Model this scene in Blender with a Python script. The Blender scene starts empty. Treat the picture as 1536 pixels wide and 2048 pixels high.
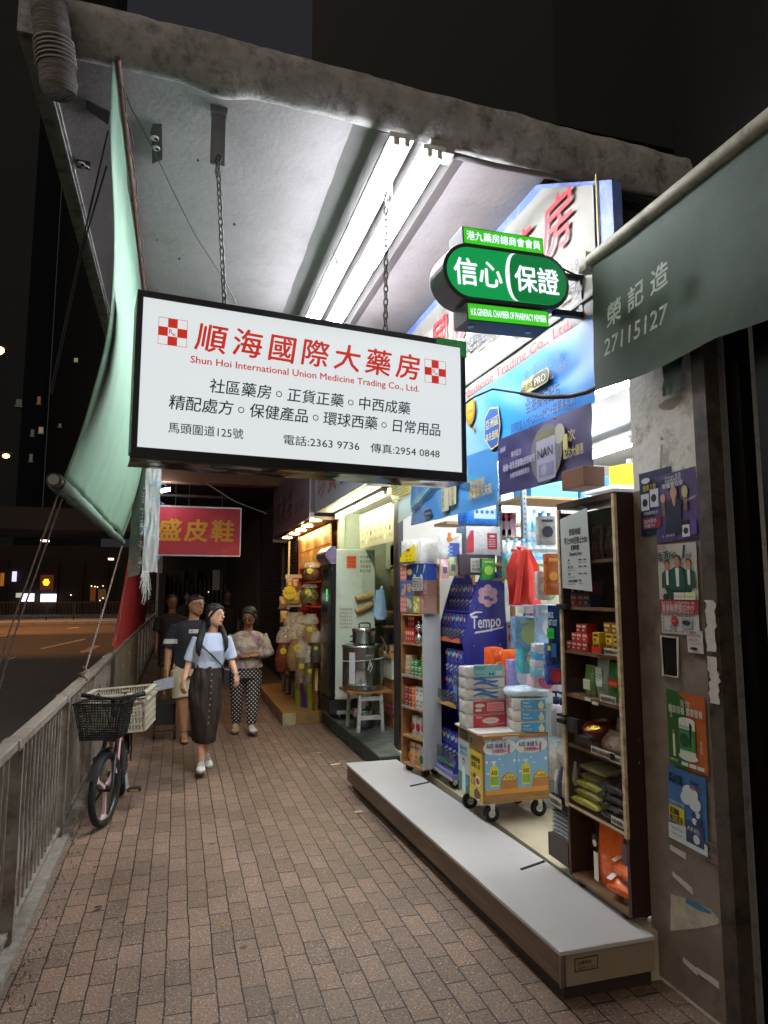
import bpy, math, random
from mathutils import Matrix, Vector, noise
SC = bpy.context.scene
COL = SC.collection
rnd = random.Random(7)
PI = math.pi
rad = math.radians
# ---------------------------------------------------------------- camera, world, exposure
CAM_H = 1.65
RGT = Vector((0.95779721, -0.28744478, 0.0))
UPV = Vector((-0.03379242, -0.11260002, 0.99306561))
FWD = Vector((0.28545152, 0.95115547, 0.11756144))
cam_d = bpy.data.cameras.new('camera')
cam_d.sensor_fit = 'VERTICAL'
cam_d.sensor_height = 36.0
cam_d.lens = 36.0 * 1360.0 / 2048.0
cam_d.clip_start = 0.05
cam_d.clip_end = 800
cam = bpy.data.objects.new('camera', cam_d)
COL.objects.link(cam)
m3 = Matrix((RGT, UPV, -FWD)).transposed()
cam.matrix_world = Matrix.Translation((0, 0, CAM_H)) @ m3.to_4x4()
SC.camera = cam
world = bpy.data.worlds.new('World')
SC.world = world
world.use_nodes = True
_wt = world.node_tree
_bg = _wt.nodes['Background']
_tc = _wt.nodes.new('ShaderNodeTexCoord')
_dp = _wt.nodes.new('ShaderNodeVectorMath'); _dp.operation = 'DOT_PRODUCT'; _dp.inputs[1].default_value = (-0.52, -0.68, 0.52)
_wt.links.new(_tc.outputs['Generated'], _dp.inputs[0])
_mr = _wt.nodes.new('ShaderNodeMapRange'); _mr.interpolation_type = 'SMOOTHSTEP'
_mr.inputs['From Min'].default_value = 0.15; _mr.inputs['From Max'].default_value = 1.0
_wt.links.new(_dp.outputs['Value'], _mr.inputs['Value'])
_mx = _wt.nodes.new('ShaderNodeMixRGB')
_mx.inputs['Color1'].default_value = (0.0145, 0.0138, 0.0165, 1); _mx.inputs['Color2'].default_value = (0.44, 0.385, 0.325, 1)
_wt.links.new(_mr.outputs['Result'], _mx.inputs['Fac']); _wt.links.new(_mx.outputs['Color'], _bg.inputs['Color'])
_bg.inputs['Strength'].default_value = 1.0
SC.view_settings.view_transform = 'Standard'
SC.view_settings.look = 'None'
SC.view_settings.exposure = 0.5
SC.view_settings.gamma = 1.0
SC.cycles.use_denoising = True
SC.cycles.max_bounces = 6
SC.cycles.diffuse_bounces = 4
SC.cycles.glossy_bounces = 3
SC.cycles.transmission_bounces = 6
SC.cycles.transparent_max_bounces = 10
SC.cycles.sample_clamp_indirect = 4.0
SC.cycles.caustics_reflective = False
SC.cycles.caustics_refractive = False
TUBE = 112.0          # radiance of the fluorescent tubes under the canopy
SHOP_TUBE = 90.0     # tubes inside the shop
# ---------------------------------------------------------------- helpers
def wp(px, py, x=None, y=None, z=None):
    """the point of the plane x=, y= or z= seen at that place of the 1536x2048 survey photograph"""
    r = RGT * ((px - 768) / 1360) + UPV * (-(py - 1024) / 1360) + FWD
    if x is not None: t = x / r.x
    elif y is not None: t = y / r.y
    else: t = (z - CAM_H) / r.z
    return Vector((r.x * t, r.y * t, CAM_H + r.z * t))
def lin(h):
    h = h.lstrip('#')
    o = []
    for i in (0, 2, 4):
        c = int(h[i:i + 2], 16) / 255
        o.append(c / 12.92 if c <= 0.04045 else ((c + 0.055) / 1.055) ** 2.4)
    return o
MATS = {}
def mat(name, color='#888888', rough=0.6, metal=0.0, var=0.12, scale=9.0, bump=0.0, bscale=60.0, spec=0.5,
        alpha=1.0, emit=0.0, trans=0.0, stretch=None, dirt=None, dscale=3.0, damt=0.5, coat=0.0):
    """procedural Principled material: base colour broken up by noise, optional dirt colour in patches, optional bump"""
    if name in MATS: return MATS[name]
    m = bpy.data.materials.new(name)
    m.use_nodes = True
    nt = m.node_tree
    b = nt.nodes['Principled BSDF']
    c = lin(color) if isinstance(color, str) else list(color)
    b.inputs['Base Color'].default_value = (*c, 1)
    b.inputs['Roughness'].default_value = rough
    b.inputs['Metallic'].default_value = metal
    b.inputs['Specular IOR Level'].default_value = spec
    b.inputs['Alpha'].default_value = alpha
    b.inputs['Transmission Weight'].default_value = trans
    b.inputs['Coat Weight'].default_value = coat
    if emit:
        b.inputs['Emission Color'].default_value = (*c, 1); b.inputs['Base Color'].default_value = (*[x * .12 for x in c], 1)
        b.inputs['Emission Strength'].default_value = emit
    tc = nt.nodes.new('ShaderNodeTexCoord')
    vec = tc.outputs['Object']
    if stretch:
        mp = nt.nodes.new('ShaderNodeMapping'); mp.inputs['Scale'].default_value = stretch
        nt.links.new(vec, mp.inputs['Vector']); vec = mp.outputs['Vector']
    if var > 0:
        n = nt.nodes.new('ShaderNodeTexNoise')
        n.inputs['Scale'].default_value = scale; n.inputs['Detail'].default_value = 6; n.inputs['Roughness'].default_value = 0.65
        nt.links.new(vec, n.inputs['Vector'])
        r = nt.nodes.new('ShaderNodeValToRGB')
        r.color_ramp.elements[0].position = 0.3; r.color_ramp.elements[1].position = 0.7
        r.color_ramp.elements[0].color = (*[x * (1 - var) for x in c], 1)
        r.color_ramp.elements[1].color = (*[min(1, x * (1 + var)) for x in c], 1)
        nt.links.new(n.outputs['Fac'], r.inputs['Fac'])
        out = r.outputs['Color']
        if dirt:
            d = nt.nodes.new('ShaderNodeTexNoise'); d.inputs['Scale'].default_value = dscale; d.inputs['Detail'].default_value = 8
            d.inputs['Roughness'].default_value = 0.7
            nt.links.new(vec, d.inputs['Vector'])
            dr = nt.nodes.new('ShaderNodeValToRGB')
            dr.color_ramp.elements[0].position = 0.5; dr.color_ramp.elements[1].position = 0.68
            dr.color_ramp.elements[0].color = (0, 0, 0, 1); dr.color_ramp.elements[1].color = (damt, damt, damt, 1)
            nt.links.new(d.outputs['Fac'], dr.inputs['Fac'])
            mx = nt.nodes.new('ShaderNodeMixRGB'); mx.inputs['Color2'].default_value = (*lin(dirt), 1)
            nt.links.new(dr.outputs['Color'], mx.inputs['Fac']); nt.links.new(out, mx.inputs['Color1'])
            out = mx.outputs['Color']
        nt.links.new(out, b.inputs['Base Color'])
        if emit: nt.links.new(out, b.inputs['Emission Color'])
        rr = nt.nodes.new('ShaderNodeMapRange')
        rr.inputs['To Min'].default_value = max(0.02, rough - 0.1); rr.inputs['To Max'].default_value = min(1, rough + 0.1)
        nt.links.new(n.outputs['Fac'], rr.inputs['Value']); nt.links.new(rr.outputs['Result'], b.inputs['Roughness'])
    if bump:
        n2 = nt.nodes.new('ShaderNodeTexNoise'); n2.inputs['Scale'].default_value = bscale; n2.inputs['Detail'].default_value = 5
        nt.links.new(vec, n2.inputs['Vector'])
        bp = nt.nodes.new('ShaderNodeBump'); bp.inputs['Strength'].default_value = min(1, bump); bp.inputs['Distance'].default_value = 0.012
        nt.links.new(n2.outputs['Fac'], bp.inputs['Height']); nt.links.new(bp.outputs['Normal'], b.inputs['Normal'])
    MATS[name] = m
    return m
def paint(h, rough=0.45, **k):      # a plain printed or painted colour, one material per hex value
    return mat('paint_' + h.strip('#') + '_%02d' % int(rough * 100), h, rough, var=k.pop('var', 0.06), **k)
def wrap(h):                          # glossy crinkled plastic film
    return mat('film_' + h.strip('#'), h, 0.28, var=0.08, scale=14, bump=0.35, bscale=38, spec=0.6)
def glow(name, h, strength):
    return mat(name, h, 0.5, var=0, emit=strength)
_TX = {}
def text_geo(s, bold=0.0):
    k = (s, bold)
    if k not in _TX:
        cu = bpy.data.curves.new('lettering', 'FONT'); cu.body = s; cu.resolution_u = 2; cu.offset = bold
        ob = bpy.data.objects.new('lettering', cu)
        me = bpy.data.meshes.new_from_object(ob)
        vs = [(v.co.x, v.co.y) for v in me.vertices]; fs = [tuple(p.vertices) for p in me.polygons]
        bpy.data.objects.remove(ob); bpy.data.curves.remove(cu); bpy.data.meshes.remove(me)
        _TX[k] = (vs, fs)
    return _TX[k]
def frame(o, u, v):
    """4x4 with origin o, x axis u, y axis v (world), z the outward normal"""
    u = Vector(u).normalized(); n = u.cross(Vector(v)).normalized(); v = n.cross(u)
    M = Matrix((u, v, n)).transposed().to_4x4(); M.translation = Vector(o)
    return M
def street_face(x, y, z): return frame((x, y, z), (0, -1, 0), (0, 0, 1))     # on a face that looks out to the street
def cam_face(x, y, z): return frame((x, y, z), (1, 0, 0), (0, 0, 1))         # on a face that looks down the pavement
class MB:
    def __init__(s, M=None):
        s.v = []; s.f = []; s.mi = []; s.M = M; s.smooth = set()
    def add(s, vs, fs, m=0, M=None, sm=False):
        b = len(s.v)
        MM = M if M is not None else s.M
        for p in vs:
            p = Vector(p)
            s.v.append(MM @ p if MM is not None else p)
        for f in fs:
            if sm: s.smooth.add(len(s.f))
            s.f.append(tuple(i + b for i in f)); s.mi.append(m)
        return s
    def box(s, x0, x1, y0, y1, z0, z1, m=0, M=None):
        vs = [(x, y, z) for x in (x0, x1) for y in (y0, y1) for z in (z0, z1)]
        fs = [(0, 1, 3, 2), (4, 6, 7, 5), (0, 4, 5, 1), (2, 3, 7, 6), (0, 2, 6, 4), (1, 5, 7, 3)]
        return s.add(vs, fs, m, M)
    def bar(s, p0, p1, w, h=None, m=0, up=(0, 0, 1)):
        p0 = Vector(p0); p1 = Vector(p1); d = (p1 - p0); L = d.length; d.normalize(); h = h or w
        up = Vector(up)
        if abs(d.dot(up)) > 0.98: up = Vector((1, 0, 0))
        a = d.cross(up).normalized(); b = a.cross(d)
        vs = [p + a * (i * w / 2) + b * (j * h / 2) for p in (p0, p1) for i, j in ((-1, -1), (1, -1), (1, 1), (-1, 1))]
        return s.add(vs, [(0, 1, 2, 3), (7, 6, 5, 4), (0, 4, 5, 1), (1, 5, 6, 2), (2, 6, 7, 3), (3, 7, 4, 0)], m)
    def tube(s, pts, r, n=8, m=0, closed=False, caps=True):
        pts = [Vector(p) for p in pts]; N = len(pts)
        rs = r if isinstance(r, (list, tuple)) else [r] * N
        rings = []; prev = None
        for i, p in enumerate(pts):
            if closed: d = pts[(i + 1) % N] - pts[i - 1]
            else: d = pts[min(i + 1, N - 1)] - pts[max(i - 1, 0)]
            d.normalize()
            if prev is None:
                a = d.orthogonal().normalized()
            else:
                a = (prev - d * prev.dot(d))
                a = a.normalized() if a.length > 1e-5 else d.orthogonal().normalized()
            prev = a; b = d.cross(a)
            rings.append([p + (a * math.cos(2 * PI * k / n) + b * math.sin(2 * PI * k / n)) * rs[i] for k in range(n)])
        return s.loft(rings, m, caps and not closed, closed)
    def cyl(s, p0, p1, r, r1=None, n=16, m=0): return s.tube([p0, p1], [r, r if r1 is None else r1], n, m)
    def loft(s, rings, m=0, caps=True, closed=False, sm=True):
        n = len(rings[0]); vs = [p for r in rings for p in r]; fs = []
        R = len(rings)
        for i in range(R if closed else R - 1):
            j = (i + 1) % R
            for k in range(n):
                l = (k + 1) % n
                fs.append((i * n + k, i * n + l, j * n + l, j * n + k))
        s.add(vs, fs, m, sm=sm)
        if caps:
            s.add(rings[0], [tuple(range(n - 1, -1, -1))], m); s.add(rings[-1], [tuple(range(n))], m)
        return s
    def lathe(s, prof, c=(0, 0, 0), n=24, m=0, caps=True):
        c = Vector(c)
        return s.loft([[c + Vector((r * math.cos(2 * PI * k / n), r * math.sin(2 * PI * k / n), z)) for k in range(n)] for r, z in prof], m, caps)
    def grid(s, fn, nu, nv, m=0, sm=True, M=None):
        vs = [fn(i / nu, j / nv) for j in range(nv + 1) for i in range(nu + 1)]
        fs = [(j * (nu + 1) + i, j * (nu + 1) + i + 1, (j + 1) * (nu + 1) + i + 1, (j + 1) * (nu + 1) + i) for j in range(nv) for i in range(nu)]
        return s.add(vs, fs, m, M, sm)
    def prism(s, pts, M, t, m=0):
        """2d outline extruded from 0 to t along the frame's normal"""
        n = len(pts)
        vs = [(x, y, 0) for x, y in pts] + [(x, y, t) for x, y in pts]
        fs = [tuple(range(n - 1, -1, -1)), tuple(range(n, 2 * n))] + [(i, (i + 1) % n, n + (i + 1) % n, n + i) for i in range(n)]
        return s.add(vs, fs, m, M)
    def disc(s, c, r, M, t=0.002, n=20, m=0, ry=None):
        return s.prism([(c[0] + r * math.cos(2 * PI * k / n), c[1] + (ry or r) * math.sin(2 * PI * k / n)) for k in range(n)], M, t, m)
    def star(s, c, r, M, t=0.002, n=12, m=0, q=0.72):
        return s.prism([(c[0] + (r if k % 2 else r * q) * math.cos(PI * k / n), c[1] + (r if k % 2 else r * q) * math.sin(PI * k / n)) for k in range(2 * n)], M, t, m)
    def rect(s, x, y, w, h, M, t=0.0015, m=0): return s.prism([(x, y), (x + w, y), (x + w, y + h), (x, y + h)], M, t, m)
    def text(s, st, x, y, h, M, m=0, al='l', width=None, bold=0.0, shear=0.0, lift=0.002, rot=0.0, vert=False):
        """lettering h high (em) with its lower left, centre or right at x, y of frame M; width squeezes it to fit"""
        if vert:
            for i, ch in enumerate(st): s.text(ch, x, y - i * h * 1.05, h, M, m, 'c', None, bold, shear, lift)
            return s
        if bold > 0:                  # heavier strokes: the same glyphs again, shifted by a hair
            vs0, _ = text_geo(st, 0.0)
            if not vs0: return s
            wx = max(p[0] for p in vs0) - min(p[0] for p in vs0)
            e = bold * (width / wx if width else h); ey = bold * h
            w2 = width - 2 * e if width else None
            for k, (dx, dy) in enumerate(((-1, 0), (1, 0), (0, -.8), (0, .8), (0, 0))):
                s.text(st, x + dx * e + (e if al == 'l' else -e if al == 'r' else 0), y + dy * ey, h, M, m, al, w2, 0.0, shear, lift + k * .0002, rot)
            return s
        vs, fs = text_geo(st, 0.0)
        if not vs: return s
        x0 = min(p[0] for p in vs); x1 = max(p[0] for p in vs)
        sx = (width / (x1 - x0)) if width else h
        W = (x1 - x0) * sx
        ox = x - (0 if al == 'l' else W / 2 if al == 'c' else W)
        q = []
        ca, sa = math.cos(rot), math.sin(rot)
        for a, b in vs:
            X = (a - x0) * sx + shear * b * h + ox - x; Y = b * h
            q.append((x + X * ca - Y * sa, y + X * sa + Y * ca, lift))
        return s.add(q, fs, m, M)
    def build(s, name, mats, parent=None, bev=0.0, seg=2, sub=0, auto=None, label=None):
        if not isinstance(mats, (list, tuple)): mats = [mats]
        me = bpy.data.meshes.new(name)
        inv = None
        if parent is not None: inv = wm(parent).inverted()
        me.from_pydata([inv @ p if inv is not None else p for p in s.v], [], s.f)
        for mm in mats: me.materials.append(mm)
        for i, p in enumerate(me.polygons):
            p.material_index = min(s.mi[i], len(mats) - 1)
            if i in s.smooth: p.use_smooth = True
        me.update()
        o = bpy.data.objects.new(name, me); COL.objects.link(o)
        if parent is not None: o.parent = parent
        if bev:
            b = o.modifiers.new('bevel', 'BEVEL'); b.width = bev; b.segments = seg; b.limit_method = 'ANGLE'; b.angle_limit = rad(40)
        if sub:
            b = o.modifiers.new('subdivision', 'SUBSURF'); b.levels = sub; b.render_levels = sub
        if label: o['label'] = label
        return o
def wm(o):
    M = o.matrix_basis.copy()
    while o.parent is not None:
        o = o.parent; M = o.matrix_basis @ M
    return M
def tag(o, label=None, cat=None, group=None, kind=None):
    if label: o['label'] = label
    if cat: o['category'] = cat
    if group: o['group'] = group
    if kind: o['kind'] = kind
    return o
def thing(name, label, cat, loc=(0, 0, 0), rz=0.0, group=None):
    o = bpy.data.objects.new(name, None); COL.objects.link(o)
    o.empty_display_size = 0.1
    o.location = loc; o.rotation_euler = (0, 0, rz)
    return tag(o, label, cat, group)
def place(o, loc, rz=0.0, rx=0.0, ry=0.0, sc=None):
    o.location = loc; o.rotation_euler = (rx, ry, rz)
    if sc: o.scale = sc if isinstance(sc, (tuple, list)) else (sc,) * 3
    return o
def copy_tree(o, label=None, group=None, parent=None):
    c = o.copy(); COL.objects.link(c)
    if parent is not None: c.parent = parent
    for ch in list(o.children): copy_tree(ch, None, None, c)
    if label: c['label'] = label
    if group: c['group'] = group
    return c
def structure(o): return tag(o, kind='structure')
def nz(x, y=0.0, z=0.0): return noise.noise(Vector((x, y, z)))
WHITE = paint('#e9e9e6', 0.5); BLACK = paint('#0c0c0d', 0.45); RED = paint('#c8281e', 0.5); INK = paint('#1c2030', 0.5)
STEEL = mat('brushed_steel', '#b4b6b6', 0.28, 1.0, var=0.1, scale=4, stretch=(1, 1, 14))
DARKSTEEL = mat('dark_steel', '#3a3836', 0.45, 0.7, var=0.25, scale=12)
RUBBER = mat('black_rubber', '#121212', 0.75, var=0.2)
WOODP = mat('plywood', '#8a5e34', 0.55, var=0.25, scale=6, stretch=(1, 6, 6), bump=0.1, bscale=30)
WOODL = mat('light_wood', '#a97f4e', 0.5, var=0.2, scale=5, stretch=(1, 5, 8), dirt='#5f3f20', dscale=4, damt=0.4)
GLASSY = mat('clear_acrylic', '#2a2a28', 0.06, var=0, alpha=0.10, spec=0.9)
# ================================================================ SETTING: pavement, road, far side
def paving_material():
    m = bpy.data.materials.new('red_brick_paving'); m.use_nodes = True
    nt = m.node_tree; b = nt.nodes['Principled BSDF']; L = nt.links
    tc = nt.nodes.new('ShaderNodeTexCoord')
    sep = nt.nodes.new('ShaderNodeSeparateXYZ'); L.new(tc.outputs['Object'], sep.inputs[0])
    cmb = nt.nodes.new('ShaderNodeCombineXYZ'); L.new(sep.outputs['Y'], cmb.inputs['X']); L.new(sep.outputs['X'], cmb.inputs['Y'])
    wn = nt.nodes.new('ShaderNodeTexNoise'); wn.inputs['Scale'].default_value = 5.0; wn.inputs['Detail'].default_value = 3
    L.new(cmb.outputs[0], wn.inputs['Vector'])
    sub = nt.nodes.new('ShaderNodeVectorMath'); sub.operation = 'SUBTRACT'; sub.inputs[1].default_value = (0.5, 0.5, 0.5)
    L.new(wn.outputs['Color'], sub.inputs[0])
    scl = nt.nodes.new('ShaderNodeVectorMath'); scl.operation = 'SCALE'; scl.inputs['Scale'].default_value = 0.016
    L.new(sub.outputs[0], scl.inputs[0])
    addv = nt.nodes.new('ShaderNodeVectorMath'); addv.operation = 'ADD'
    L.new(cmb.outputs[0], addv.inputs[0]); L.new(scl.outputs[0], addv.inputs[1])
    def bricks(c1, c2, mo, size, smooth):
        n = nt.nodes.new('ShaderNodeTexBrick'); n.offset = 0.5; n.offset_frequency = 2
        n.inputs['Color1'].default_value = (*c1, 1); n.inputs['Color2'].default_value = (*c2, 1); n.inputs['Mortar'].default_value = (*mo, 1)
        n.inputs['Scale'].default_value = 1.0; n.inputs['Mortar Size'].default_value = size; n.inputs['Mortar Smooth'].default_value = smooth
        n.inputs['Brick Width'].default_value = 0.207; n.inputs['Row Height'].default_value = 0.1035; n.inputs['Bias'].default_value = 0.0
        L.new(addv.outputs[0], n.inputs['Vector']); return n
    br = bricks(lin('#846e5f'), lin('#6d5b4f'), lin('#1c1612'), 0.0038, 0.25)
    g = nt.nodes.new('ShaderNodeTexNoise'); g.inputs['Scale'].default_value = 1.3; g.inputs['Detail'].default_value = 8; g.inputs['Roughness'].default_value = 0.7
    L.new(tc.outputs['Object'], g.inputs['Vector'])
    gr = nt.nodes.new('ShaderNodeValToRGB'); gr.color_ramp.elements[0].position = 0.32; gr.color_ramp.elements[1].position = 0.7
    gr.color_ramp.elements[0].color = (0.58, 0.56, 0.54, 1); gr.color_ramp.elements[1].color = (1.2, 1.17, 1.12, 1)
    L.new(g.outputs['Fac'], gr.inputs['Fac'])
    mul = nt.nodes.new('ShaderNodeMixRGB'); mul.blend_type = 'MULTIPLY'; mul.inputs['Fac'].default_value = 1
    L.new(br.outputs['Color'], mul.inputs['Color1']); L.new(gr.outputs['Color'], mul.inputs['Color2'])
    f = nt.nodes.new('ShaderNodeTexNoise'); f.inputs['Scale'].default_value = 95; f.inputs['Detail'].default_value = 3
    L.new(tc.outputs['Object'], f.inputs['Vector'])
    fr = nt.nodes.new('ShaderNodeValToRGB'); fr.color_ramp.elements[0].position = 0.3; fr.color_ramp.elements[1].position = 0.72
    fr.color_ramp.elements[0].color = (0.55, 0.55, 0.55, 1); fr.color_ramp.elements[1].color = (1.45, 1.45, 1.45, 1)
    L.new(f.outputs['Fac'], fr.inputs['Fac'])
    mul2 = nt.nodes.new('ShaderNodeMixRGB'); mul2.blend_type = 'MULTIPLY'; mul2.inputs['Fac'].default_value = 1
    L.new(mul.outputs['Color'], mul2.inputs['Color1']); L.new(fr.outputs['Color'], mul2.inputs['Color2'])
    vo = nt.nodes.new('ShaderNodeTexVoronoi'); vo.inputs['Scale'].default_value = 60; vo.feature = 'F1'
    L.new(tc.outputs['Object'], vo.inputs['Vector'])
    vr = nt.nodes.new('ShaderNodeValToRGB'); vr.color_ramp.elements[0].position = 0.13; vr.color_ramp.elements[1].position = 0.22
    vr.color_ramp.elements[0].color = (1, 1, 1, 1); vr.color_ramp.elements[1].color = (0, 0, 0, 1)
    L.new(vo.outputs['Distance'], vr.inputs['Fac'])
    sp = nt.nodes.new('ShaderNodeMixRGB'); sp.inputs['Color2'].default_value = (*lin('#d8c8b2'), 1)
    spm = nt.nodes.new('ShaderNodeMath'); spm.operation = 'MULTIPLY'
    L.new(vr.outputs['Color'], spm.inputs[0]); L.new(g.outputs['Fac'], spm.inputs[1])
    L.new(spm.outputs[0], sp.inputs['Fac']); L.new(mul2.outputs['Color'], sp.inputs['Color1'])
    L.new(sp.outputs['Color'], b.inputs['Base Color'])
    v2 = nt.nodes.new('ShaderNodeTexVoronoi'); v2.inputs['Scale'].default_value = 3.2; L.new(tc.outputs['Object'], v2.inputs['Vector'])
    r2 = nt.nodes.new('ShaderNodeValToRGB'); r2.color_ramp.elements[0].position = .05; r2.color_ramp.elements[1].position = .075
    r2.color_ramp.elements[0].color = (.45, .43, .42, 1); r2.color_ramp.elements[1].color = (1, 1, 1, 1); L.new(v2.outputs['Distance'], r2.inputs['Fac'])
    gm = nt.nodes.new('ShaderNodeMixRGB'); gm.blend_type = 'MULTIPLY'; gm.inputs['Fac'].default_value = 1
    L.new(sp.outputs['Color'], gm.inputs['Color1']); L.new(r2.outputs['Color'], gm.inputs['Color2']); L.new(gm.outputs['Color'], b.inputs['Base Color'])
    rr = nt.nodes.new('ShaderNodeMapRange'); rr.inputs['From Min'].default_value = 0.35; rr.inputs['From Max'].default_value = 0.65
    rr.inputs['To Min'].default_value = 0.42; rr.inputs['To Max'].default_value = 0.72
    L.new(g.outputs['Fac'], rr.inputs['Value']); L.new(rr.outputs['Result'], b.inputs['Roughness'])
    inv = nt.nodes.new('ShaderNodeMath'); inv.operation = 'MULTIPLY_ADD'; inv.inputs[1].default_value = -1; inv.inputs[2].default_value = 1
    L.new(br.outputs['Fac'], inv.inputs[0])
    hs = nt.nodes.new('ShaderNodeMath'); hs.operation = 'MULTIPLY_ADD'; hs.inputs[1].default_value = 0.25
    L.new(f.outputs['Fac'], hs.inputs[0]); L.new(inv.outputs[0], hs.inputs[2])
    br2 = bricks((0, 0, 0), (1, 1, 1), (0, 0, 0), 0.0, 0.0)
    hs2 = nt.nodes.new('ShaderNodeMath'); hs2.operation = 'MULTIPLY_ADD'; hs2.inputs[1].default_value = 0.35
    L.new(br2.outputs['Color'], hs2.inputs[0]); L.new(hs.outputs[0], hs2.inputs[2])
    bp = nt.nodes.new('ShaderNodeBump'); bp.inputs['Strength'].default_value = 0.75; bp.inputs['Distance'].default_value = 0.006
    L.new(hs2.outputs[0], bp.inputs['Height']); L.new(bp.outputs['Normal'], b.inputs['Normal'])
    return m
PAVING = paving_material()
mb = MB()
mb.grid(lambda u, v: (-0.86 + 3.1 * u, -3 + 63 * v, 0.006 * nz(u * 9, v * 60)), 24, 260)
structure(mb.build('pavement', PAVING))
ASPHALT = mat('asphalt', (0.075, 0.066, 0.06), 0.75, var=0.3, scale=3, bump=0.2, bscale=120)
mb = MB()
mb.add([(-80, -20, -0.14), (-0.95, -20, -0.14), (-0.95, 60, -0.14), (60, 60.0, -0.14), (60, 90, -0.14), (-80, 90, -0.14)], [(0, 1, 2, 5), (2, 3, 4, 5)])
structure(mb.build('road', ASPHALT))
CONC = mat('weathered_concrete', '#8d8a85', 0.85, var=0.25, scale=5, bump=0.4, bscale=40, dirt='#2b2825', dscale=5, damt=0.7)
mb = MB(); mb.box(-0.98, -0.86, -5, 60, -0.14, 0.0); structure(mb.build('kerb', CONC))
ROADPAINT = mat('road_marking_paint', '#9a8a70', 0.7, var=0.3, scale=6)
def marking(pts, label):
    mb = MB(); mb.prism([(p[0], p[1]) for p in pts], Matrix.Translation((0, 0, -0.136)), 0.002)
    tag(mb.build('road_marking', ROADPAINT), label, 'road marking', kind='structure')
def road_px(*pp): return [wp(px, py, z=-0.134) for px, py in pp]
for pp in ([(78, 1297), (168, 1277), (172, 1279), (86, 1298)], [(12, 1318), (30, 1313), (32, 1315), (14, 1321)], [(135, 1256), (158, 1254), (158, 1255.5), (135, 1257.5)], [(0, 1271), (14, 1270), (14, 1272), (0, 1273)]):
    marking(road_px(*pp), 'worn white dash on the orange-lit road')
marking(road_px((160, 1302), (170, 1300), (185, 1291), (202, 1291), (192, 1296), (178, 1303), (163, 1307)), 'worn lane arrow on the road beyond the railing')
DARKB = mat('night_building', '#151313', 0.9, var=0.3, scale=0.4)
far0 = wp(0, 1249, z=-0.14); far1 = wp(250, 1243, z=-0.14)
mb = MB(); mb.add([(-80, far0.y + 3, 0), (-11, far0.y - 1, 0), (40, far0.y + 4, 0), (40, 120, 0), (-80, 120, 0), (-80, far0.y + 3, -.14), (-11, far0.y - 1, -.14), (40, far0.y + 4, -.14)], [(0, 1, 2, 3, 4), (0, 5, 6, 1), (1, 6, 7, 2)])
structure(mb.build('far_pavement', CONC))
mb = MB()
fy = far0.y + 1.5
for i in range(22): mb.box(-24 + i * 1.5, -23.94 + i * 1.5, fy, fy + .06, 0, 1.1)
mb.box(-24, 8, fy, fy + .06, 1.05, 1.1); mb.box(-24, 8, fy, fy + .06, 0.12, 0.18)
for i in range(200): mb.box(-24 + i * .16, -23.975 + i * .16, fy + .02, fy + .04, 0.15, 1.05)
tag(mb.build('roadside_railing', DARKSTEEL), 'dark steel railing along the far side of the road', 'railing')
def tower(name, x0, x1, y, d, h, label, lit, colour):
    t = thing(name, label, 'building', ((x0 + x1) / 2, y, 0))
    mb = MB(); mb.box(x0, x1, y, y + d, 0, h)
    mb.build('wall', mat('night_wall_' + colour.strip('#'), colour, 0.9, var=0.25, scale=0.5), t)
    for i, (px, py, w, hh, c, e) in enumerate(lit):
        w *= .62; hh *= .62; p = wp(px, py, y=y - 0.05); M = cam_face(p.x, p.y, p.z)
        q = MB(); q.rect(-w / 2, -hh / 2, w, hh, M, 0.04)
        q.build('window', glow('lit_window_%s_%d' % (c.strip('#'), e * 100), c, e), t)
        q = MB(); q.rect(-w / 2 - .08, -hh / 2 - .14, w + .16, .1, M, 0.09)
        q.build('sill', CONC, t)
    return t
WW = '#ffe2b8'
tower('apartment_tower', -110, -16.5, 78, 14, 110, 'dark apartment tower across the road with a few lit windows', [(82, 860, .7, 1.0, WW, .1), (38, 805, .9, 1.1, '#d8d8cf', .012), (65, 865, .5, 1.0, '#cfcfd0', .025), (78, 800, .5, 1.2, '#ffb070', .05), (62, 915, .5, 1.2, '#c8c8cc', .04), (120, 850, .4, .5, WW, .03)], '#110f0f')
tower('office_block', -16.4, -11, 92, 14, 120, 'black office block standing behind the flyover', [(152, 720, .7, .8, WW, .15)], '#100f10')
t = thing('shop_row', 'low row of brown shop fronts under the flyover with two bright windows', 'building', (-12, 56, 0))
sy = 57.0
mb = MB(); mb.box(-30, 12, sy, sy + 8, 0, 5.2)
for i in range(24): mb.box(-30 + i * 1.75, -29.8 + i * 1.75, sy - .15, sy, 0, 4)
mb.build('wall', mat('brown_shop_wall', '#2e211a', 0.85, var=0.4, scale=0.8), t)
def far_panel(name, x0, y0, x1, y1, c, e, txt=None, tcol=None):
    a = wp(x0, y1, y=sy - .3); b = wp(x1, y0, y=sy - .3); M = cam_face(a.x, a.y, a.z)
    q = MB(); q.rect(0, 0, b.x - a.x, b.z - a.z, M, 0.08)
    o = q.build(name, glow('far_glow_%s_%d' % (c.strip('#'), e * 100), c, e), t)
    return o, M, b.x - a.x, b.z - a.z
far_panel('shop_window', 42, 1187, 69, 1203, '#e9e8ff', 1.3)
far_panel('shop_window', 81, 1188, 113, 1205, '#f4f4ff', 1.6)
far_panel('shop_window', 32, 1186, 46, 1195, '#cfd0b8', .5)
far_panel('shop_sign', 24, 1143, 34, 1163, '#d8d4ff', .9)
far_panel('shop_sign', 0, 1146, 9, 1172, '#c07a2c', .35)
far_panel('shop_sign', 80, 1150, 108, 1180, '#7a3512', .25)
far_panel('shop_window', 180, 1173, 192, 1202, '#8a4518', .25)
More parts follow.
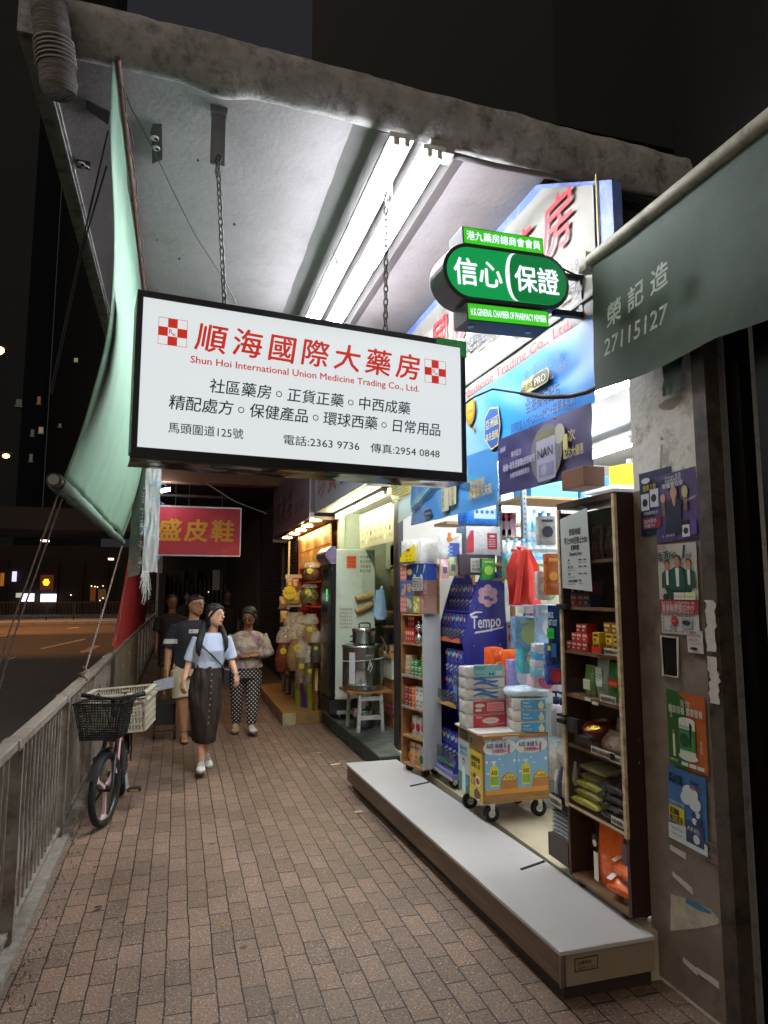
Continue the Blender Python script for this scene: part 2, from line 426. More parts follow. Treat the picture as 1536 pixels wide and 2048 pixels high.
far_panel('shop_window', 196, 1178, 212, 1200, '#6a4a2a', .3)
p = wp(92.5, 1164.5, y=sy - .4); M = cam_face(p.x, p.y, p.z)
q = MB()
for k in range(6): q.disc((.14 * math.cos(k * PI / 3), .17 * math.sin(k * PI / 3)), .1, M, .05, 10)
q.disc((0, 0), .12, M, .05, 12)
q.build('emblem', glow('far_yellow_emblem', '#ffd21e', 1.6), t)
q = MB()
for px, py in ((183, 1172), (190, 1173), (195, 1174), (206, 1172), (142, 1190), (206, 1196), (200, 1201)):
    p = wp(px, py, y=sy - .4); q.disc((0, 0), .05, cam_face(p.x, p.y, p.z), .05, 8)
q.build('light_string', glow('far_points', '#ffe0b0', 1.5), t)
t = thing('flyover', 'dark concrete flyover crossing above the far road', 'flyover', (-12, 50, 0))
mb = MB(); mb.box(-60, 14, 47, 54, 5.6, 7.0); mb.build('deck', mat('flyover_concrete', '#2a211d', 0.9, var=0.2, scale=0.3), t)
for x in (-17, -1.5): MB().box(x, x + 1.3, 50, 51.3, 0, 5.6).build('pier', CONC, t)
for px, py, w in ((90, 1081.5, .45), (222, 1118, .3)):
    p = wp(px, py, y=46.8)
    MB().box(p.x - w / 2, p.x + w / 2, 46.6, 47.0, p.z - .06, p.z + .05).build('deck_light', glow('flyover_light', '#ffd9d0', 2.2), t)
SODIUM = (1.0, 0.36, 0.08)
def street_lamp(px, py, y, label, power, rad_, halo=0.11):
    p = wp(px, py, y=y)
    t = thing('street_lamp', label, 'street lamp', (p.x - 2.2, p.y, 0), group=None)
    mb = MB(); mb.tube([(p.x - 2.2, p.y, 0), (p.x - 2.2, p.y, p.z - .6), (p.x - 2.0, p.y, p.z + .1), (p.x - .5, p.y, p.z + .25)], [.09, .07, .05, .04], 8); mb.build('pole', DARKSTEEL, t)
    mb = MB(); mb.loft([[Vector((p.x - .55 + .28 * k, p.y + a * s, p.z + .12 + b * s)) for a, b in ((-1, 0), (-.7, .6), (.7, .6), (1, 0))] for k, s in enumerate((.06, .15, .17, .14, .05))]); mb.build('lamp_head', DARKSTEEL, t)
    mb = MB(); mb.loft([[Vector((p.x + halo * 1.6 * math.sin(a) * math.cos(b), p.y + halo * math.sin(a) * math.sin(b), p.z + halo * math.cos(a))) for b in [2 * PI * k / 10 for k in range(10)]] for a in [PI * (k + .5) / 6 for k in range(6)]])
    mb.build('bulb', glow('sodium_bulb', '#ffb45a', 14), t)
    ld = bpy.data.lights.new('street_light', 'SPOT'); ld.energy = power; ld.color = SODIUM; ld.spot_size = rad(84); ld.spot_blend = 0.35; ld.shadow_soft_size = 0.2
    lo = bpy.data.objects.new('street_light', ld); COL.objects.link(lo); lo.parent = t
    lo.matrix_basis = wm(t).inverted() @ Matrix.Translation((p.x, p.y, p.z - .3)) @ Matrix.Rotation(rad(-14), 4, 'Y')
    return t
street_lamp(12, 912, 40, 'lit orange street lamp over the road, lower of the two', 3200, 1)
street_lamp(-8, 700, 31, 'lit orange street lamp at the left edge of the photo, higher of the two', 2200, 1, .2)
# ================================================================ THE CANOPY
CEIL = mat('canopy_white_plaster', '#8d888a', 0.8, var=0.09, scale=3.5, bump=0.25, bscale=30, dirt='#6a6664', dscale=2.2, damt=0.4)
ROUGHC = mat('crumbling_concrete', '#9a9895', 0.9, var=0.3, scale=7, bump=0.6, bscale=30, dirt='#2a2827', dscale=9, damt=0.7)
DARKPL = mat('dark_soffit', '#35302e', 0.85, var=0.3, scale=3)
canopy = thing('concrete_canopy', 'grey concrete canopy with crumbling front edge roofing the pavement', 'canopy', (0.6, 3.15, 4.1))
mb = MB()
XE = -0.74
def edge_y(x): return 3.06 + 0.03 * (x + .7)
def low(x):                       # ragged lower edge of the front beam
    return 4.085 + 0.016 * nz(x * 2.2, 3.1) + 0.008 * nz(x * 7, 8.2) - (0.045 * max(0, min(1, (x - .75) / .5))) - .05 * max(0, x - 1.4) - .035 * math.exp(-((x - .12) / .12) ** 2)
NX = 180
rows = []
for i in range(NX + 1):
    x = XE + (7 - XE) * i / NX
    e = edge_y(x); lo_ = low(x); bulge = 0.006 * nz(x * 5, 1.3)
    top = 4.325 - .012 * (x + .7) + .012 * nz(x * 4, 5.5) + .008 * nz(x * 13, 2.5)
    rows.append([(x, e + .55, top + .10), (x, e + .03, top + .02), (x, e - .004, top - .015), (x, e - .015 + bulge, top - .07), (x, e + .008 - bulge, lo_ + .07), (x, e + .03, lo_ + .015), (x, e + .05, lo_), (x, e + .09, lo_ + .006), (x, e + .13, 4.121)])
vs = [p for r in rows for p in r]; n = len(rows[0])
mb.add(vs, [(i * n + k, (i + 1) * n + k, (i + 1) * n + k + 1, i * n + k + 1) for i in range(NX) for k in range(n - 1)], 0, sm=True)
mb.build('front_beam', ROUGHC, canopy)
mb = MB()
mb.grid(lambda u, v: (XE + .06 + (2.02 - XE - .06) * u, 3.2 + 8.4 * v, 4.12 + .004 * nz(u * 14, v * 40)), 40, 100)
mb.build('ceiling', CEIL, canopy)
mb = MB(); mb.box(XE - .02, XE + .06, 3.05, 11.6, 4.09, 4.42); mb.box(XE + .062, XE + .075, 3.25, 11.6, 4.105, 4.118)
mb.box(XE + .06, 3.6, 3.6, 11.6, 4.16, 4.4)
mb.build('outer_edge', ROUGHC, canopy)
mb = MB(); mb.loft([[(.79, y, 4.125), (.93, y, 4.068), (1.40, y, 4.068), (1.5, y, 4.125)] for y in (3.2, 11.5)], sm=False)
mb.build('downstand_beam', mat('grey_beam_plaster', '#7a7877', 0.85, var=0.08, scale=3), canopy)
def scar(pp, label, hole=True):
    pts = [wp(px, py, z=4.115) for px, py in pp]
    mb = MB(); c = sum((Vector(p) for p in pts), Vector()) / len(pts)
    mb.prism([(p.x, p.y) for p in pts], Matrix.Translation((0, 0, 4.106)), .006, 0)
    if hole:
        for k in (-.3, .28):
            q = c + (Vector(pts[0]) - c) * k
            mb.disc((q.x, q.y), .022, Matrix.Translation((0, 0, 4.100)), .006, 9, 1); mb.disc((q.x + .008, q.y), .011, Matrix.Translation((0, 0, 4.096)), .004, 8, 0)
    mb.build('plaster_scar', [mat('bare_dark_patch', '#22201f', 0.9, var=0.4, scale=30), paint('#c9c6c0', 0.8)], canopy, label=label)
scar([(306, 246), (324, 247), (325, 316), (304, 325), (304, 290), (301, 262)], 'dark patch with two holes in the ceiling')
scar([(172, 197), (220, 222), (217, 247), (173, 216)], 'black slot in the ceiling behind the tarpaulin', False)
scar([(152, 316), (181, 322), (180, 338), (154, 333)], 'small dark patch near the outer edge')
scar([(262, 386), (267, 388), (266, 402), (262, 400)], 'small chipped hole beside the tarpaulin rod', False)
for k in range(8):
    x = rnd.uniform(-.3, .7); y = rnd.uniform(3.4, 6); s_ = rnd.uniform(.003, .010); mb = MB(); mb.prism([(x + s_ * (1 + .5 * nz(a, k)) * math.cos(a), y + s_ * 1.5 * math.sin(a)) for a in range(6)], Matrix.Translation((0, 0, 4.111)), .005); mb.build('paint_chip', MATS['bare_dark_patch'], canopy)
for (x, y0, z1, lbl) in ((0.115, 3.33, 3.81, 'rusty flat steel hanger at the left'), (1.04, 3.42, 3.86, 'grey flat steel hanger beside the tubes')):
    mb = MB(); mb.box(x - .036, x + .036, y0, y0 + .008, z1, 4.12); mb.cyl((x, y0 - .012, z1 + .03), (x, y0 + .02, z1 + .03), .008, n=8)
    mb.box(x - .042, x + .042, y0 - .02, y0 + .03, 4.085, 4.115)
    mb.build('hanger_strap', mat('grey_painted_steel', '#6a6866', 0.6, 0.2, var=0.2), canopy)
t = thing('electrical_conduit', 'grey junction box and pipe running under the beam', 'conduit', (1.3, 3.2, 4.0))
mb = MB(); mb.box(1.2, 1.34, 3.14, 3.24, 3.98, 4.05); mb.build('junction_box', mat('grey_plastic', '#8f8d88', 0.5), t, bev=.006)
mb = MB(); mb.tube([(1.32, 3.2, 4.02), (1.6, 3.18, 3.99), (2.2, 3.16, 3.98), (3.2, 3.14, 3.97)], .016, 8); mb.build('pipe', mat('grey_pipe', '#5d5b59', 0.6), t)
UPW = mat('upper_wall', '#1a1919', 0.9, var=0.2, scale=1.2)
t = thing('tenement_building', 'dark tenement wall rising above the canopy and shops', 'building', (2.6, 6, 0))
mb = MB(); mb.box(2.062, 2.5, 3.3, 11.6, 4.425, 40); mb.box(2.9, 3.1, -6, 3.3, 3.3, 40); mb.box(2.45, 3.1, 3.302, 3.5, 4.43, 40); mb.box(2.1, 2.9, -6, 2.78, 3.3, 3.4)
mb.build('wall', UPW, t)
# ================================================================ SHOP FRONT: fascia frame, pillar, floors, rooms
t = thing('blue_fascia_frame', 'blue painted frame around the big shop banner', 'sign frame', (2.02, 4.5, 3.0))
BLUE = mat('blue_frame_paint', '#5f74b4', 0.55, var=0.15, scale=6, dirt='#b9bdc9', dscale=9, damt=0.4)
mb = MB(); mb.prism([(-6.4, 2.95), (-2.83, 2.95), (-2.83, 2.75), (-2.72, 2.75), (-2.72, 3.70), (-3.45, 4.118), (-6.4, 4.118)], street_face(2.06, 0, 0), .055)
mb.build('frame', BLUE, t)
mb = MB(); mb.box(1.994, 2.0, 2.832, 2.842, 2.95, 3.8); mb.build('trim', mat('yellow_trim', '#a39042', 0.5), t)
PILL = mat('pillar_flaking_paint', '#77716a', 0.7, var=0.3, scale=6, bump=0.4, bscale=18, dirt='#2c2724', dscale=3.4, damt=0.9)
pillar = thing('shop_pillar', 'flaking grey pillar pasted with posters between the two shops', 'pillar', (2.15, 2.5, 0))
mb = MB(); mb.box(2.04, 2.43, 2.27, 2.70, 0, 3.4); mb.build('upper_panel', mat('pillar_white_paint', '#d6d2ca', 0.75, var=0.18, scale=9, bump=0.4, bscale=25, dirt='#5d5850', dscale=9, damt=0.8), pillar)
mb = MB(); mb.box(2.033, 2.05, 2.272, 2.698, 0.02, 2.12); mb.build('steel_panel', mat('stained_steel_panel', '#7d7166', 0.45, 0.25, var=0.3, scale=5, bump=0.15, bscale=12, dirt='#2a241f', dscale=2.4, damt=0.8), pillar)
mb = MB(); mb.box(2.02, 2.09, 2.195, 2.268, 0, 2.75); mb.build('edge_trim', mat('rusty_edge', '#4b4138', 0.6, 0.3, var=0.4, scale=14, dirt='#14110f', dscale=9, damt=0.8), pillar)
mb = MB()
for z0, z1 in ((1.42, 1.62), (1.22, 1.4)):
    mb.grid(lambda u, v: (2.016 - .002, 2.262 - .05 * u - .03 * abs(nz(v * 9, z0 * 5)), z0 + (z1 - z0) * v), 3, 14)
for (px0, py0, px1, py1, w) in ((1340, 1695, 1372, 1712, 9), (1345, 1748, 1385, 1782, 8), (1366, 1920, 1395, 1944, 12), (1393, 1940, 1438, 1970, 12)):
    a = wp(px0, py0, x=2.030); b = wp(px1, py1, x=2.030)
    hw = .012
    mb.add([a + Vector((0, 0, hw)), b + Vector((0, 0, hw)), b - Vector((0, 0, hw * 1.3)), a - Vector((0, 0, hw * .7))], [(0, 1, 2, 3)])
mb.build('torn_paper', mat('torn_white_paper', '#b5afa6', 0.8, var=0.15, scale=30), pillar)
a = wp(1345, 1790, x=2.030); mb = MB()
mb.add([wp(*p, x=2.0305) for p in ((1341, 1788), (1372, 1797), (1420, 1818), (1438, 1838), (1438, 1848), (1400, 1856), (1341, 1862))], [(0, 1, 2, 3, 4, 5, 6)])
mb.build('scraped_patch', mat('scraped_patch', '#a89d8c', 0.7, var=0.3, scale=20), pillar)
mb = MB(); mb.add([wp(*p, x=2.0295) for p in ((1371, 1797), (1395, 1806), (1420, 1822), (1424, 1829), (1400, 1822), (1372, 1806))], [(0, 1, 2, 3, 4, 5)])
mb.build('tape', mat('blue_tape', '#2f6a93', 0.5), pillar)
mb = MB()
fr_ = [wp(*p, x=2.025) for p in ((1322, 1272), (1355, 1276), (1357, 1355), (1326, 1350))]
mb.tube(fr_, .005, 6, closed=True); mb.build('window_rim', mat('chipped_rim', '#bdb8ae', 0.6), pillar)
mb = MB(); mb.add([p + Vector((.006, 0, 0)) for p in fr_], [(0, 1, 2, 3)]); mb.build('window_glass', paint('#120d0a', 0.2), pillar)
q = MB(); q.add([wp(*p, x=2.036) for p in ((1316, 812), (1330, 800), (1362, 790), (1366, 796), (1342, 818), (1322, 818))], [(0, 1, 2, 3, 4, 5)]); q.build('bare_plaster', mat('bare_plaster', '#9a8c7c', .8, var=.15), pillar)
q = MB(); q.tube([wp(1323, 873, x=2.03), wp(1321, 880, x=2.026), wp(1326, 880, x=2.026)], .004, 5, closed=True); q.add([wp(*p, x=2.029) for p in ((1321, 890), (1326, 888), (1325, 945), (1319, 945))], [(0, 1, 2, 3)]); q.build('hook', mat('grey_hook', '#8a8783', .5, .4), pillar)
t = thing('closed_shutter', 'dark closed shop front right of the pillar', 'shutter', (2.3, 1, 0))
mb = MB()
for k in range(42): mb.loft([[(2.30, y, .08 * k), (2.288, y, .08 * k + .02), (2.288, y, .08 * k + .06), (2.30, y, .08 * k + .08)] for y in (-3, 2.1)], caps=False, sm=False)
mb.build('curtain', mat('dark_shutter', '#2b211d', 0.6, 0.3, var=0.4, scale=3, dirt='#5a3f30', dscale=1.2, damt=0.3), t)
mb = MB(); mb.box(2.12, 2.18, 2.12, 2.19, 0, 3.3); mb.box(2.13, 2.16, 1.98, 2.05, .2, 3.2); mb.build('guide_rail', mat('black_rail', '#171514', 0.35, 0.5, var=0.3), t)
mb = MB(); M = street_face(2.284, 2.05, 2.7); mb.text('881', 0, -.02, .13, M, bold=.03); mb.build('lettering', mat('dim_lettering', '#1a1614', 0.6), t)
FLOOR = mat('cream_floor_tile', '#b5ab92', 0.4, var=0.08, scale=4, dirt='#857a62', dscale=5, damt=0.3)
mb = MB(); mb.box(1.99, 6.5, 2.66, 6.3, 0.0, 0.196); structure(mb.build('shop_floor', FLOOR))
mb = MB(); mb.box(2.32, 6.0, 6.32, 8.66, 0.0, 0.176); structure(mb.build('tea_shop_floor', FLOOR))
plat = thing('entrance_platform', 'long low platform with white top and brown front at the pharmacy entrance', 'platform', (1.75, 4.2, 0))
LAM = mat('white_laminate', '#b2b0ae', 0.42, var=0.05, scale=3, dirt='#8a8478', dscale=6, damt=0.2)
mb = MB(); mb.box(1.53, 1.985, 2.615, 5.86, 0.186, 0.204); mb.build('top', LAM, plat, bev=.003)
mb = MB(); mb.box(1.54, 1.56, 2.625, 5.85, 0.065, 0.184); mb.build('front_board', mat('brown_board', '#6b5749', 0.5, var=0.2, scale=4, stretch=(1, .3, 4), dirt='#8d7d6d', dscale=8, damt=0.4), plat)
mb = MB(); mb.box(1.562, 1.985, 2.625, 2.645, 0.062, 0.184); mb.build('end_board', mat('beige_board', '#8e806c', 0.5, var=0.12, scale=6), plat)
mb = MB(); mb.box(1.585, 1.985, 2.65, 5.84, 0.0, 0.06); mb.box(1.5655, 1.585, 2.65, 3.75, 0.002, .058); mb.build('plinth', mat('dark_plinth', '#332b25', 0.6, var=0.3), plat)
mb = MB(); mb.bar((1.562, 2.66, .064), (1.562, 3.7, .064), .008, .006); mb.bar((1.536, 2.62, .066), (1.536, 2.62, .184), .012); mb.build('metal_edge', mat('dull_aluminium', '#8a857c', 0.4, 0.8, var=0.2), plat)
for y in (5.05, 3.42):
    mb = MB(); mb.tube([(1.80, y - .02, .2055), (1.97, y + .04, .2055)], .008, 6); mb.build('handle_slot', paint('#15120f', 0.6), plat)
M = cam_face(1.60, 2.6245, .112)
mb = MB(); mb.rect(0, 0, .11, .052, M, .001, 0); mb.rect(.004, .004, .102, .044, M, .0016, 1); mb.text('免費借用', .012, .026, .017, M, 0, lift=.003); mb.text('☎9812 7302', .012, .009, .012, M, 0, width=.085, lift=.003)
mb.build('sticker', [paint('#15130f'), paint('#8b7d69')], plat)
for ch in plat.children:
    for v in ch.data.vertices: v.co.x -= .0345 * (v.co.y + 4.2 - 2.6)
WALLW = mat('shop_white_wall', '#c9c6bd', 0.6, var=0.04, scale=3)
room = thing('pharmacy_room', 'bright white pharmacy interior behind the hanging banners', 'shop', (4, 4.4, 0.2))
mb = MB(); mb.box(2.05, 6.4, 6.2, 6.3, .196, 3.2); mb.box(6.3, 6.4, 2.66, 6.2, .196, 3.2); mb.box(2.42, 6.4, 2.56, 2.66, .196, 3.2); mb.build('wall', WALLW, room)
mb = MB(); mb.box(2.06, 6.4, 2.56, 6.3, 3.0, 3.12); mb.build('ceiling', mat('shop_ceiling', '#8f8f8c', 0.7, var=0.03), room)
mb = MB(); mb.box(2.0, 2.05, 6.19, 6.3, .2, 2.96); mb.box(2.02, 2.08, 6.33, 6.40, .2, 2.7); mb.build('corner_post', paint('#1f1d1d', 0.4), room)
def tube_fitting(name, label, x, y0, y1, z, mats_glow, n=2, gap=.055, group=None, w=.1, r=.0135, hang=0.0):
    t = thing(name, label, 'light fitting', (x, (y0 + y1) / 2, z + .06), group=group)
    mb = MB(); mb.box(x - w / 2, x + w / 2, y0 + .01, y1 - .01, z + .032, z + .062); mb.build('housing', mat('white_enamel', '#cfcfcd', 0.35, var=0.04), t, bev=.004)
    if hang:
        mb = MB(); [mb.box(x - .02, x + .02, yy, yy + .03, z + .062, z + .062 + hang) for yy in (y0 + .2, y1 - .23)]; mb.build('bracket', MATS['white_enamel'], t)
    for k in range(n):
        xx = x + (k - (n - 1) / 2) * gap
        mb = MB(); mb.cyl((xx, y0 + .03, z), (xx, y1 - .03, z), r, n=12); mb.build('fluorescent_tube', mats_glow, t)
        for yy in (y0 + .005, y1 - .03):
            mb = MB(); mb.box(xx - .014, xx + .014, yy, yy + .025, z - .008, z + .034); mb.build('lamp_holder', paint('#b9b9b2', 0.4), t, bev=.003)
    return t
G1 = glow('fluorescent_glow', '#f6f9ff', TUBE)
for i, (x, y0, y1, pos) in enumerate(((1.022, 3.07, 4.40, 'left near'), (1.216, 3.11, 4.44, 'right near'), (1.018, 4.42, 5.78, 'left far'), (1.212, 4.46, 5.82, 'right far'))):
    tube_fitting('tube_light', 'lit twin fluorescent tube fitting under the canopy, %s one of the four' % pos, x, y0, y1, 3.935, G1, group='fluorescent tube lights under the canopy', w=.13, hang=.06)
G2 = glow('shop_tube_glow', '#fbfdff', SHOP_TUBE)
for i, (x, y0, y1) in enumerate(((2.45, 2.75, 3.95), (2.75, 4.25, 5.65), (3.5, 3.0, 4.4), (3.5, 4.6, 6.0))):
    tube_fitting('shop_tube_light', ['lit tube fitting in the shop beside the top of the pillar', 'lit tube fitting on the shop ceiling behind the blue banner', 'lit tube fitting deeper in the shop near the pillar side', 'lit tube fitting deepest in the shop by the white wall'][i], x, y0, y1, 2.86, G2, group='tube lights inside the pharmacy')
# ================================================================ SIGNS, BANNERS, AWNINGS
SIGNRED = glow('lit_red_lettering', '#cf2c1c', 0.56)
SIGNINK = glow('lit_dark_lettering', '#1b1f33', 0.35)
LB_U = Vector((1.775, .205, 0)).normalized(); LB_N = LB_U.cross(Vector((0, 0, 1)))     # toward the camera
t = thing('lightbox_sign', 'big white lightbox sign with red and black Chinese lettering hung on chains', 'sign', (0.65, 3.5, 2.275))
LBW, LBH = 1.787, .81
M = frame(Vector((-.235, 3.3, 2.275)), LB_U, (0, 0, 1))
BK = Matrix.Translation((0, 0, 0))
BLKM = mat('black_metal_frame', '#17171a', 0.4, 0.3, var=0.25, scale=10)
mb = MB(M)
mb.box(0, LBW, .779, LBH, -.25, .006); mb.box(0, LBW, -.004, .048, -.05, .006); mb.box(0, .028, .048, .779, -.25, .006); mb.box(LBW - .028, LBW, .048, .779, -.25, .006)
mb.box(.03, LBW - .03, .03, .778, -.25, -.235)
mb.build('frame', BLKM, t, bev=.003)
mb = MB(M); mb.grid(lambda u, v: (LBW * u, -.006 + .004 * nz(u * 12, v * 2), -.03 - .22 * v), 60, 6)
mb.build('bottom_tray', mat('mirror_steel_tray', '#8d8a88', 0.12, 1.0, var=0.25, scale=7, bump=0.25, bscale=9, dirt='#2b2725', dscale=6, damt=0.6), t)
mb = MB(M); mb.box(.028, LBW - .028, .048, .779, -.012, -.004)
face = mb.build('lit_face', glow('lightbox_face', '#e3e8ea', 0.65), t)
mb = MB(M); mb.box(1.60, LBW + .006, LBH - .03, LBH + .006, -.12, .009); mb.box(LBW - .03, LBW + .006, LBH - .09, LBH - .03, -.12, .009)
mb.build('green_tape', mat('green_tape', '#1e7a36', 0.5, var=0.5, scale=40), t)
for x0, z0, s in ((.100, .556, .133), (1.526, .546, .133)):
    mb = MB(M)
    q = s / 3
    for i in range(3):
        for j in range(3):
            if (i + j) % 2 == 1: mb.rect(x0 + i * q, z0 + j * q, q, q, M, .001)
    for a, b, w, h in ((0, 0, s, .002), (0, s, s, .002), (0, 0, .002, s), (s, 0, .002, s + .002)): mb.rect(x0 + a, z0 + b, w, h, M, .001)
    mb.text('R', x0 + q * 1.12, z0 + q * 1.25, q * .85, M, width=q * .42, lift=.0015); mb.text('x', x0 + q * 1.45, z0 + q * 1.08, q * .7, M, width=q * .42, lift=.0015)
    mb.build('cross_emblem', SIGNRED, t)
mb = MB()
for i, ch in enumerate('順海國際大藥房'):
    mb.text(ch, .272 + (.15, .147, .125, .132, .13, .135, .13)[i] * 0 + .1785 * i + .073, .562, .155, M, al='c', bold=.016, shear=.10, rot=-.03)
mb.text('Shun Hoi International Union Medicine Trading Co., Ltd.', .254, .484, .05, M, width=1.236, bold=.014)
mb.build('red_lettering', SIGNRED, t)
mb = MB()
s1 = '社區藥房○正貨正藥○中西成藥'; s2 = '精配處方○保健產品○環球西藥○日常用品'
def spaced(mb, st, x0, x1, z, h, M, **k):
    n = len(st)
    for i, ch in enumerate(st):
        if ch == '○':
            cx = x0 + (x1 - x0 - h) * i / (n - 1) + h / 2; cz = z + h * .33; r = h * .2
            q = 18
            ring = [(cx + r * math.cos(2 * PI * a / q), cz + r * math.sin(2 * PI * a / q), .002) for a in range(q)] + [(cx + r * .72 * math.cos(2 * PI * a / q), cz + r * .72 * math.sin(2 * PI * a / q), .002) for a in range(q)]
            mb.add(ring, [(a, (a + 1) % q, q + (a + 1) % q, q + a) for a in range(q)], 0, M)
        else: mb.text(ch, x0 + (x1 - x0 - h) * i / (n - 1) + h / 2, z, h, M, al='c', **k)
spaced(mb, s1, .345, 1.435, .352, .078, M, bold=.008, shear=.08)
spaced(mb, s2, .158, 1.625, .249, .078, M, bold=.008, shear=.08)
mb.text('馬頭圍道125號', .163, .132, .056, M, width=.356, bold=.006)
mb.text('電話:2363 9736', .723, .124, .056, M, width=.412, bold=.006); mb.text('傳真:2954 0848', 1.199, .122, .056, M, width=.416, bold=.006)
mb.build('black_lettering', SIGNINK, t)
CHAINM = mat('chain_steel', '#3c3936', 0.5, 0.7, var=0.4, scale=30)
def chain(p0, p1, label):
    p0 = Vector(p0); p1 = Vector(p1); d = p1 - p0; n = int(d.length / .036)
    t = thing('hanging_chain', label, 'chain', p1, group='chains holding the lightbox sign')
    mb = MB()
    ax = d.normalized(); a0 = ax.orthogonal().normalized(); b0 = ax.cross(a0)
    for k in range(n):
        c = p0 + d * ((k + .5) / n); a = a0 if k % 2 else b0
        pts = []
        for j in range(10):
            th = 2 * PI * j / 10
            pts.append(c + a * (.0115 * math.cos(th)) + ax * (.0215 * math.sin(th) + (.004 if math.sin(th) > 0 else -.004)))
        mb.tube(pts, .0042, 6, closed=True)
    mb.build('links', CHAINM, t)
    q = MB(); q.tube([p0 + Vector((0, -.01, .03)), p0 + Vector((.014, -.01, .012)), p0 + Vector((.004, -.01, -.03)), p0 + Vector((-.012, -.01, -.012))], .005, 6, closed=True)
    q.tube([p0 + Vector((.0, -.015, -.02)), p0 + Vector((-.012, -.02, -.07)), p0 + Vector((-.004, -.02, -.12)), p0 + Vector((.006, -.02, -.06))], .0035, 6)
    q.build('shackle', CHAINM, t)
chain((.118, 3.33, 3.83), M @ Vector((.415, .812, -.03)), 'left dark chain holding the white lightbox sign')
chain((1.04, 3.42, 3.87), M @ Vector((1.30, .812, -.03)), 'right dark chain beside the tubes holding the white lightbox sign')
mb = MB(); mb.tube([wp(*p, y=yy) for p, yy in (((244, 168), 3.25), ((262, 215), 3.3), ((300, 285), 3.4), ((345, 380), 3.45), ((390, 470), 3.5), ((432, 535), 3.45), ((448, 560), 3.4), ((462, 585), 3.4), ((472, 605), 3.42))], .0022, 5)
tag(mb.build('loose_wire', paint('#2a2826')), 'thin loose wire slung from the tarpaulin rod to the sign', 'wire')
t = thing('corrugated_cable', 'black cable in corrugated sleeve looping from the lightbox to the awning', 'cable', (1.9, 3, 2.8))
e = M @ Vector((LBW, .44, -.1))
P_ = [e, wp(985, 778, y=3.35), wp(1045, 787, y=3.2)]
mb = MB(); mb.tube([P_[0], P_[0].lerp(P_[1], .5) + Vector((0, 0, .015)), P_[1], P_[2]], .006, 6); mb.build('cable', RUBBER, t)
mb = MB(); Q = [wp(1042, 786, y=3.2), wp(1085, 794, y=3.1), wp(1135, 793, y=3.0), wp(1172, 785, y=2.9), wp(1206, 770, y=2.82)]
pts = []; rs = []
for i in range(70):
    s = i / 69 * (len(Q) - 1); k = min(int(s), len(Q) - 2); pts.append(Q[k].lerp(Q[k + 1], s - k)); rs.append(.0115 if i % 2 else .0145)
mb.tube(pts, rs, 8); mb.build('corrugated_sleeve', mat('grey_conduit', '#3d3b3a', 0.5), t)
t = thing('pharmacy_sign', 'lit green pill-shaped pharmacy sign on a black bracket above the banners', 'sign', (1.5, 2.95, 2.95))
gu = Vector((1, .06, .05)).normalized()
M = frame((1.515, 2.9, 3.205), gu, (0, 0, 1))
def pill(w, h, n=20):
    r = h / 2; a = w / 2 - r
    return [(a + r * math.cos(-PI / 2 + PI * k / n), r * math.sin(-PI / 2 + PI * k / n)) for k in range(n + 1)] + [(-a + r * math.cos(PI / 2 + PI * k / n), r * math.sin(PI / 2 + PI * k / n)) for k in range(n + 1)]
mb = MB(); mb.prism(pill(.715, .29), M @ Matrix.Translation((0, 0, -.16)), .16); mb.build('case', mat('grey_sign_case', '#4a4b4b', 0.45, 0.4, var=0.15), t, bev=.004)
mb = MB(); mb.prism(pill(.675, .25), M, .004)
mb.build('green_face', glow('lit_green', '#0b8a45', 0.85), t)
mb = MB()
arc = [(.03 - .05 * math.cos(a) , .122 * math.sin(a)) for a in [-PI / 2 + PI * k / 14 for k in range(15)]]
out = arc + [(x + .016 + .008 * (1 - abs(y) / .125), y) for x, y in arc[::-1]]
right = [(x + .016, y) for x, y in arc[::1]] + [p for p in pill(.675, .25)[::1] if p[0] > .16][::-1]
mb.prism(right[::-1] if False else right, M @ Matrix.Translation((0, 0, .0045)), .001); mb.build('dark_green_half', glow('lit_dark_green', '#066b33', 0.85), t)
GW = glow('lit_white_letters', '#e6eef8', 0.95)
mb = MB(); mb.prism(out, M @ Matrix.Translation((0, 0, .006)), .001)
mb.text('信心', -.305, -.058, .145, M, width=.265, bold=.022, lift=.008); mb.text('保證', .03, -.058, .145, M, width=.26, bold=.022, lift=.008); mb.build('lettering', GW, t)
GL = glow('lit_lime', '#35b81a', 0.85)
for nm, x0, z0, w, h, s, hh, wd in (('upper_panel', -.235, .147, .448, .078, '港九藥房總商會會員', .05, .42), ('lower_panel', -.237, -.238, .448, .078, 'H.K.GENERAL CHAMBER OF PHARMACY MEMBER', .05, .425)):
    mb = MB(); mb.box(x0 - .006, x0 + w + .006, z0 - .006, z0 + h + .006, -.15, .0, M=M); o = mb.build(nm, MATS['grey_sign_case'], t, bev=.003)
    mb = MB(); mb.rect(x0, z0, w, h, M, .003); mb.build('lit_panel', GL, o)
    mb = MB(); mb.text(s, x0 + .012, z0 + .02, hh, M, width=wd, bold=.014, lift=.005); mb.build('lettering', GW, o)
mb = MB(); mb.box(.33, .52, .07, .095, -.09, -.065, M=M); mb.box(.30, .52, -.14, -.11, -.09, -.06, M=M); mb.box(.475, .50, -.14, .12, -.09, -.06, M=M)
mb.build('bracket', BLKM, t)
mb = MB(); mb.tube([M @ Vector(p) for p in ((.21, .2, -.1), (.28, .16, -.06), (.36, .11, -.05), (.43, .085, -.05), (.5, .08, -.05))], .005, 6); mb.build('cable', RUBBER, t)
mb = MB()
for x in (-.19, .14): mb.disc((x, -.07), .018, M @ Matrix.Rotation(PI / 2, 4, 'X') @ Matrix.Translation((0, 0, .2445)), .004, 12)
mb.build('vent_hole', STEEL, t)
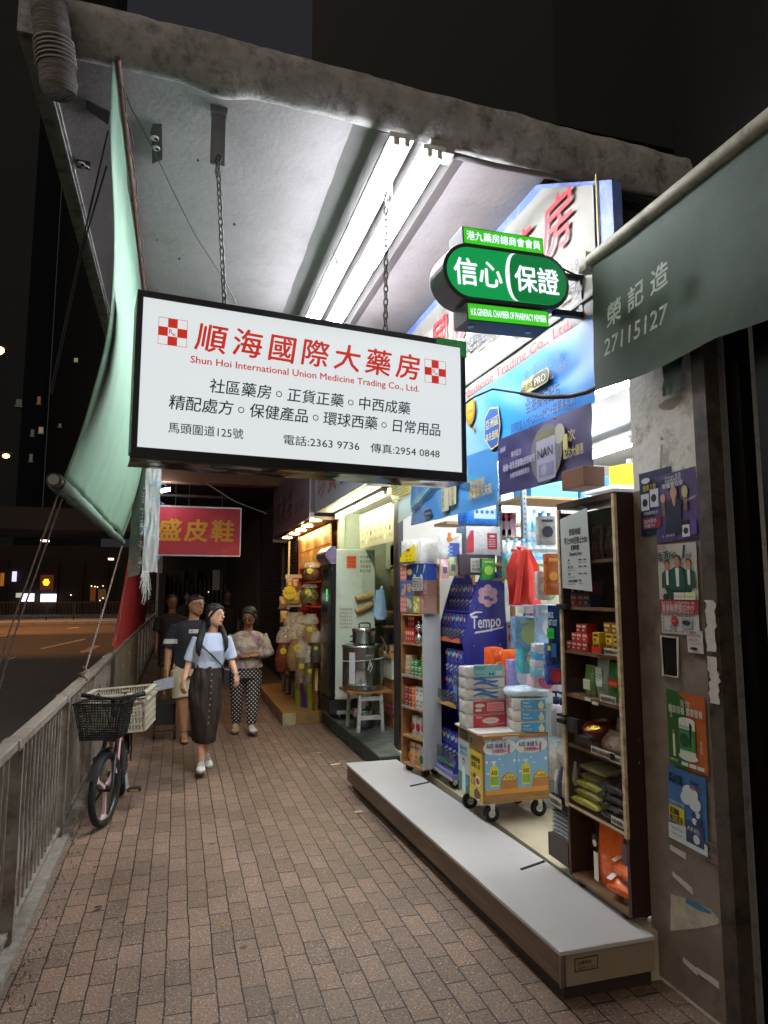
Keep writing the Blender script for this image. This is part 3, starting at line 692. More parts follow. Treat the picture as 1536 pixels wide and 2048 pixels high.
def cloth(x, y0, y1, z0, z1, amp=.006, seed=0.0, nu=40, nv=16, sag=0.0, z0b=None, z1b=None, kink=False):
    """a hanging sheet facing the street, y0 far end (left in the photo) to y1 near end"""
    z0b = z0 if z0b is None else z0b; z1b = z1 if z1b is None else z1b
    def fn(u, v):
        zb = z0 + (z0b - z0) * u; zt = z1 + (z1b - z1) * u - (.57 * max(0, 3.36 - (y0 + (y1 - y0) * u)) if kink else 0)
        return (x - amp * (nz(u * 4 + seed, v * 2, seed) + .6 * nz(u * 11 + v * 3, v * 1.5, seed + 4)) - .3 * amp, y0 + (y1 - y0) * u, zb + (zt - zb) * v - sag * math.sin(PI * u) * v)
    mb = MB(); mb.grid(fn, nu, nv); return mb
t = thing('shop_banner', 'white cloth shop banner with red brush lettering above the blue banner', 'banner', (1.99, 4.5, 3.05))
cloth(1.998, 6.2, 2.86, 3.03, 4.04, .01, 1, kink=True).build('cloth', mat('white_banner_cloth', '#8a8780', 0.7, var=0.05, scale=3, dirt='#8d8778', dscale=5, damt=0.25), t)
BRED = paint('#b1222c', 0.6); BINK = paint('#2c2b33', 0.6)
M = street_face(1.978, 0, 0)
mb = MB()
for i, ch in enumerate('順海國際大藥房'): mb.text(ch, -5.93 + .454 * i, 3.585, .36, M, al='c', bold=.012, shear=.1, lift=.001 + .0006 * i)
mb.build('red_lettering', BRED, t)
mb = MB(); mb.text('社區藥房 ○ 正貨正藥 ○ 中西成藥', -5.95, 3.40, .16, M, width=1.9 - .0, bold=.006); mb.text('馬頭圍道125號', -3.78, 3.24, .14, M, width=.82, bold=.008)
mb.text('中西成藥', -4.45, 3.36, .155, M, bold=.006, lift=.004, width=.60); mb.text('電話:2363 9736', -3.3, 3.36, .085, M, width=.4, bold=.01)
mb.build('black_lettering', BINK, t)
mb = MB(); mb.box(1.982, 1.996, 2.86, 6.2, 3.165, 3.18)
mb.build('batten', mat('grey_batten', '#55524e', 0.6), t)
mb = MB(); mb.text('Shun Hoi International Union Medicine Trading Co., Ltd.', -6.15, 3.065, .085, M, width=3.08, bold=.012, lift=.003); mb.build('english_lettering', BRED, t)
FIL = lambda n, c, **k: mat('banner_' + n, c, 0.42, var=k.pop('var', .12), scale=k.pop('scale', 2.5), bump=.12, bscale=7, **k)
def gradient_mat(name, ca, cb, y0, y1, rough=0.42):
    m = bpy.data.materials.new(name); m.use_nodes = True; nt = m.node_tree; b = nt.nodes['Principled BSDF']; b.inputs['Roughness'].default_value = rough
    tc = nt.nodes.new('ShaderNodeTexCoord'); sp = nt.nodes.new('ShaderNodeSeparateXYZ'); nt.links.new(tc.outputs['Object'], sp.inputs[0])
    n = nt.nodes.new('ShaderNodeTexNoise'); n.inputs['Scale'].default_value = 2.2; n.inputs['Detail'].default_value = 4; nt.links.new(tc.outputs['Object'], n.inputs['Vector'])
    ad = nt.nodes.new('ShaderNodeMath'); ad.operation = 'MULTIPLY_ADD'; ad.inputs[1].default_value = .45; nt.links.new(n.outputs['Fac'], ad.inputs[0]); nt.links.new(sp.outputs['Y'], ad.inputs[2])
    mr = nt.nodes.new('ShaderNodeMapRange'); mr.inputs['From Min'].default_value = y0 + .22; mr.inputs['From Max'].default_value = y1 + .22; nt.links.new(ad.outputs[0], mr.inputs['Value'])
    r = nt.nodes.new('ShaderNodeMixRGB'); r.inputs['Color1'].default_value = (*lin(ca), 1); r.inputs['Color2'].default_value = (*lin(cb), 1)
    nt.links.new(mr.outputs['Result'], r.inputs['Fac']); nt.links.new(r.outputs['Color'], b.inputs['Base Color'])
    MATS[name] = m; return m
t = thing('milk_powder_banner', 'glossy light blue vinyl banner with yellow and black pill logo', 'banner', (1.97, 2.86, 2.6))
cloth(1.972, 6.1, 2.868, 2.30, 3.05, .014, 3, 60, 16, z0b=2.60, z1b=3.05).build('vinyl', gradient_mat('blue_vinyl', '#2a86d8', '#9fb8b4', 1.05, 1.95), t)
M = street_face(1.952, 0, 0)
mb = MB()
for i, ch in enumerate('全新升級'): mb.text(ch, -3.53 + .115 * i, 2.915, .07, M, al='c', lift=.004)
mb.text('智睿系列', -3.27, 2.835, .085, M, width=.22); mb.text('全港獨有配方', -3.555, 2.712, .10, M, width=.39, bold=.01); mb.text('同時加入MFGM+HMO+益菌素配方', -3.74, 2.632, .068, M, width=.73, bold=.01)
mb.build('dark_lettering', paint('#20304e', 0.5), t)
mb = MB(); mb.prism([(x - 3.44, y + 2.872) for x, y in pill(.33, .088, 10)], M, .002, 0); mb.prism([(x - 3.375, y + 2.872) for x, y in pill(.19, .076, 10) ], M, .003, 1)
mb.text('NEURO', -3.595, 2.845, .062, M, 2, width=.14, bold=.012, lift=.004); mb.text('PRO', -3.435, 2.845, .062, M, 3, width=.125, bold=.012, lift=.005)
mb.build('pill_logo', [paint('#c9bd7a'), paint('#23231f'), paint('#26241f'), paint('#d9d3b0')], t)
mb = MB(); mb.disc((-4.36, 2.935), .085, M, .002, 24, 0, .10); mb.disc((-4.36, 2.945), .06, M, .003, 24, 1, .07); mb.text('獨家專利', -4.41, 2.92, .03, M, 2, lift=.0045, width=.1); mb.disc((-4.31, 2.80), .02, M, .002, 10, 0)
mb.build('gold_drop', [paint('#8a6a20', .35), paint('#c39a3c', .35), paint('#3a2a10')], t)
hx = [(-4.13, 2.82), (-4.04, 2.875), (-3.915, 2.85), (-3.89, 2.72), (-3.93, 2.60), (-4.03, 2.585), (-4.13, 2.68)]
mb = MB(); mb.prism([(x, y) for x, y in hx][::-1], M, .002, 0); mb.prism([(-4.012 + (x + 4.012) * .93, 2.73 + (y - 2.73) * .93) for x, y in hx][::-1], M, .003, 1)
mb.text('亞洲區', -4.105, 2.74, .07, M, 2, width=.19, lift=.0045, bold=.01); mb.text('率先登陸', -4.105, 2.655, .06, M, 2, width=.19, lift=.0045, bold=.01)
mb.build('hexagon_badge', [paint('#cdb86a'), paint('#1f4f96'), paint('#cfc390')], t)
t = thing('formula_banner', 'dark purple vinyl banner printed with a milk powder tin', 'banner', (1.95, 2.88, 2.25))
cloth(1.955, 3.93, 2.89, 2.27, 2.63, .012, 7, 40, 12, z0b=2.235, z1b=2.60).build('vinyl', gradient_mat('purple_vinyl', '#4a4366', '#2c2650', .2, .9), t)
M = street_face(1.936, 0, 0)
mb = MB(); mb.disc((-3.31, 2.42), .17, M, .001, 24, 1, .165); mb.prism([(-3.40, 2.27), (-3.215, 2.27), (-3.205, 2.30), (-3.205, 2.52), (-3.22, 2.54), (-3.395, 2.54), (-3.41, 2.52), (-3.41, 2.30)], M, .003, 0)
mb.rect(-3.41, 2.505, .205, .035, M, .0035, 2); mb.text('NAN', -3.395, 2.402, .075, M, 3, width=.165, bold=.012, lift=.005); mb.rect(-3.39, 2.29, .165, .075, M, .004, 4)
mb.disc((-3.33, 2.33), .03, M, .0045, 14, 0); mb.disc((-3.165, 2.50), .055, M, .002, 16, 5)
mb.build('tin_print', [paint('#8f8da0', .35), paint('#5d5c5e'), paint('#6a6448', .35), paint('#14131f'), paint('#6f7288'), paint('#8f9080')], t)
mb = MB(); mb.text('雀巢能恩', -3.87, 2.535, .032, M, width=.075); mb.text('專利配方', -3.72, 2.475, .042, M, width=.13); mb.text('敏敏+母乳低聚糖|絕對敏感', -3.83, 2.405, .05, M, width=.40, bold=.012); mb.text('全面防敏護體質嬰兒', -3.74, 2.35, .034, M, width=.24)
mb.text('1', -3.13, 2.40, .12, M, 1, bold=.03, width=.045); mb.text('次', -3.08, 2.44, .07, M, 1, width=.07); mb.text('配方大優惠', -3.13, 2.355, .06, M, 1, width=.19, bold=.01)
mb.build('lettering', [paint('#a9a7b8'), paint('#b9ae72')], t)
mb = MB()
for y, z in ((-3.90, 2.30), (-2.91, 2.26), (-3.5, 2.605), (-3.2, 2.595)): mb.disc((y, z), .009, M, .004, 10)
mb.build('eyelet', STEEL, t)
t = thing('juice_banner', 'dark blue vinyl banner with wave print hanging lowest by the white wall', 'banner', (1.94, 4.8, 2.2))
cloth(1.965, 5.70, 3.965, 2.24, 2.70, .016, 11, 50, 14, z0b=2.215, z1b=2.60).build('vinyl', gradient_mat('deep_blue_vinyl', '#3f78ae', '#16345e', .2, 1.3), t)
M = street_face(1.943, 0, 0)
mb = MB()
for off, c in ((0, 0), (.028, 1), (-.03, 2)):
    up_ = [(-5.62 + 1.4 * k / 24, 2.47 + off + .07 * math.sin(k / 24 * 5.2 - 1.0)) for k in range(25)]
    mb.prism([(x, y - .018) for x, y in up_] + up_[::-1], M, .001 + .0006 * c, c)
mb.build('wave_print', [paint('#8a8f72'), paint('#3c8f9c'), paint('#2a5c8c')], t)
mb = MB(); mb.prism([(x - 5.22, y + 2.30) for x, y in pill(.19, .05, 8)], M, .002, 0); mb.text('clippits', -5.29, 2.285, .04, M, 1, width=.14, lift=.004)
mb.text('從日常做起', -4.36, 2.375, .06, M, 2, width=.24, bold=.012); mb.text('譜寫非凡未來', -4.38, 2.30, .085, M, 2, width=.37, bold=.016)
mb.text('V&I', -4.45, 2.53, .05, M, 3)
mb.build('lettering', [paint('#12203a'), paint('#8f9bb0'), paint('#b59a58'), paint('#6f8fb0')], t)
mb = MB()
for y0_, w, z0_, z1_ in ((-4.90, .14, 2.27, 2.47), (-4.745, .13, 2.30, 2.49)): mb.rect(y0_, z0_, w, z1_ - z0_, M, .003, 0)
mb.text('特價貨品', -4.87, 2.44, .045, M, 1, vert=True, lift=.005); mb.text('不設退換', -4.68, 2.45, .045, M, 1, vert=True, lift=.005); mb.build('paper_notice', [paint('#a9a58a'), paint('#3a3a30')], t)
t = thing('yellow_notice', 'yellow striped notice hanging at the corner of the pharmacy', 'notice', (1.98, 6.25, 2.5))
mb = cloth(1.97, 6.30, 5.72, 2.50, 2.72, .006, 2, 10, 5, z0b=2.54); mb.build('sheet', paint('#b9ac5c'), t)
M = street_face(1.955, 0, 0); mb = MB()
for k in range(7): mb.rect(-6.26, 2.535 + k * .026, .5, .005, M)
mb.build('lettering', paint('#4d4a2c'), t)
t = thing('roller_awning', 'dark green canvas awning with white brush lettering at the right', 'awning', (1.9, 2.0, 2.6))
def aw(u, v):
    y = 2.775 - 4.2 * u; zt = 3.275; zb = 2.632 - .10 * u - .018 * abs(math.sin(u * 17))
    return (1.905 - .014 * nz(u * 9, v * 2, 4) - .02 * nz(u * 3, v, 9) + .02 * (1 - v), y + .03 * (1 - v) * (1 - u), zb + (zt - zb) * v)
mb = MB(); mb.grid(aw, 70, 14); mb.build('canvas', mat('dark_green_canvas', '#4a5a4e', 0.75, var=0.22, scale=2.5, bump=0.25, bscale=10, dirt='#3a3f3a', dscale=1.6, damt=0.6), t)
mb = MB(); mb.tube([(1.91, 2.80, 3.29), (1.91, 1.0, 3.285), (1.91, -1.5, 3.28)], .032, 12); mb.box(1.88, 1.94, 2.78, 2.84, 3.245, 3.335); mb.build('roller_tube', mat('dirty_white_tube', '#a9a292', 0.6, var=0.25, scale=6, dirt='#3a352e', dscale=9, damt=0.7), t)
M = street_face(1.868, 0, 0); mb = MB()
for i, ch in enumerate('榮記造'): mb.text(ch, -2.56 + .155 * i, 2.88 + .012 * i, .115, M, al='c', bold=.02, shear=.2, rot=.1)
mb.text('27115127', -2.645, 2.745, .11, M, width=.43, bold=.014, shear=.15); mb.build('lettering', mat('faded_white_paint', '#b5bcb2', 0.7, var=0.35, scale=30), t)
mb = MB(); mb.grid(lambda u, v: (2.0 + .02 * nz(u * 5, v * 5), 2.42 - .13 * u, 2.50 + (.30) * v + .02 * nz(u * 4, 3)), 8, 8); mb.build('torn_flap', mat('torn_green_plastic', '#3d4a42', 0.5, var=0.4, scale=12), t)
t = thing('mint_tarpaulin', 'mint green tarpaulin hanging from the canopy with its lower edge rolled up', 'tarpaulin', (-.45, 5, 2.15))
TARP = mat('mint_canvas', '#74967f', 0.75, var=0.10, scale=2.0, bump=0.25, bscale=9, dirt='#6f917f', dscale=1.8, damt=0.55)
def tp(u, v):                                   # u along the street, v 0 bottom .. 1 top
    y = 3.07 + .13 * (1 - v) + (3.55) * u
    t_ = 1 - v
    bump_ = .125 * math.sin(PI * min(1, t_ * .98) ** 1.5) * (1 - .15 * u)
    x = -.365 + (-.518 + .365) * t_ + bump_ + .010 * nz(u * 7, v * 2.5, 2) + .006 * nz(u * 16, v * 4, 5)
    gather = max(0, 1 - v * 5)
    x += .025 * gather * nz(u * 22, 1.5)
    return (x, y, 2.15 + 1.9 * v)
mb = MB(); mb.grid(tp, 60, 44); o = mb.build('canvas', TARP, t)
sol = o.modifiers.new('thickness', 'SOLIDIFY'); sol.thickness = .004
pts = [(-.518 + .008 * nz(k * .9, 3), 3.17 + 3.62 * k / 40, 2.12 + .008 * nz(k * 1.3)) for k in range(41)]
mb = MB(); mb.tube(pts, [.037 - .0003 * k + .010 * nz(k * .8, 7) for k in range(41)], 14); mb.build('rolled_edge', mat('dirty_rolled_canvas', '#5c7566', 0.8, var=0.3, scale=6, bump=0.6, bscale=18, dirt='#3a3f3b', dscale=5, damt=0.6), t)
mb = MB(); mb.tube([(-.518, 3.10, 2.12), (-.518, 3.19, 2.12)], .03, 16); mb.tube([(-.518, 3.095, 2.12), (-.518, 3.10, 2.12)], [.022, .022], 16, 1); mb.build('pipe', [paint('#2a2a2a'), paint('#8d8d88')], t)
mb = MB(); mb.tube([(-.345 + .006 * nz(k), 3.04 + .2 * k, 4.05 + .008 * nz(k, 3)) for k in range(19)], .013, 8); mb.build('top_rod', mat('rusty_rod', '#5a3d30', 0.8, var=0.4, scale=20), t)
TS = mat('old_string', '#6b5b50', 0.9)
for k in range(14):
    mb = MB(); y = 3.2 + k * .24; mb.tube([(-.345, y, 4.065), (-.33 + .03 * rnd.random(), y + .02, 4.02), (-.325 + .03 * rnd.random(), y + .05, 3.94)], .004, 5); mb.build('tie_string', TS, t)
ROPE = mat('nylon_rope', '#6f5f58', 0.8, var=0.3, scale=60)
def rope(pts, r, label):
    mb = MB(); mb.tube(pts, r, 6)
    return tag(mb.build('rope', ROPE, None), label, 'rope')
mb = MB(); a = Vector((-.518, 6.75, 2.08)); b = Vector((-.70, 5.93, .985))
for s in (-.014, .014): mb.tube([a + Vector((0, s, 0)), a.lerp(b, .5) + Vector((.0, s * 1.6, -.02)), b + Vector((0, s, 0))], .006, 6)
mb.tube([b + Vector((.03 * math.cos(k), .045 * math.sin(k * .9), -.02 + .012 * k)) for k in range(9)], .010, 6)
tag(mb.build('rope', ROPE), 'doubled rope tying the tarpaulin corner down to the railing', 'rope')
mb = MB(); a = Vector((-.518, 3.22, 2.07))
for s in (0, .12): mb.tube([a + Vector((0, s, 0)), (-.66, 3.1 + s, 1.45), (-.715, 2.95 + s, 1.0)], .004, 6)
tag(mb.build('rope', ROPE), 'thin rope from the near corner of the tarpaulin to the road side', 'rope')
mb = MB()
for s in (0, .05): mb.tube([wp(216 - 60 * s, 262 + 1400 * s, y=3.3), wp(166 + 80 * s, 480, y=3.25), wp(100 + 80 * s, 790, y=3.2)], .0045, 6)
tag(mb.build('rope', RUBBER), 'pair of dark cords hanging from the ceiling behind the tarpaulin', 'rope')
t = thing('hanging_bundle', 'grubby rolled cloth bundle strapped to the corner of the canopy', 'bundle', wp(120, 195, y=3.0))
p0 = wp(120, 190, y=3.02); p1 = wp(88, -70, y=2.94); d = p1 - p0
mb = MB(); mb.tube([p0 + d * (k / 24) for k in range(25)], [(.076 + .006 * nz(k * 1.7)) * (0.86 if k == 0 else 1) for k in range(25)], 18)
mb.build('roll', mat('striped_bundle', '#6d6a66', 0.85, var=0.45, scale=7, bump=0.8, bscale=24, stretch=(1, 1, 6), dirt='#2a2726', dscale=4, damt=0.8), t)
mb = MB()
for k in (.36, .42, .47, .53, .58, .64):
    c = p0 + d * (k * .62); a = d.normalized().orthogonal().normalized(); b = d.normalized().cross(a)
    mb.tube([c + (a * math.cos(2 * PI * j / 18) + b * math.sin(2 * PI * j / 18)) * .081 for j in range(18)], .004, 5, closed=True)
mb.build('strapping', mat('pale_strap', '#a5a29c', 0.7), t)
t = thing('woven_sack', 'frayed white woven plastic sack hanging behind the lightbox sign', 'sack', (-.3, 6.4, 1.8))
SACK = mat('woven_white_plastic', '#a7aaa6', 0.65, var=0.18, scale=7, bump=0.4, bscale=20, dirt='#6f7272', dscale=4, damt=0.5)
mb = MB()
mb.grid(lambda u, v: (-.315 + .13 * u + .008 * nz(u * 4, v * 6), 6.4 + .02 * nz(u * 5, v * 7, 3), 1.83 + 1.1 * v + .01 * nz(u * 6, 2)), 12, 30)
mb.build('front_panel', SACK, t)
mb = MB(); mb.grid(lambda u, v: (-.425 + .11 * u - .02 * (1 - v) + .006 * nz(u * 6, v * 15), 6.55 - .15 * u + .01 * nz(v * 6, u), 1.78 + .03 * u + 1.13 * v), 10, 30); mb.build('side_panel', mat('woven_plastic_shaded', '#85877f', 0.7, var=0.25, scale=8, bump=0.4, bscale=22), t)  # turned fold of the white sack, its shade put into a greyer colour
mb = MB()
for k in range(46):
    x = -.31 + .05 * rnd.random(); L = .06 + .24 * rnd.random() * (1 if x > -.29 else .4)
    mb.tube([(x, 6.4, 1.84), (x + .02 * rnd.uniform(-1, 1), 6.39, 1.84 - L * .5), (x + .03 * rnd.uniform(-1, 1), 6.39, 1.84 - L)], .0022, 4)
for k in range(40):
    z = 1.85 + .75 * rnd.random(); mb.tube([(-.318, 6.39, z), (-.335 - .02 * rnd.random(), 6.385, z - .02 + .04 * rnd.random())], .0016, 3)
mb.build('frayed_threads', paint('#c4c6bf', 0.8), t)
M = cam_face(-.31, 6.383, 0); mb = MB()
mb.text('50', .02, 2.17, .06, M, rot=1.4, lift=.012); mb.text('S', .115, 2.12, .06, M, lift=.012); mb.text('KG', .05, 2.62, .09, M, rot=-.6, lift=.012); mb.text('Corn', .03, 2.48, .07, M, rot=-.5, lift=.012); mb.text('70', .10, 1.98, .05, M, rot=-1.2, lift=.012)
mb.build('lettering', paint('#7d98b4', 0.7), t)
mb = MB(); mb.tube([(-.25, 6.4, 2.92), (-.26, 6.38, 3.5), (-.28, 6.35, 4.11)], .004, 5); mb.build('cord', ROPE, t)
t = thing('red_signboard', 'red hanging signboard with yellow calligraphy and a silver frame', 'sign', (.33, 12, 2.28))
mb = MB(); mb.box(-.42, .985, 12.0, 12.1, 2.285, 3.09); mb.build('board', mat('faded_red_board', '#bf2a3c', 0.45, var=0.1, scale=3, dirt='#d86a7c', dscale=2, damt=0.4), t)
mb = MB()
for b in ((-.44, 1.0, 11.985, 12.1, 3.09, 3.115), (-.44, 1.0, 11.985, 12.1, 2.262, 2.285), (.985, 1.005, 11.985, 12.1, 2.285, 3.09), (-.44, -.42, 11.985, 12.1, 2.285, 3.09)): mb.box(*b)
mb.build('frame', mat('aluminium', '#a5a3a3', 0.35, 0.7, var=0.15), t)
M = cam_face(0, 11.995, 0); mb = MB()
for ch, x in (('盛', -.185), ('皮', .25), ('鞋', .685)): mb.text(ch, x, 2.55, .40, M, al='c', bold=.03, shear=.06)
mb.build('lettering', paint('#d9a226', 0.5), t)
mb = MB()
for x in (-.1, .12, .68): mb.tube([(x, 12.05, 3.11), (x, 12.05, 3.55)], .006, 6)
mb.build('hanger', DARKSTEEL, t)
t = thing('next_canopy', 'brown painted beam and dark soffit of the next building', 'canopy', (.7, 11.7, 3.45))
mb = MB(); mb.box(-.8, 2.2, 11.62, 11.9, 3.47, 4.6); mb.build('beam', mat('brown_beam_paint', '#8d6a57', 0.7, var=0.12, scale=2, dirt='#6a4c3c', dscale=1.5, damt=0.5), t)
mb = MB(); mb.box(-.8, 2.4, 11.9, 34, 3.62, 3.9); mb.build('soffit', DARKPL, t)
mb = MB(); mb.tube([(-.4, 12.3, 3.33), (.75, 12.3, 3.33), (.85, 12.4, 3.3)], .03, 10); mb.build('pipe', paint('#4a4340'), t)
mb = MB(); mb.tube([wp(410, 965, y=11.58), wp(470, 1003, y=11.2), wp(533, 1027, y=10.8)], .01, 6); mb.build('cable', paint('#7d7673'), t)
t = thing('bare_lamp', 'small bright bare lamp under the next canopy beside the sack', 'lamp', (-.3, 12.2, 3.35))
a = wp(322, 982, y=11.6); b = wp(340, 978, y=11.6)
mb = MB(); mb.cyl(a, b, .028); mb.build('bulb', glow('bare_lamp_glow', '#f2f4ff', 70), t)
mb = MB(); mb.tube([b, b + Vector((.02, .1, .12)), b + Vector((.02, .1, .25))], .008, 6); mb.build('cord', RUBBER, t)
# ---------------- posters pasted on the pillar
def poster(name, label, yl, yr, z0, z1, base, parts, x=2.0275, tilt=0.0):
    t = thing('poster', label, 'poster', (x, (yl + yr) / 2, z0)); W, H = yl - yr, z1 - z0
    M = street_face(x, yl, z0) @ Matrix.Rotation(tilt, 4, 'Z')
    q = MB(); q.grid(lambda u, v: (W * u, H * v, .002 + .003 * nz(u * 3, v * 3, yl * 9)), 8, 8, M=M); q.build('sheet', base, t)
    for nm, ms, fn in parts:
        q = MB(); fn(q, M @ Matrix.Translation((0, 0, .0055)), W, H); q.build(nm, ms, t)
def man(q, M, x, z, s, m0, m1, m2):
    q.prism([(x - .3 * s, z), (x + .3 * s, z), (x + .26 * s, z + .5 * s), (x + .1 * s, z + .62 * s), (x - .1 * s, z + .62 * s), (x - .26 * s, z + .5 * s)], M, .001, m0)
    q.prism([(x - .05 * s, z + .1 * s), (x + .05 * s, z + .1 * s), (x + .07 * s, z + .6 * s), (x - .07 * s, z + .6 * s)], M, .0013, 2 if m2 is None else m2); q.disc((x, z + .76 * s), .12 * s, M, .0016, 14, m1, .16 * s); q.disc((x, z + .86 * s), .125 * s, M, .0014, 14, 3, .10 * s)
poster('', 'dark blue poster partly hidden behind the purple one on the pillar', 2.64, 2.42, 1.905, 2.195, mat('poster_night_blue', '#1b2440', .35, var=.3, scale=6), [('print', [paint('#c9b13a'), paint('#b9bccb'), paint('#7a1a3a'), paint('#15161f'), paint('#a8333a')], lambda q, M, W, H: (q.disc((.05, .25), .03, M, .001, 14, 1, .013), q.text('全新上市', .03, .205, .03, M, 0, width=.09, bold=.02), q.rect(.012, .115, .055, .075, M, .001, 1), q.rect(.075, .125, .055, .08, M, .001, 1), q.disc((.04, .15), .018, M, .002, 12, 3), q.disc((.10, .165), .018, M, .002, 12, 3), q.text('加強護理配方', .03, .095, .016, M, 1), q.rect(.02, .03, .12, .05, M, .001, 2), q.text('由內而外', .03, .055, .022, M, 1, lift=.003), q.text('特價39.9', .03, .035, .02, M, 1, lift=.003)))], 2.0285)
poster('', 'purple poster of a woman in a dark dress raising her gloved fists', 2.535, 2.272, 1.868, 2.163, mat('poster_purple', '#4a3a68', .35, var=.45, scale=7, stretch=(1, 3, .4)), [('print', [paint('#1c1d30'), paint('#b98a6c'), paint('#6a563a'), paint('#15121a'), paint('#c9c6d2'), paint('#5a3f8a'), paint('#b0a070')], lambda q, M, W, H: (q.prism([(.06, .03), (.17, .03), (.165, .12), (.175, .165), (.15, .18), (.10, .18), (.075, .165), (.08, .11)], M, .001, 0), q.prism([(.115, .18), (.14, .18), (.135, .155), (.125, .145)], M, .0014, 1), q.disc((.128, .205), .02, M, .0024, 14, 1, .027), q.prism([(.105, .19), (.108, .235), (.15, .235), (.155, .16), (.143, .19), (.145, .22), (.113, .222)], M, .0018, 3), q.disc((.06, .19), .016, M, .0016, 12, 1, .02), q.prism([(.052, .11), (.072, .11), (.07, .175), (.05, .175)], M, .0014, 2), q.disc((.195, .20), .018, M, .0016, 12, 6, .026), q.prism([(.185, .12), (.205, .12), (.21, .19), (.185, .19)], M, .0014, 2), q.text('Anmum 安滿', .08, .27, .02, M, 4, width=.10), q.text('孕婦媽媽奶粉', .08, .254, .017, M, 4, width=.10), q.text('榮獲雙冠軍', .06, .232, .024, M, 4, width=.13, bold=.012), q.text('全港銷量第一', .20, .155, .012, M, 4, rot=.2), q.rect(.165, .01, .045, .07, M, .001, 4), q.rect(.165, .06, .045, .02, M, .0014, 3), q.rect(.215, .015, .035, .06, M, .001, 5), q.disc((.188, .035), .014, M, .0016, 12, 0), q.text('註：資料來源', .04, .02, .012, M, 4, width=.08)))], tilt=.02)
poster('', 'white poster with three men in green suits and big green lettering', 2.535, 2.30, 1.62, 1.857, mat('poster_cream', '#b3ada6', .5, var=.08), [('print', [paint('#1f4a3a'), paint('#a87858'), paint('#c9c9c4'), paint('#15120f'), paint('#153a2c'), paint('#b03a2c'), paint('#c2cfa8')], lambda q, M, W, H: (q.disc((.125, .06), .08, M, .0008, 24, 4), man(q, M, .06, .05, .125, 0, 1, None), man(q, M, .19, .05, .125, 0, 1, None), q.rect(.0, .0, .0, .0, M, .001, 0), man(q, M @ Matrix.Translation((0, 0, .002)), .125, .04, .155, 0, 1, None), q.text('香港No.', .012, .165, .045, M, 4, width=.125, bold=.02, rot=.14, lift=.005), q.text('1', .16, .175, .075, M, 4, bold=.04, shear=.2, lift=.005), q.text('成人奶粉', .135, .165, .022, M, 4, rot=.1, lift=.005), q.text('安怡', .012, .215, .024, M, 5), q.rect(.10, .0, .06, .03, M, .005, 2), q.rect(.165, .0, .06, .03, M, .005, 6), q.text('Anlene', .105, .01, .014, M, 5, lift=.008, width=.05), q.text('Anlene', .17, .01, .014, M, 5, lift=.008, width=.05), q.disc((.045, .012), .014, M, .004, 12, 4)))])
poster('', 'red and white leaflet advertising a cigarette filter under the green suit poster', 2.53, 2.305, 1.475, 1.62, paint('#b5b1ad', .5), [('print', [paint('#a3242c'), paint('#c9c4be'), paint('#2a2422'), paint('#8a9298')], lambda q, M, W, H: (q.rect(0, .088, .225, .057, M, .001, 0), q.text('戒自己多吸，守住健康的最後一關！', .012, .127, .013, M, 1, width=.2, lift=.003), q.text('重量級煙咀SD919', .014, .101, .03, M, 1, width=.195, bold=.012, lift=.003), q.text('有過濾及緩解吸力', .014, .09, .01, M, 1, width=.19, lift=.003), q.text('設計獨特，附送三個濾芯', .014, .075, .011, M, 2, width=.19), q.text('焦油過濾', .018, .06, .013, M, 2, vert=True), q.star((.085, .055), .025, M, .001, 9, 0), q.text('50%', .07, .05, .014, M, 1, lift=.003), q.rect(.125, .025, .065, .045, M, .001, 3), q.disc((.157, .05), .024, M, .0016, 14, 2, .011), q.text('咬煙斗嘴，易於分配，批發優惠', .012, .008, .011, M, 2, width=.2), q.rect(.055, .022, .03, .014, M, .001, 3)))])
poster('', 'small white health warning note at the pillar edge below the leaflet', 2.375, 2.285, 1.405, 1.495, paint('#b9b6b4', .5), [('print', [paint('#7a2430'), paint('#1c1815')], lambda q, M, W, H: (q.text('吸煙危害健康', .008, .065, .015, M, 0, width=.075), q.text('廣告查詢', .015, .048, .014, M, 0, width=.055), q.text('Tel 2345 6789', .01, .035, .009, M, 0, width=.07), q.disc((.04, .018), .022, M, .001, 12, 1, .006)))], 2.0245)
q = None
def joint(q, M, W, H):
    q.prism([(0, 0), (W * .52, 0), (W * .52, H * .90), (W * .30, H), (0, H * 1.02)], M, .001, 0)
    q.text('關節保養', .012, H * .72, .034, M, 2, width=.095, bold=.018); q.text('要靠營養', .115, H * .72, .034, M, 2, width=.095, bold=.018); q.text('安怡', .085, H * .83, .03, M, 2, lift=.004)
    q.disc((.115, H * .64), .046, M, .002, 20, 2, .012); q.rect(.069, .06, .092, H * .64 - .06, M, .0018, 2); q.rect(.069, .075, .092, .085, M, .0026, 3); q.disc((.10, .115), .028, M, .003, 14, 4); q.text('Anlene', .075, .165, .018, M, 4, width=.07, lift=.004)
    q.disc((.115, .05), .055, M, .0016, 16, 2, .016); q.rect(.028, .04, .013, .09, M, .0016, 2); q.disc((.034, .14), .007, M, .0018, 10, 5); q.text('骨骼健康', .028, .24, .014, M, 2, vert=True, lift=.004); q.text('靈活關節', .195, .12, .013, M, 2, vert=True, lift=.004)
    [q.rect(.075 + .045 * k, .012, .038, .014, M, .002, 2) for k in range(3)]; q.text('活動自如', .01, .02, .012, M, 2, lift=.004); q.prism([(.128, .09), (.135, .09), (.145, .18), (.132, .19)], M, .0034, 6)
poster('', 'green and orange poster with a white tub of milk powder', 2.517, 2.298, .93, 1.235, paint('#a8552a', .35), [('print', [paint('#2a5a24', .35), paint('#a8552a'), paint('#c2c2b8', .35), paint('#3a7a44', .35), paint('#1f4a2c'), paint('#a07858'), paint('#141412')], joint)])
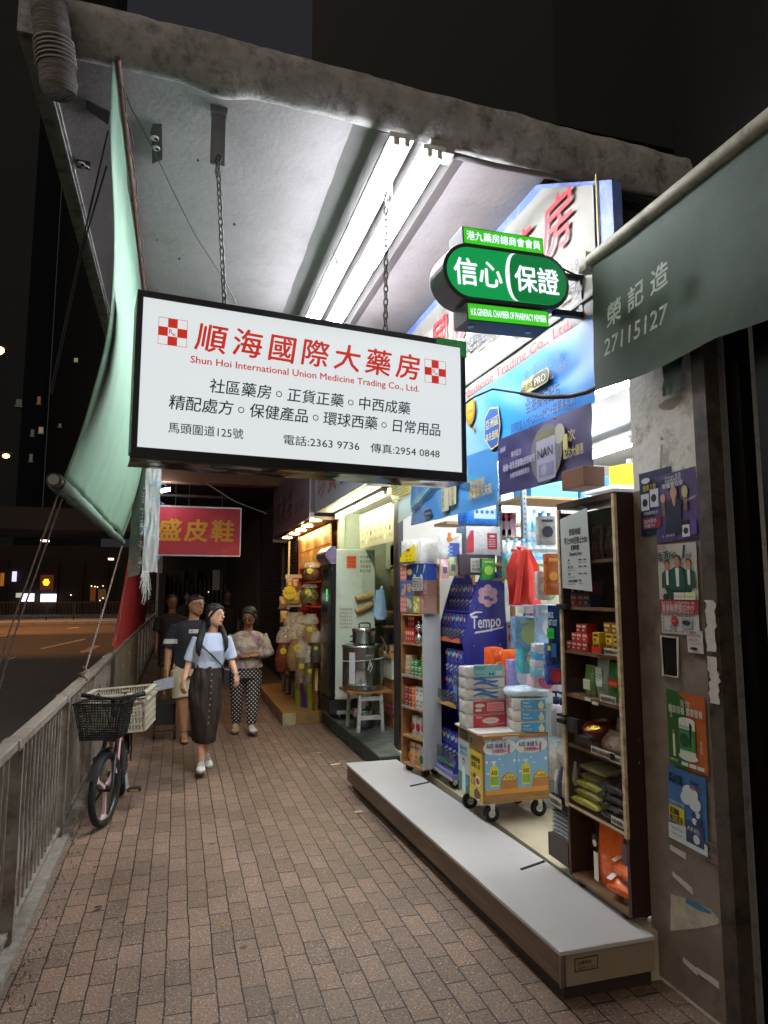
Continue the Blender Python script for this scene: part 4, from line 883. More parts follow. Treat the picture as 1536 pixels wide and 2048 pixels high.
def washg(q, M, W, H):
    q.prism([(0, 0), (W, 0), (W, .04), (W * .45, .075), (0, .06)], M, .001, 0); q.disc((.135, .215), .045, M, .001, 20, 0, .032); q.disc((.16, .18), .035, M, .0012, 16, 0, .028); q.disc((.11, .19), .03, M, .0014, 16, 0, .025)
    q.text('森川家', .012, .235, .045, M, 2, width=.085, bold=.03); q.text('Power', .14, .255, .022, M, 2, width=.05, bold=.02); q.text('Wash Gel', .135, .235, .02, M, 3, width=.065, bold=.02)
    [q.disc((.17 + .018 * math.cos(a), .125 + .018 * math.sin(a)), .013, M, .0016 + .0002 * k, 12, 0 if k % 2 else 5) for k, a in enumerate((0, 1.3, 2.6, 3.9, 5.2))]
    q.rect(.008, .075, .09, .065, M, .0018, 4); q.text('超濃縮', .016, .108, .028, M, 2, width=.055, lift=.004, bold=.01); q.text('強力潔淨', .014, .08, .028, M, 2, width=.078, lift=.004, bold=.01); q.rect(.105, .02, .10, .085, M, .0018, 5); q.text('ARIEL', .115, .07, .024, M, 0, width=.075, lift=.004); q.disc((.165, .045), .018, M, .003, 12, 0); q.text('可洗去強力污漬', .012, .15, .014, M, 0, width=.09, lift=.004); q.text('Tomonokai', .02, .045, .016, M, 3, lift=.004, width=.07); q.text('Thank you', .018, .025, .012, M, 5, lift=.004, width=.065)
poster('', 'blue laundry gel poster with white foam lowest on the pillar', 2.543, 2.322, .625, .922, mat('poster_sky_blue', '#3a6aa0', .35, var=.3, scale=5), [('print', [paint('#bcc6cc', .4), paint('#3a6aa0'), paint('#15171c'), paint('#a83040'), paint('#c2b43a'), paint('#2c3a62')], washg)], tilt=-.02)
q = MB(); M = street_face(2.0275, 2.36, .60); q.rect(.02, 0, .075, .085, M, .001, 0); q.rect(.024, .004, .067, .077, M, .0016, 1); q.text('現貨', .028, .045, .03, M, 0, lift=.003); q.text('9812', .03, .012, .022, M, 0, lift=.003)
tag(q.build('phone_sticker', [paint('#15130f'), paint('#6f665a')]), 'small black framed phone number sticker beside the laundry poster', 'sticker')
# ================================================================ PHARMACY GOODS
def pack(name, label, cat, w, h, d, film, parts=(), group=None, bev=None, puff=.12, seg=3):
    """a soft pack standing on z=0, its printed front towards -y; parts: (name, material or list, fn(mb, M))"""
    t = thing(name, label, cat, (0, 0, 0), group=group)
    n = 8
    def face(u, v): return puff * d * (max(0, 1 - (2 * u - 1) ** 4) * max(0, 1 - (2 * v - 1) ** 4))
    mb = MB()
    mb.grid(lambda u, v: (-w / 2 + w * u, -d / 2 - face(u, v) + d * .02 * nz(u * 7, v * 7, w * 9), h * v), n, n)
    mb.grid(lambda u, v: (w / 2 - w * u, d / 2 + face(u, v), h * v), n, n)
    mb.grid(lambda u, v: (-w / 2 - face(u, v) * .8, d / 2 - d * u, h * v), n, n)
    mb.grid(lambda u, v: (w / 2 + face(u, v) * .8, -d / 2 + d * u, h * v), n, n)
    mb.grid(lambda u, v: (-w / 2 + w * u, -d / 2 + d * v, h + face(u, v) * .4), n, n)
    mb.grid(lambda u, v: (-w / 2 + w * u, d / 2 - d * v, 0), 1, 1)
    mb.build('wrapper', film if not isinstance(film, str) else wrap(film), t)
    M = frame((0, -d / 2 - puff * d - .0012, 0), (1, 0, 0), (0, 0, 1))
    for nm, ms, fn in parts:
        q = MB(); fn(q, M); q.build(nm, ms, t)
    return t
def carton(name, label, cat, w, h, d, colour, parts=(), group=None, bev=.0015):
    t = thing(name, label, cat, (0, 0, 0), group=group)
    MB().box(-w / 2, w / 2, -d / 2, d / 2, 0, h).build('box', colour if not isinstance(colour, str) else paint(colour, .45), t, bev=bev)
    M = frame((0, -d / 2 - .0003, 0), (1, 0, 0), (0, 0, 1))
    for nm, ms, fn in parts:
        q = MB(); fn(q, M); q.build(nm, ms, t)
    return t
def bottle(name, label, prof, body, cap_prof, cap, group=None, band=None, cat='bottle'):
    t = thing(name, label, cat, (0, 0, 0), group=group)
    q = MB(); q.lathe(prof, n=18); q.build('body', body, t)
    q = MB(); q.lathe(cap_prof, n=16); q.build('cap', cap, t)
    if band:
        q = MB(); q.lathe([(r, z) for r, z in band[0]], n=18, caps=False); q.build('paper_label', band[1], t)
    return t
FACE_ST = -PI / 2
PROTO = {}
def put(proto, loc, rz=FACE_ST, label=None, group=None, rx=0, ry=0, sc=None):
    """first use takes the prototype itself, later ones copy it with its parts"""
    if proto.get('used_once') is None:
        proto['used_once'] = 1; o = proto
        if label: o['label'] = label
        if group: o['group'] = group
    else:
        o = copy_tree(proto, label, group)
    return place(o, loc, rz, rx, ry, sc)
def caster(mb, x, y, z1, r=.035, m=0):
    mb.cyl((x - .012, y, r), (x + .012, y, r), r, n=14, m=m)
def casters(parent, spots, z0, r=.034):
    for x, y in spots:
        q = MB(); q.cyl((x, y - .013, z0 + r), (x, y + .013, z0 + r), r, n=16); o = q.build('caster', RUBBER, parent)
        q = MB(); q.cyl((x, y - .015, z0 + r), (x, y + .015, z0 + r), r * .45, n=10)
        q.box(x - .02, x + .02, y - .02, y + .02, z0 + 2 * r, z0 + 2 * r + .012); q.box(x - .01, x + .018, y - .019, y - .0155, z0 + r * .8, z0 + 2 * r)
        q.box(x - .01, x + .018, y + .0155, y + .019, z0 + r * .8, z0 + 2 * r)
        q.build('fork', STEEL, o)
# ---------------- right glass-fronted cabinet
CABW = mat('dark_stained_wood', '#3a2416', 0.45, var=0.3, scale=5, stretch=(5, 5, 1), bump=.08, bscale=30, dirt='#2a160c', dscale=3, damt=.6)
CABE = mat('worn_wood_edge', '#6a4f34', 0.55, var=0.3, scale=12, dirt='#4a3220', dscale=10, damt=.6)
_before = set(bpy.data.objects)
cab = thing('display_cabinet', 'tall dark wooden cabinet with clear front panels and price labels by the pillar', 'cabinet', (1.95, 2.9, .2))
X0, X1, Y0, Y1 = 1.865, 2.022, 2.60, 3.06
mb = MB(); mb.box(X0, X1, Y0 - .022, Y0, .29, 2.165); mb.build('side_panel', mat('maroon_side_panel', '#2e1611', 0.4, var=0.25, scale=3, stretch=(4, 4, 1), dirt='#20100b', dscale=2, damt=.6), cab)
mb = MB(); mb.box(X0, X1, Y1, Y1 + .02, .29, 2.12); mb.build('side_panel', CABW, cab)
mb = MB(); mb.box(X1 - .012, X1, Y0, Y1, .29, 2.13); mb.build('back_panel', mat('cabinet_back', '#3f2b1c', 0.5, var=.2), cab)
SHELF = (.30, .635, .935, 1.185, 1.405, 1.628, 1.86)
for z in SHELF: MB().box(X0 + .004, X1 - .012, Y0, Y1, z - .016, z).build('shelf', CABE, cab)
MB().box(X0 - .01, X1, Y0 - .02, Y1 + .02, 2.14, 2.17).build('top_board', CABW, cab)
mb = MB()
mb.box(X0 - .012, X0 + .003, Y0 - .024, Y0 - .004, .62, 2.16); mb.box(X0 - .012, X0 + .003, Y1 + .0, Y1 + .02, .62, 2.14)
mb.build('front_edge', mat('chipped_edge', '#bda988', 0.5, var=0.35, scale=25, dirt='#3d2817', dscale=14, damt=.7), cab)
for z0, z1 in ((.64, .93), (.945, 1.08), (1.19, 1.27), (1.412, 1.47), (1.64, 2.13)):
    mb = MB(); mb.box(X0 - .0065, X0 - .003, Y0 - .002, Y1 - .002, z0, z1); mb.build('clear_panel', GLASSY, cab)
mb = MB(); mb.box(X0 - .008, X0 - .0066, Y0, Y1 - .0, .63, .642); mb.build('panel_edge', mat('acrylic_edge', '#b9a98c', .3), cab)
M = street_face(X0 - .0085, 0, 0)
TAGW = paint('#b9b4a4', .6); TAGI = paint('#1b1a18', .6)
def price_tag(parent, M, x, z, w, h, s, base=TAGW):
    q = MB(); q.rect(x, z, w, h, M, .0012, 0)
    if s: q.text(s, x + .006, z + h * .24, h * .62, M, 1, width=w - .012, lift=.0025, bold=.01)
    return q.build('price_tag', [base, TAGI], parent)
price_tag(cab, M, -2.718, 1.412, .13, .03, '驗孕棒特價$48.00'); price_tag(cab, M, -2.800, 1.412, .10, .03, '', paint('#b3261f'))
price_tag(cab, M, -2.743, 1.19, .12, .034, '家用清潔特價'); price_tag(cab, M, -2.875, 1.175, .05, .014, ''); price_tag(cab, M, -2.814, 1.165, .05, .014, '')
price_tag(cab, M, -2.835, .935, .19, .034, '護理用品優惠特價18元'); price_tag(cab, M, -2.686, .93, .11, .036, '特價每件20'); price_tag(cab, M, -2.693, .655, .11, .034, '毛巾每條12')
q = MB(); q.box(X0 - .03, X0 + .006, Y1 - .02, Y1 + .05, 1.03, 1.05); q.box(X0 - .03, X0 + .006, Y1 - .02, Y1 + .05, 1.065, 1.075); q.box(X0 - .02, X0, Y1 - .13, Y1 - .03, 1.0, 1.07); q.build('latch', DARKSTEEL, cab)
q = MB(); q.box(X0 - .025, X0 + .006, Y1 - .07, Y1 + .03, 1.615, 1.64); q.build('hinge', DARKSTEEL, cab)
casters(cab, ((1.90, 2.66), (1.90, 3.02), (1.99, 2.66)), .249, .018)
t = thing('opening_hours_notice', 'grey paper notice of dispensing hours taped to the dark cabinet', 'notice', (1.85, 3.05, 1.72))
M = street_face(X0 - .0105, 3.045, 1.705) @ Matrix.Diagonal((.74, .95, 1, 1)); PWI, PHI = .365, .435
q = MB(); q.prism([(0.005, .02), (PWI, 0), (PWI - .03, PHI), (-.005, PHI - .035)], M, .001); q.build('paper', mat('grey_notice_paper', '#a9aeab', .35, var=.05, scale=3), t)
q = MB()
q.text('營業時間', .11, .305, .04, M, width=.14, bold=.01); q.text('早上9:00至晚上9:00', .045, .258, .042, M, width=.28, bold=.01); q.text('配藥時間', .13, .222, .032, M, width=.10, bold=.01); q.text('Dispensing Hours', .11, .192, .03, M, width=.15, bold=.01)
for r, (a, b, c, d_) in enumerate((('週一', 'Monday', '9:30am - 1:30pm', '2:30pm - 6:30pm'), ('週二至五', 'Tuesday to Friday', '9:30am - 1:30pm', ''), ('週六', 'Saturday', '9:30am - 1:30pm', ''), ('週日及公眾假期', 'Sunday and Public Holidays', '休息', 'Closed'))):
    zz = .162 - r * .037
    q.text(a, .085, zz, .016, M, bold=.012); q.text(b, .075, zz - .015, .012, M, width=.10 if r else .04); q.text(c, .215, zz + .002, .014, M, width=.10 if r < 3 else .03, bold=.008)
    if d_: q.text(d_, .215, zz - .013, .012, M, width=.10 if r < 3 else .04)
q.build('lettering', paint('#2c2e2e', .6), t)
def small_boxes(name, cat, label, group, cols, y0, y1, z, rows, w, h, d, x=None, ink='#d9c9a8', jitter=.004, skip=0, text=None):
    protos = []
    for c in cols:
        def fn(q, M, c=c):
            q.rect(-w * .38, h * .62, w * .76, h * .24, M, .0006, 0)
            q.rect(-w * .3, h * .22, w * .34, h * .2, M, .0006, 0)
        protos.append(carton(name, label, cat, w, h, d, c, [('print', paint(ink), fn)], group, .0008))
    n = int((y1 - y0) / (w + .003)); k = 0
    used = set()
    for r in range(rows):
        for i in range(n):
            if skip and rnd.random() < skip: continue
            if skip and r and (r - 1, i) not in used: continue
            used.add((r, i))
            p = protos[(i * 3 + r * 2 + rnd.randrange(2)) % len(protos)]
            put(p, ((x or X0) + .012 + d / 2 + rnd.uniform(0, jitter), y0 + (i + .5) * (w + .003), z + r * (h + .0005)), FACE_ST + rnd.uniform(-.05, .05))
    for p in protos:
        if p.get('used_once') is None:
            for ch in list(p.children): bpy.data.objects.remove(ch)
            bpy.data.objects.remove(p)
small_boxes('medicine_box', 'box', 'small dark red or navy medicine box under the notice in the cabinet', 'medicine boxes on the cabinet shelf under the notice', ('#5a1720', '#1b2340', '#6b1c22', '#4a1518'), 2.835, 3.042, 1.629, 2, .055, .062, .07, ink='#8f7a60')
small_boxes('medicine_box', 'box', 'small yellow medicine box at the middle of the shelf under the notice', 'yellow boxes on the shelf under the notice', ('#b09a2c', '#8d8a34'), 2.764, 2.807, 1.629, 3, .05, .05, .06, ink='#3d6a34')
small_boxes('test_kit_box', 'box', 'small red box on the upper left of the red and yellow shelf', 'red boxes on the second cabinet shelf', ('#a02421', '#8d1d1d', '#b23027'), 2.871, 3.235, 1.406, 3, .045, .045, .06, ink='#d8b9b0', skip=.12)
small_boxes('ointment_box', 'box', 'small yellow box on the right of the red and yellow shelf', 'yellow boxes on the second cabinet shelf', ('#c9a51e', '#b88f1c', '#d6b83a'), 2.607, 2.864, 1.406, 2, .052, .05, .06, ink='#5a2a14', skip=.1)
small_boxes('ointment_box', 'box', 'small brown and red box on top of the yellow boxes in the cabinet', 'brown boxes on the second cabinet shelf', ('#8a5a24', '#9c2a20'), 2.614, 2.785, 1.507, 1, .055, .05, .06, ink='#d0b060')
def pouch(name, label, w, h, d, mats, group=None, cat='bag'):
    """a stand-up pouch or filled bag, mats = film material, optional print fn"""
    t = thing(name, label, cat, (0, 0, 0), group=group)
    rings = []
    for k in range(11):
        v = k / 10; dd = d * (math.sin(PI * min(1, .12 + v * .93)) ** .7) * (1 - .2 * v); ww = w * (1 - .06 * math.sin(PI * v) + .02 * nz(v * 6, w * 50))
        rings.append([(ww / 2 * math.copysign(abs(math.cos(a)) ** .7, math.cos(a)) , max(dd, .006) / 2 * math.copysign(abs(math.sin(a)) ** .8, math.sin(a)) + .004 * nz(a, v * 5, h * 7), h * v) for a in [2 * PI * j / 18 for j in range(18)]])
    q = MB(); q.loft(rings); q.build('film', mats[0], t)
    if len(mats) > 1:
        q = MB(); mats[2](q, frame((0, -d * .52, 0), (1, 0, 0), (0, 0, 1))); q.build('print', mats[1], t)
    return t
def lab(w, h, z, txt=None):
    def fn(q, M):
        q.rect(-w / 2, z, w, h, M, .001, 0)
        if txt: q.text(txt, 0, z + h * .3, h * .45, M, 1, 'c', width=w * .85, lift=.0022)
    return fn
put(pouch('refill_pouch', 'pale green refill pouch left on the third cabinet shelf', .085, .15, .05, (wrap('#6f8f4a'), [paint('#c9d0b0'), TAGI], lab(.06, .05, .03))), (1.93, 2.928, 1.187))
put(pouch('spray_bottle', 'white and green bottle in the middle of the third cabinet shelf', .10, .195, .06, (wrap('#8f9f90'), [paint('#cfd8cf'), TAGI], lab(.05, .09, .06, '元亨'))), (1.93, 2.814, 1.187))
put(pouch('detergent_pouch', 'bright green detergent pouch right on the third cabinet shelf', .12, .18, .06, (wrap('#1f7a2c'), [paint('#b02a1c'), paint('#d8c23a')], lab(.07, .04, .07, '全效'))), (1.93, 2.700, 1.187))
put(pouch('black_refill', 'black refill pouch at the right end of the third cabinet shelf', .09, .165, .05, (wrap('#1e2524'), [paint('#5a5f40'), TAGI], lab(.05, .03, .08))), (1.94, 2.655, 1.187))
t = thing('red_bowl', 'dark red lacquer bowl with gold inside on the fourth cabinet shelf', 'bowl', (0, 0, 0))
q = MB(); q.lathe([(.03, 0), (.045, .006), (.065, .04), (.072, .075), (.066, .075), (.058, .04), (.03, .014), (.001, .012)], n=24, caps=False); q.build('bowl', paint('#5d1316', .2), t)
q = MB(); q.lathe([(.0645, .06), (.05, .066), (.001, .07)], n=20, caps=False); q.build('gold_wrapping', mat('gold_foil', '#d9b243', .2, 1, var=.3, scale=30, bump=.8, bscale=60), t)
place(t, (1.93, 2.857, .99), 0, ry=-.35)
CRINK = mat('crinkled_clear_bag', '#b39a86', .15, var=.3, scale=20, bump=1, bscale=45, alpha=.75)
for y, s_ in ((2.764, .16), (2.671, .19)):
    put(pouch('wrapped_sponge', 'crinkled clear bag of beige goods low on the fourth cabinet shelf', s_, .11, .09, (CRINK,), 'crinkled bags on the fourth cabinet shelf'), (1.935, y, .937))
q0 = thing('shallow_tray', 'grey plastic tray under the red bowl in the cabinet', 'tray', (1.93, 2.928, .937)); MB().box(1.885, 1.99, 2.835, 3.028, .937, .985).build('body', paint('#4d473f', .4), q0, bev=.008)
for k, (y, c, dz) in enumerate(((2.942, '#b3b23a', 0), (2.928, '#7d7a30', 1), (2.935, '#a8a84a', 2), (2.900, '#6e6a3a', 3), (2.921, '#8b8a50', 4))):
    t = pouch('towel_pack', 'yellow-green flat bag %s in the pile on the fifth cabinet shelf' % ('lying at the bottom', 'second from the bottom', 'third from the bottom', 'fourth from the bottom', 'lying on top')[k], .24, .13, .045, (wrap(c),)); place(t, (1.94 - .065 + .01 * k, y, .665 + .04 * dz), FACE_ST, rx=-PI / 2 + .1)
for k in range(4):
    t = pouch('black_towel_pack', 'black shiny flat bag in the pile right on the fifth cabinet shelf', .22, .12, .045, (wrap('#1d1c22'),), 'black bags on the fifth cabinet shelf'); place(t, (1.875, 2.700 + .01 * k, .665 + .042 * k), FACE_ST, rx=-PI / 2 + .1)
OR = wrap('#e0641a')
t = pouch('orange_bag', 'big orange bag standing at the back of the open bottom shelf', .20, .30, .10, (OR, [paint('#d9d2c4'), TAGI], lambda q, M: (q.rect(-.08, .02, .035, .13, M, .001, 0), q.disc((-.07, .21), .022, M, .002, 12, 1), q.disc((-.068, .19), .016, M, .003, 12, 0)))); place(t, (1.955, 2.835, .302), FACE_ST)
for k, (y, z, r) in enumerate(((2.700, .302, .2), (2.686, .385, -.1))):
    t = pouch('orange_snack_bag', 'small orange bag %s at the front of the open bottom shelf' % ('lying under another', 'lying on top')[k],   .16, .14, .07, (OR, [paint('#e0dcd2'), TAGI], lambda q, M: (q.rect(-.075, .01, .03, .12, M, .001, 0), q.rect(.055, .02, .018, .09, M, .001, 0)))); place(t, (1.89, y, z + .045), FACE_ST + r, rx=-PI / 2 + .35)
t = carton('clear_box', 'grey plastic box at the right end of the open bottom shelf', 'box', .10, .26, .10, '#6f5a58'); place(t, (1.96, 2.650, .302), FACE_ST)
t = thing('acrylic_pocket', 'clear acrylic pocket with price card under the lotion bottles', 'pocket', (1.95, 3.3, .95))
q = MB(); q.box(1.87, 1.876, 3.085, 3.275, .93, 1.10); q.box(1.87, 2.02, 3.270, 3.275, .93, 1.10); q.box(1.87, 2.02, 3.085, 3.275, .925, .93); q.build('body', GLASSY, t)
lot = bottle('lotion_bottle', 'white lotion bottle with navy pump in the clear pocket', [(.03, 0), (.034, .01), (.034, .13), (.026, .16), (.014, .17)], paint('#c6c8cc', .3), [(.016, .168), (.018, .172), (.018, .205), (.006, .207), (.006, .225), (.02, .226), (.02, .238), (.002, .24)], paint('#1a1d4a', .3), 'lotion bottles in the clear pocket')
for y, x in ((3.235, 1.91), (3.185, 1.92), (3.125, 1.915)): put(lot, (x, y, .932))
t = thing('acrylic_pocket', 'clear acrylic pocket of folded masks lower on the cabinet side', 'pocket', (1.95, 3.3, .60))
q = MB(); q.box(1.86, 1.866, 3.085, 3.255, .58, .72); q.box(1.86, 2.02, 3.250, 3.255, .58, .70); q.box(1.86, 2.02, 3.085, 3.255, .575, .58); q.build('body', GLASSY, t)
price_tag(t, street_face(1.8585, 3.245, .585), 0, 0, .12, .05, '毛巾特價$18')
for k, (c, y) in enumerate((('#b9b7b4', 3.225), ('#3a3a55', 3.185), ('#c2aaa2', 3.145), ('#b5b0a8', 3.105))):
    put(pouch('comb_pack', '%s in the lower clear pocket' % ('white wrapped bottle', 'navy wrapped pack', 'pink wrapped pack', 'beige wrapped pack')[k], .045, .22, .04, (wrap(c),)), (1.90, y, .582))
for k in range(5):
    put(pouch('clear_bag', 'crinkled clear bag hanging above the lower pocket', .10, .12, .05, (mat('clear_crinkle', '#cfc9c0', .12, var=.25, scale=25, bump=1, bscale=50, alpha=.55),), 'clear bags above the lower pocket'), (1.905 + .01 * (k % 2), 3.095 + .04 * k, .72 + .035 * (k % 3)))
tr = thing('shirt_tray', 'small wooden tray fixed low on the cabinet side', 'tray', (1.93, 3.145, .33))
q = MB(); q.box(1.862, 2.02, 3.082, 3.275, .315, .33); q.box(1.862, 1.872, 3.082, 3.275, .33, .43); q.box(1.862, 2.02, 3.265, 3.275, .33, .43); q.build('body', CABW, tr)
for k in range(15):
    dark = k < 3 or k > 9
    t = pouch('shirt_pack', 'folded %s garment in clear film in the pile on the small tray' % ('black' if dark else 'grey'), .17, .14, .028, (wrap('#1b1c1f' if dark else '#7d828c'),), '%s garments in the pile on the small tray' % ('black' if dark else 'grey'))
    place(t, (1.877 + .006 * nz(k * 1.3), 3.175 + .006 * nz(k * 2.1), .345 + .0205 * k), FACE_ST + .04 * nz(k), rx=-PI / 2)
t = thing('mask_pack', 'dark blue foil mask pack with green price sticker hanging beside the cabinet', 'pack', (1.86, 3.3, 1.35))
def foil(u, v): return (1.862 - .012 * math.sin(PI * u) * math.sin(PI * v) - .003 * nz(u * 6, v * 8), 3.215 - .13 * u, 1.33 + .30 * v)
q = MB(); q.grid(foil, 8, 16); q.grid(lambda u, v: (1.872, 3.085 + .13 * u, 1.33 + .30 * v), 1, 1); q.build('foil', mat('navy_foil', '#1d3a66', .22, .4, var=.3, scale=9, bump=.4, bscale=25), t)
M = street_face(1.846, 3.21, 1.33); q = MB(); q.text('VIRUS', .012, .235, .045, M, 0, width=.07, bold=.02); q.text('SHUT OUT', .012, .195, .045, M, 0, width=.105, bold=.02); q.rect(.012, .125, .07, .055, M, .002, 1); q.text('33.8', .02, .14, .03, M, 2, lift=.0035, width=.05); q.rect(.012, .06, .03, .025, M, .002, 3); q.rect(.05, .03, .05, .07, M, .001, 4)
q.build('print', [paint('#b9c6d6'), paint('#28b03c'), paint('#0e4a16'), paint('#b9c23a'), paint('#2a568a')], t)
for k, (y, z, w, h, c) in enumerate(((2.67, 1.861, .1, .2, '#23384a'), (2.78, 1.861, .08, .17, '#4a3a30'), (2.89, 1.861, .1, .19, '#5a2a28'), (2.70, 1.63, .06, .15, '#1e3a6a'), (2.64, 1.63, .05, .17, '#8f9aa0'), (2.80, .937, .09, .12, '#6a2a22'), (2.74, 1.0, .10, .1, '#8a7a6a'), (2.96, 1.187, .06, .12, '#4a6a3a'), (2.73, 1.187, .05, .1, '#8a7a2a'))):
    put(pouch('wrapped_goods', '%s at the back of the dark display cabinet' % ('navy pack on the upper shelf', 'brown pack on the upper shelf', 'maroon pack on the upper shelf', 'blue box right of the notice', 'grey bottle right of the notice', 'red pack behind the clear bags', 'beige pack behind the clear bags', 'green pack between the pouches', 'ochre pack between the pouches')[k], w, h, .05, (wrap(c),)), (1.975, y, z))
for o in set(bpy.data.objects) - _before:
    if o.parent is None: o.location += Vector((.075, .125, -.05))
# ---------------- wooden cart with dish-soap posters
cart = thing('wooden_cart', 'wooden box cart on casters pasted with dish soap posters', 'cart', (2.12, 4.28, .2))
CX0, CX1, CY0, CY1 = 1.885, 2.35, 4.09, 4.50
mb = MB(); mb.box(CX0, CX1, CY0, CY1, .325, .74); mb.build('box', mat('honey_plywood', '#8f6a3c', 0.5, var=0.22, scale=4, stretch=(2, 2, 9), dirt='#5f4020', dscale=3, damt=.5), cart, bev=.003)
mb = MB(); mb.box(CX0 - .02, CX1 - .12, CY0 + .03, CY1 + .01, .741, .752); mb.build('white_board', paint('#c8c5c0', .4), cart)
mb = MB(); mb.box(2.02, 2.13, CY0 - .004, CY0, .715, .73); mb.build('handle', paint('#b5b2aa', .4), cart)
casters(cart, ((1.96, 4.15), (2.31, 4.17), (1.94, 4.44), (2.30, 4.45)), .197, .052)
def poster_on(parent, M, W, H, base, parts, name='poster', t_=.001):
    q = MB(); q.rect(0, 0, W, H, M, t_); o = q.build(name, base, parent)
    for nm, ms, fn in parts:
        q = MB(); fn(q, M); q.build(nm, ms, o)
    return o
M = cam_face(CX0, CY0 - .0005, .325)
for i, x in enumerate((.01, .235)):
    MM = M @ Matrix.Translation((x, .055, 0))
    def soap(q, M):
        q.rect(.0, .0, .222, .03, M, .0014, 0); q.disc((.105, .285), .10, M, .0016, 24, 1, .045); q.disc((.04, .285), .05, M, .0018, 20, 1, .04); q.disc((.17, .29), .048, M, .0018, 20, 1, .04)
        q.prism([(.035, .05), (.088, .05), (.092, .06), (.092, .15), (.078, .175), (.044, .175), (.031, .15), (.031, .06)], M, .0022, 2)
        q.rect(.053, .175, .016, .02, M, .0022, 1); q.rect(.043, .193, .034, .012, M, .0024, 1)
        q.rect(.034, .06, .056, .05, M, .003, 3); q.text('AXE', .061, .122, .035, M, 4, 'c', width=.042, bold=.03, lift=.004)
        q.text('AXE', .01, .285, .04, M, 5, width=.048, bold=.03, lift=.004); q.text('連續', .066, .287, .028, M, 6, bold=.01, lift=.004); q.text('15', .115, .283, .042, M, 6, bold=.03, lift=.004); q.text('年', .158, .287, .025, M, 6, lift=.004)
        q.text('全港銷售額No.', .048, .256, .026, M, 7, width=.108, bold=.015, lift=.004); q.text('1', .160, .25, .065, M, 7, bold=.04, lift=.0045)
        q.prism([(.10, .03), (.222, .03), (.222, .085), (.19, .125), (.15, .13), (.112, .10)], M, .0016, 8); q.prism([(.118, .085), (.15, .122), (.19, .122), (.215, .085)], M, .002, 9); q.text('an dong', .166, .093, .022, M, 5, 'c', width=.06, bold=.015, lift=.004)
        for a, b, r in ((.012, .2, .008), (.10, .215, .006), (.205, .2, .01), (.12, .18, .005), (.02, .13, .007)): q.disc((a, b), r, M, .002, 10, 1)
    poster_on(cart, MM, .222, .335, paint('#7fb2dc', .35), [('print', [paint('#c98a34'), paint('#dfe6ee', .35), paint('#d9d23a', .3), paint('#7fa83a'), paint('#1d3a1a'), paint('#23402a'), paint('#24408a'), paint('#b0245c'), paint('#a5713f'), paint('#d9c63a', .35)], soap)])
q = MB(); q.text('Marsell...', .06, .37, .04, M, 0, width=.12, shear=.1); q.build('marker_scribble', paint('#2a2018'), cart)
M = street_face(CX0 - .0005, CY1 - .005, .325)
poster_on(cart, M, .185, .33, paint('#a9bfc4', .35), [('print', [paint('#2c6a50'), paint('#d9dee0'), paint('#4f86a0'), paint('#c29a80'), paint('#26201c')], lambda q, M: (q.rect(.0, .0, .185, .12, M, .0014, 0), q.disc((.13, .08), .04, M, .0016, 16, 2), q.prism([(.06, .0), (.12, .0), (.115, .14), (.09, .165), (.065, .14)], M, .002, 1), q.disc((.09, .185), .02, M, .0022, 14, 3), q.disc((.09, .195), .021, M, .0021, 14, 4), q.text('森森不息', .03, .27, .035, M, 2, width=.12, bold=.01, lift=.003), q.text('給你ECO2', .03, .235, .03, M, 2, width=.12, bold=.01, lift=.003)))])
poster_on(cart, M @ Matrix.Translation((.188, 0, 0)), .20, .30, paint('#cdb52c', .35), [('print', [paint('#3a2a14'), paint('#8a3a20'), paint('#e0dccb'), paint('#5d3f24')], lambda q, M: (q.text('撕開新鮮', .03, .24, .036, M, 0, width=.14, bold=.012), q.text('滋潤上身', .03, .20, .036, M, 0, width=.14, bold=.012), q.text('心動', .02, .13, .04, M, 1, bold=.012), q.text('心享', .02, .085, .04, M, 1, bold=.012), q.disc((.13, .12), .04, M, .002, 16, 2, .03), q.disc((.13, .12), .028, M, .0025, 14, 1, .02), q.prism([(.07, .01), (.16, .0), (.17, .05), (.11, .075), (.07, .05)], M, .002, 3), q.prism([(.10, .0), (.15, -.0), (.155, .02)], M, .003, 2)))])
poster_on(cart, M @ Matrix.Translation((.03, .345, 0)), .13, .055, paint('#1e2f22', .4), [('print', [paint('#7a8a72')], lambda q, M: q.text('減塑生活', .015, .018, .03, M, width=.1))], 'sticker')
for a, b, w, h in ((.20, .335, .05, .055), (.075, .338 - .045, .0, .0)):
    if w: poster_on(cart, M @ Matrix.Translation((a, b, 0)), w, h, paint('#8f8a7d', .4), [('print', [paint('#2a2a26')], lambda q, M: q.rect(.012, .005, .026, .04, M, .0014, 0))], 'sticker')
def wave_fn(c1):
    def fn(q, M):
        for s in (0, 1):
            pts = [(-.09 + .18 * k / 16, .030 + .028 * s + .012 * math.sin(k / 16 * 5 + s)) for k in range(17)]
            q.prism([(x, y - .010) for x, y in pts] + [(x, y + .008 * math.sin(PI * k / 16)) for k, (x, y) in list(enumerate(pts))[::-1]], M, .001, 0)
        q.rect(.0, .035, .024, .016, M, .0016, 1)
    return fn
TW, TH, TD = .285, .088, .12
GREYEND = wrap('#b3aea6')
def red_fn(q, M): q.rect(-.095, .004, .235, .078, M, .001, 0); q.disc((.03, .045), .062, M, .0016, 24, 1, .02); q.text('AURORA', .03, .038, .02, M, 2, 'c', width=.07, lift=.003); q.rect(-.075, .062, .045, .012, M, .0016, 3); q.prism([(-.06, .01), (.135, .02), (.135, .026), (.06, .022)], M, .0014, 3)
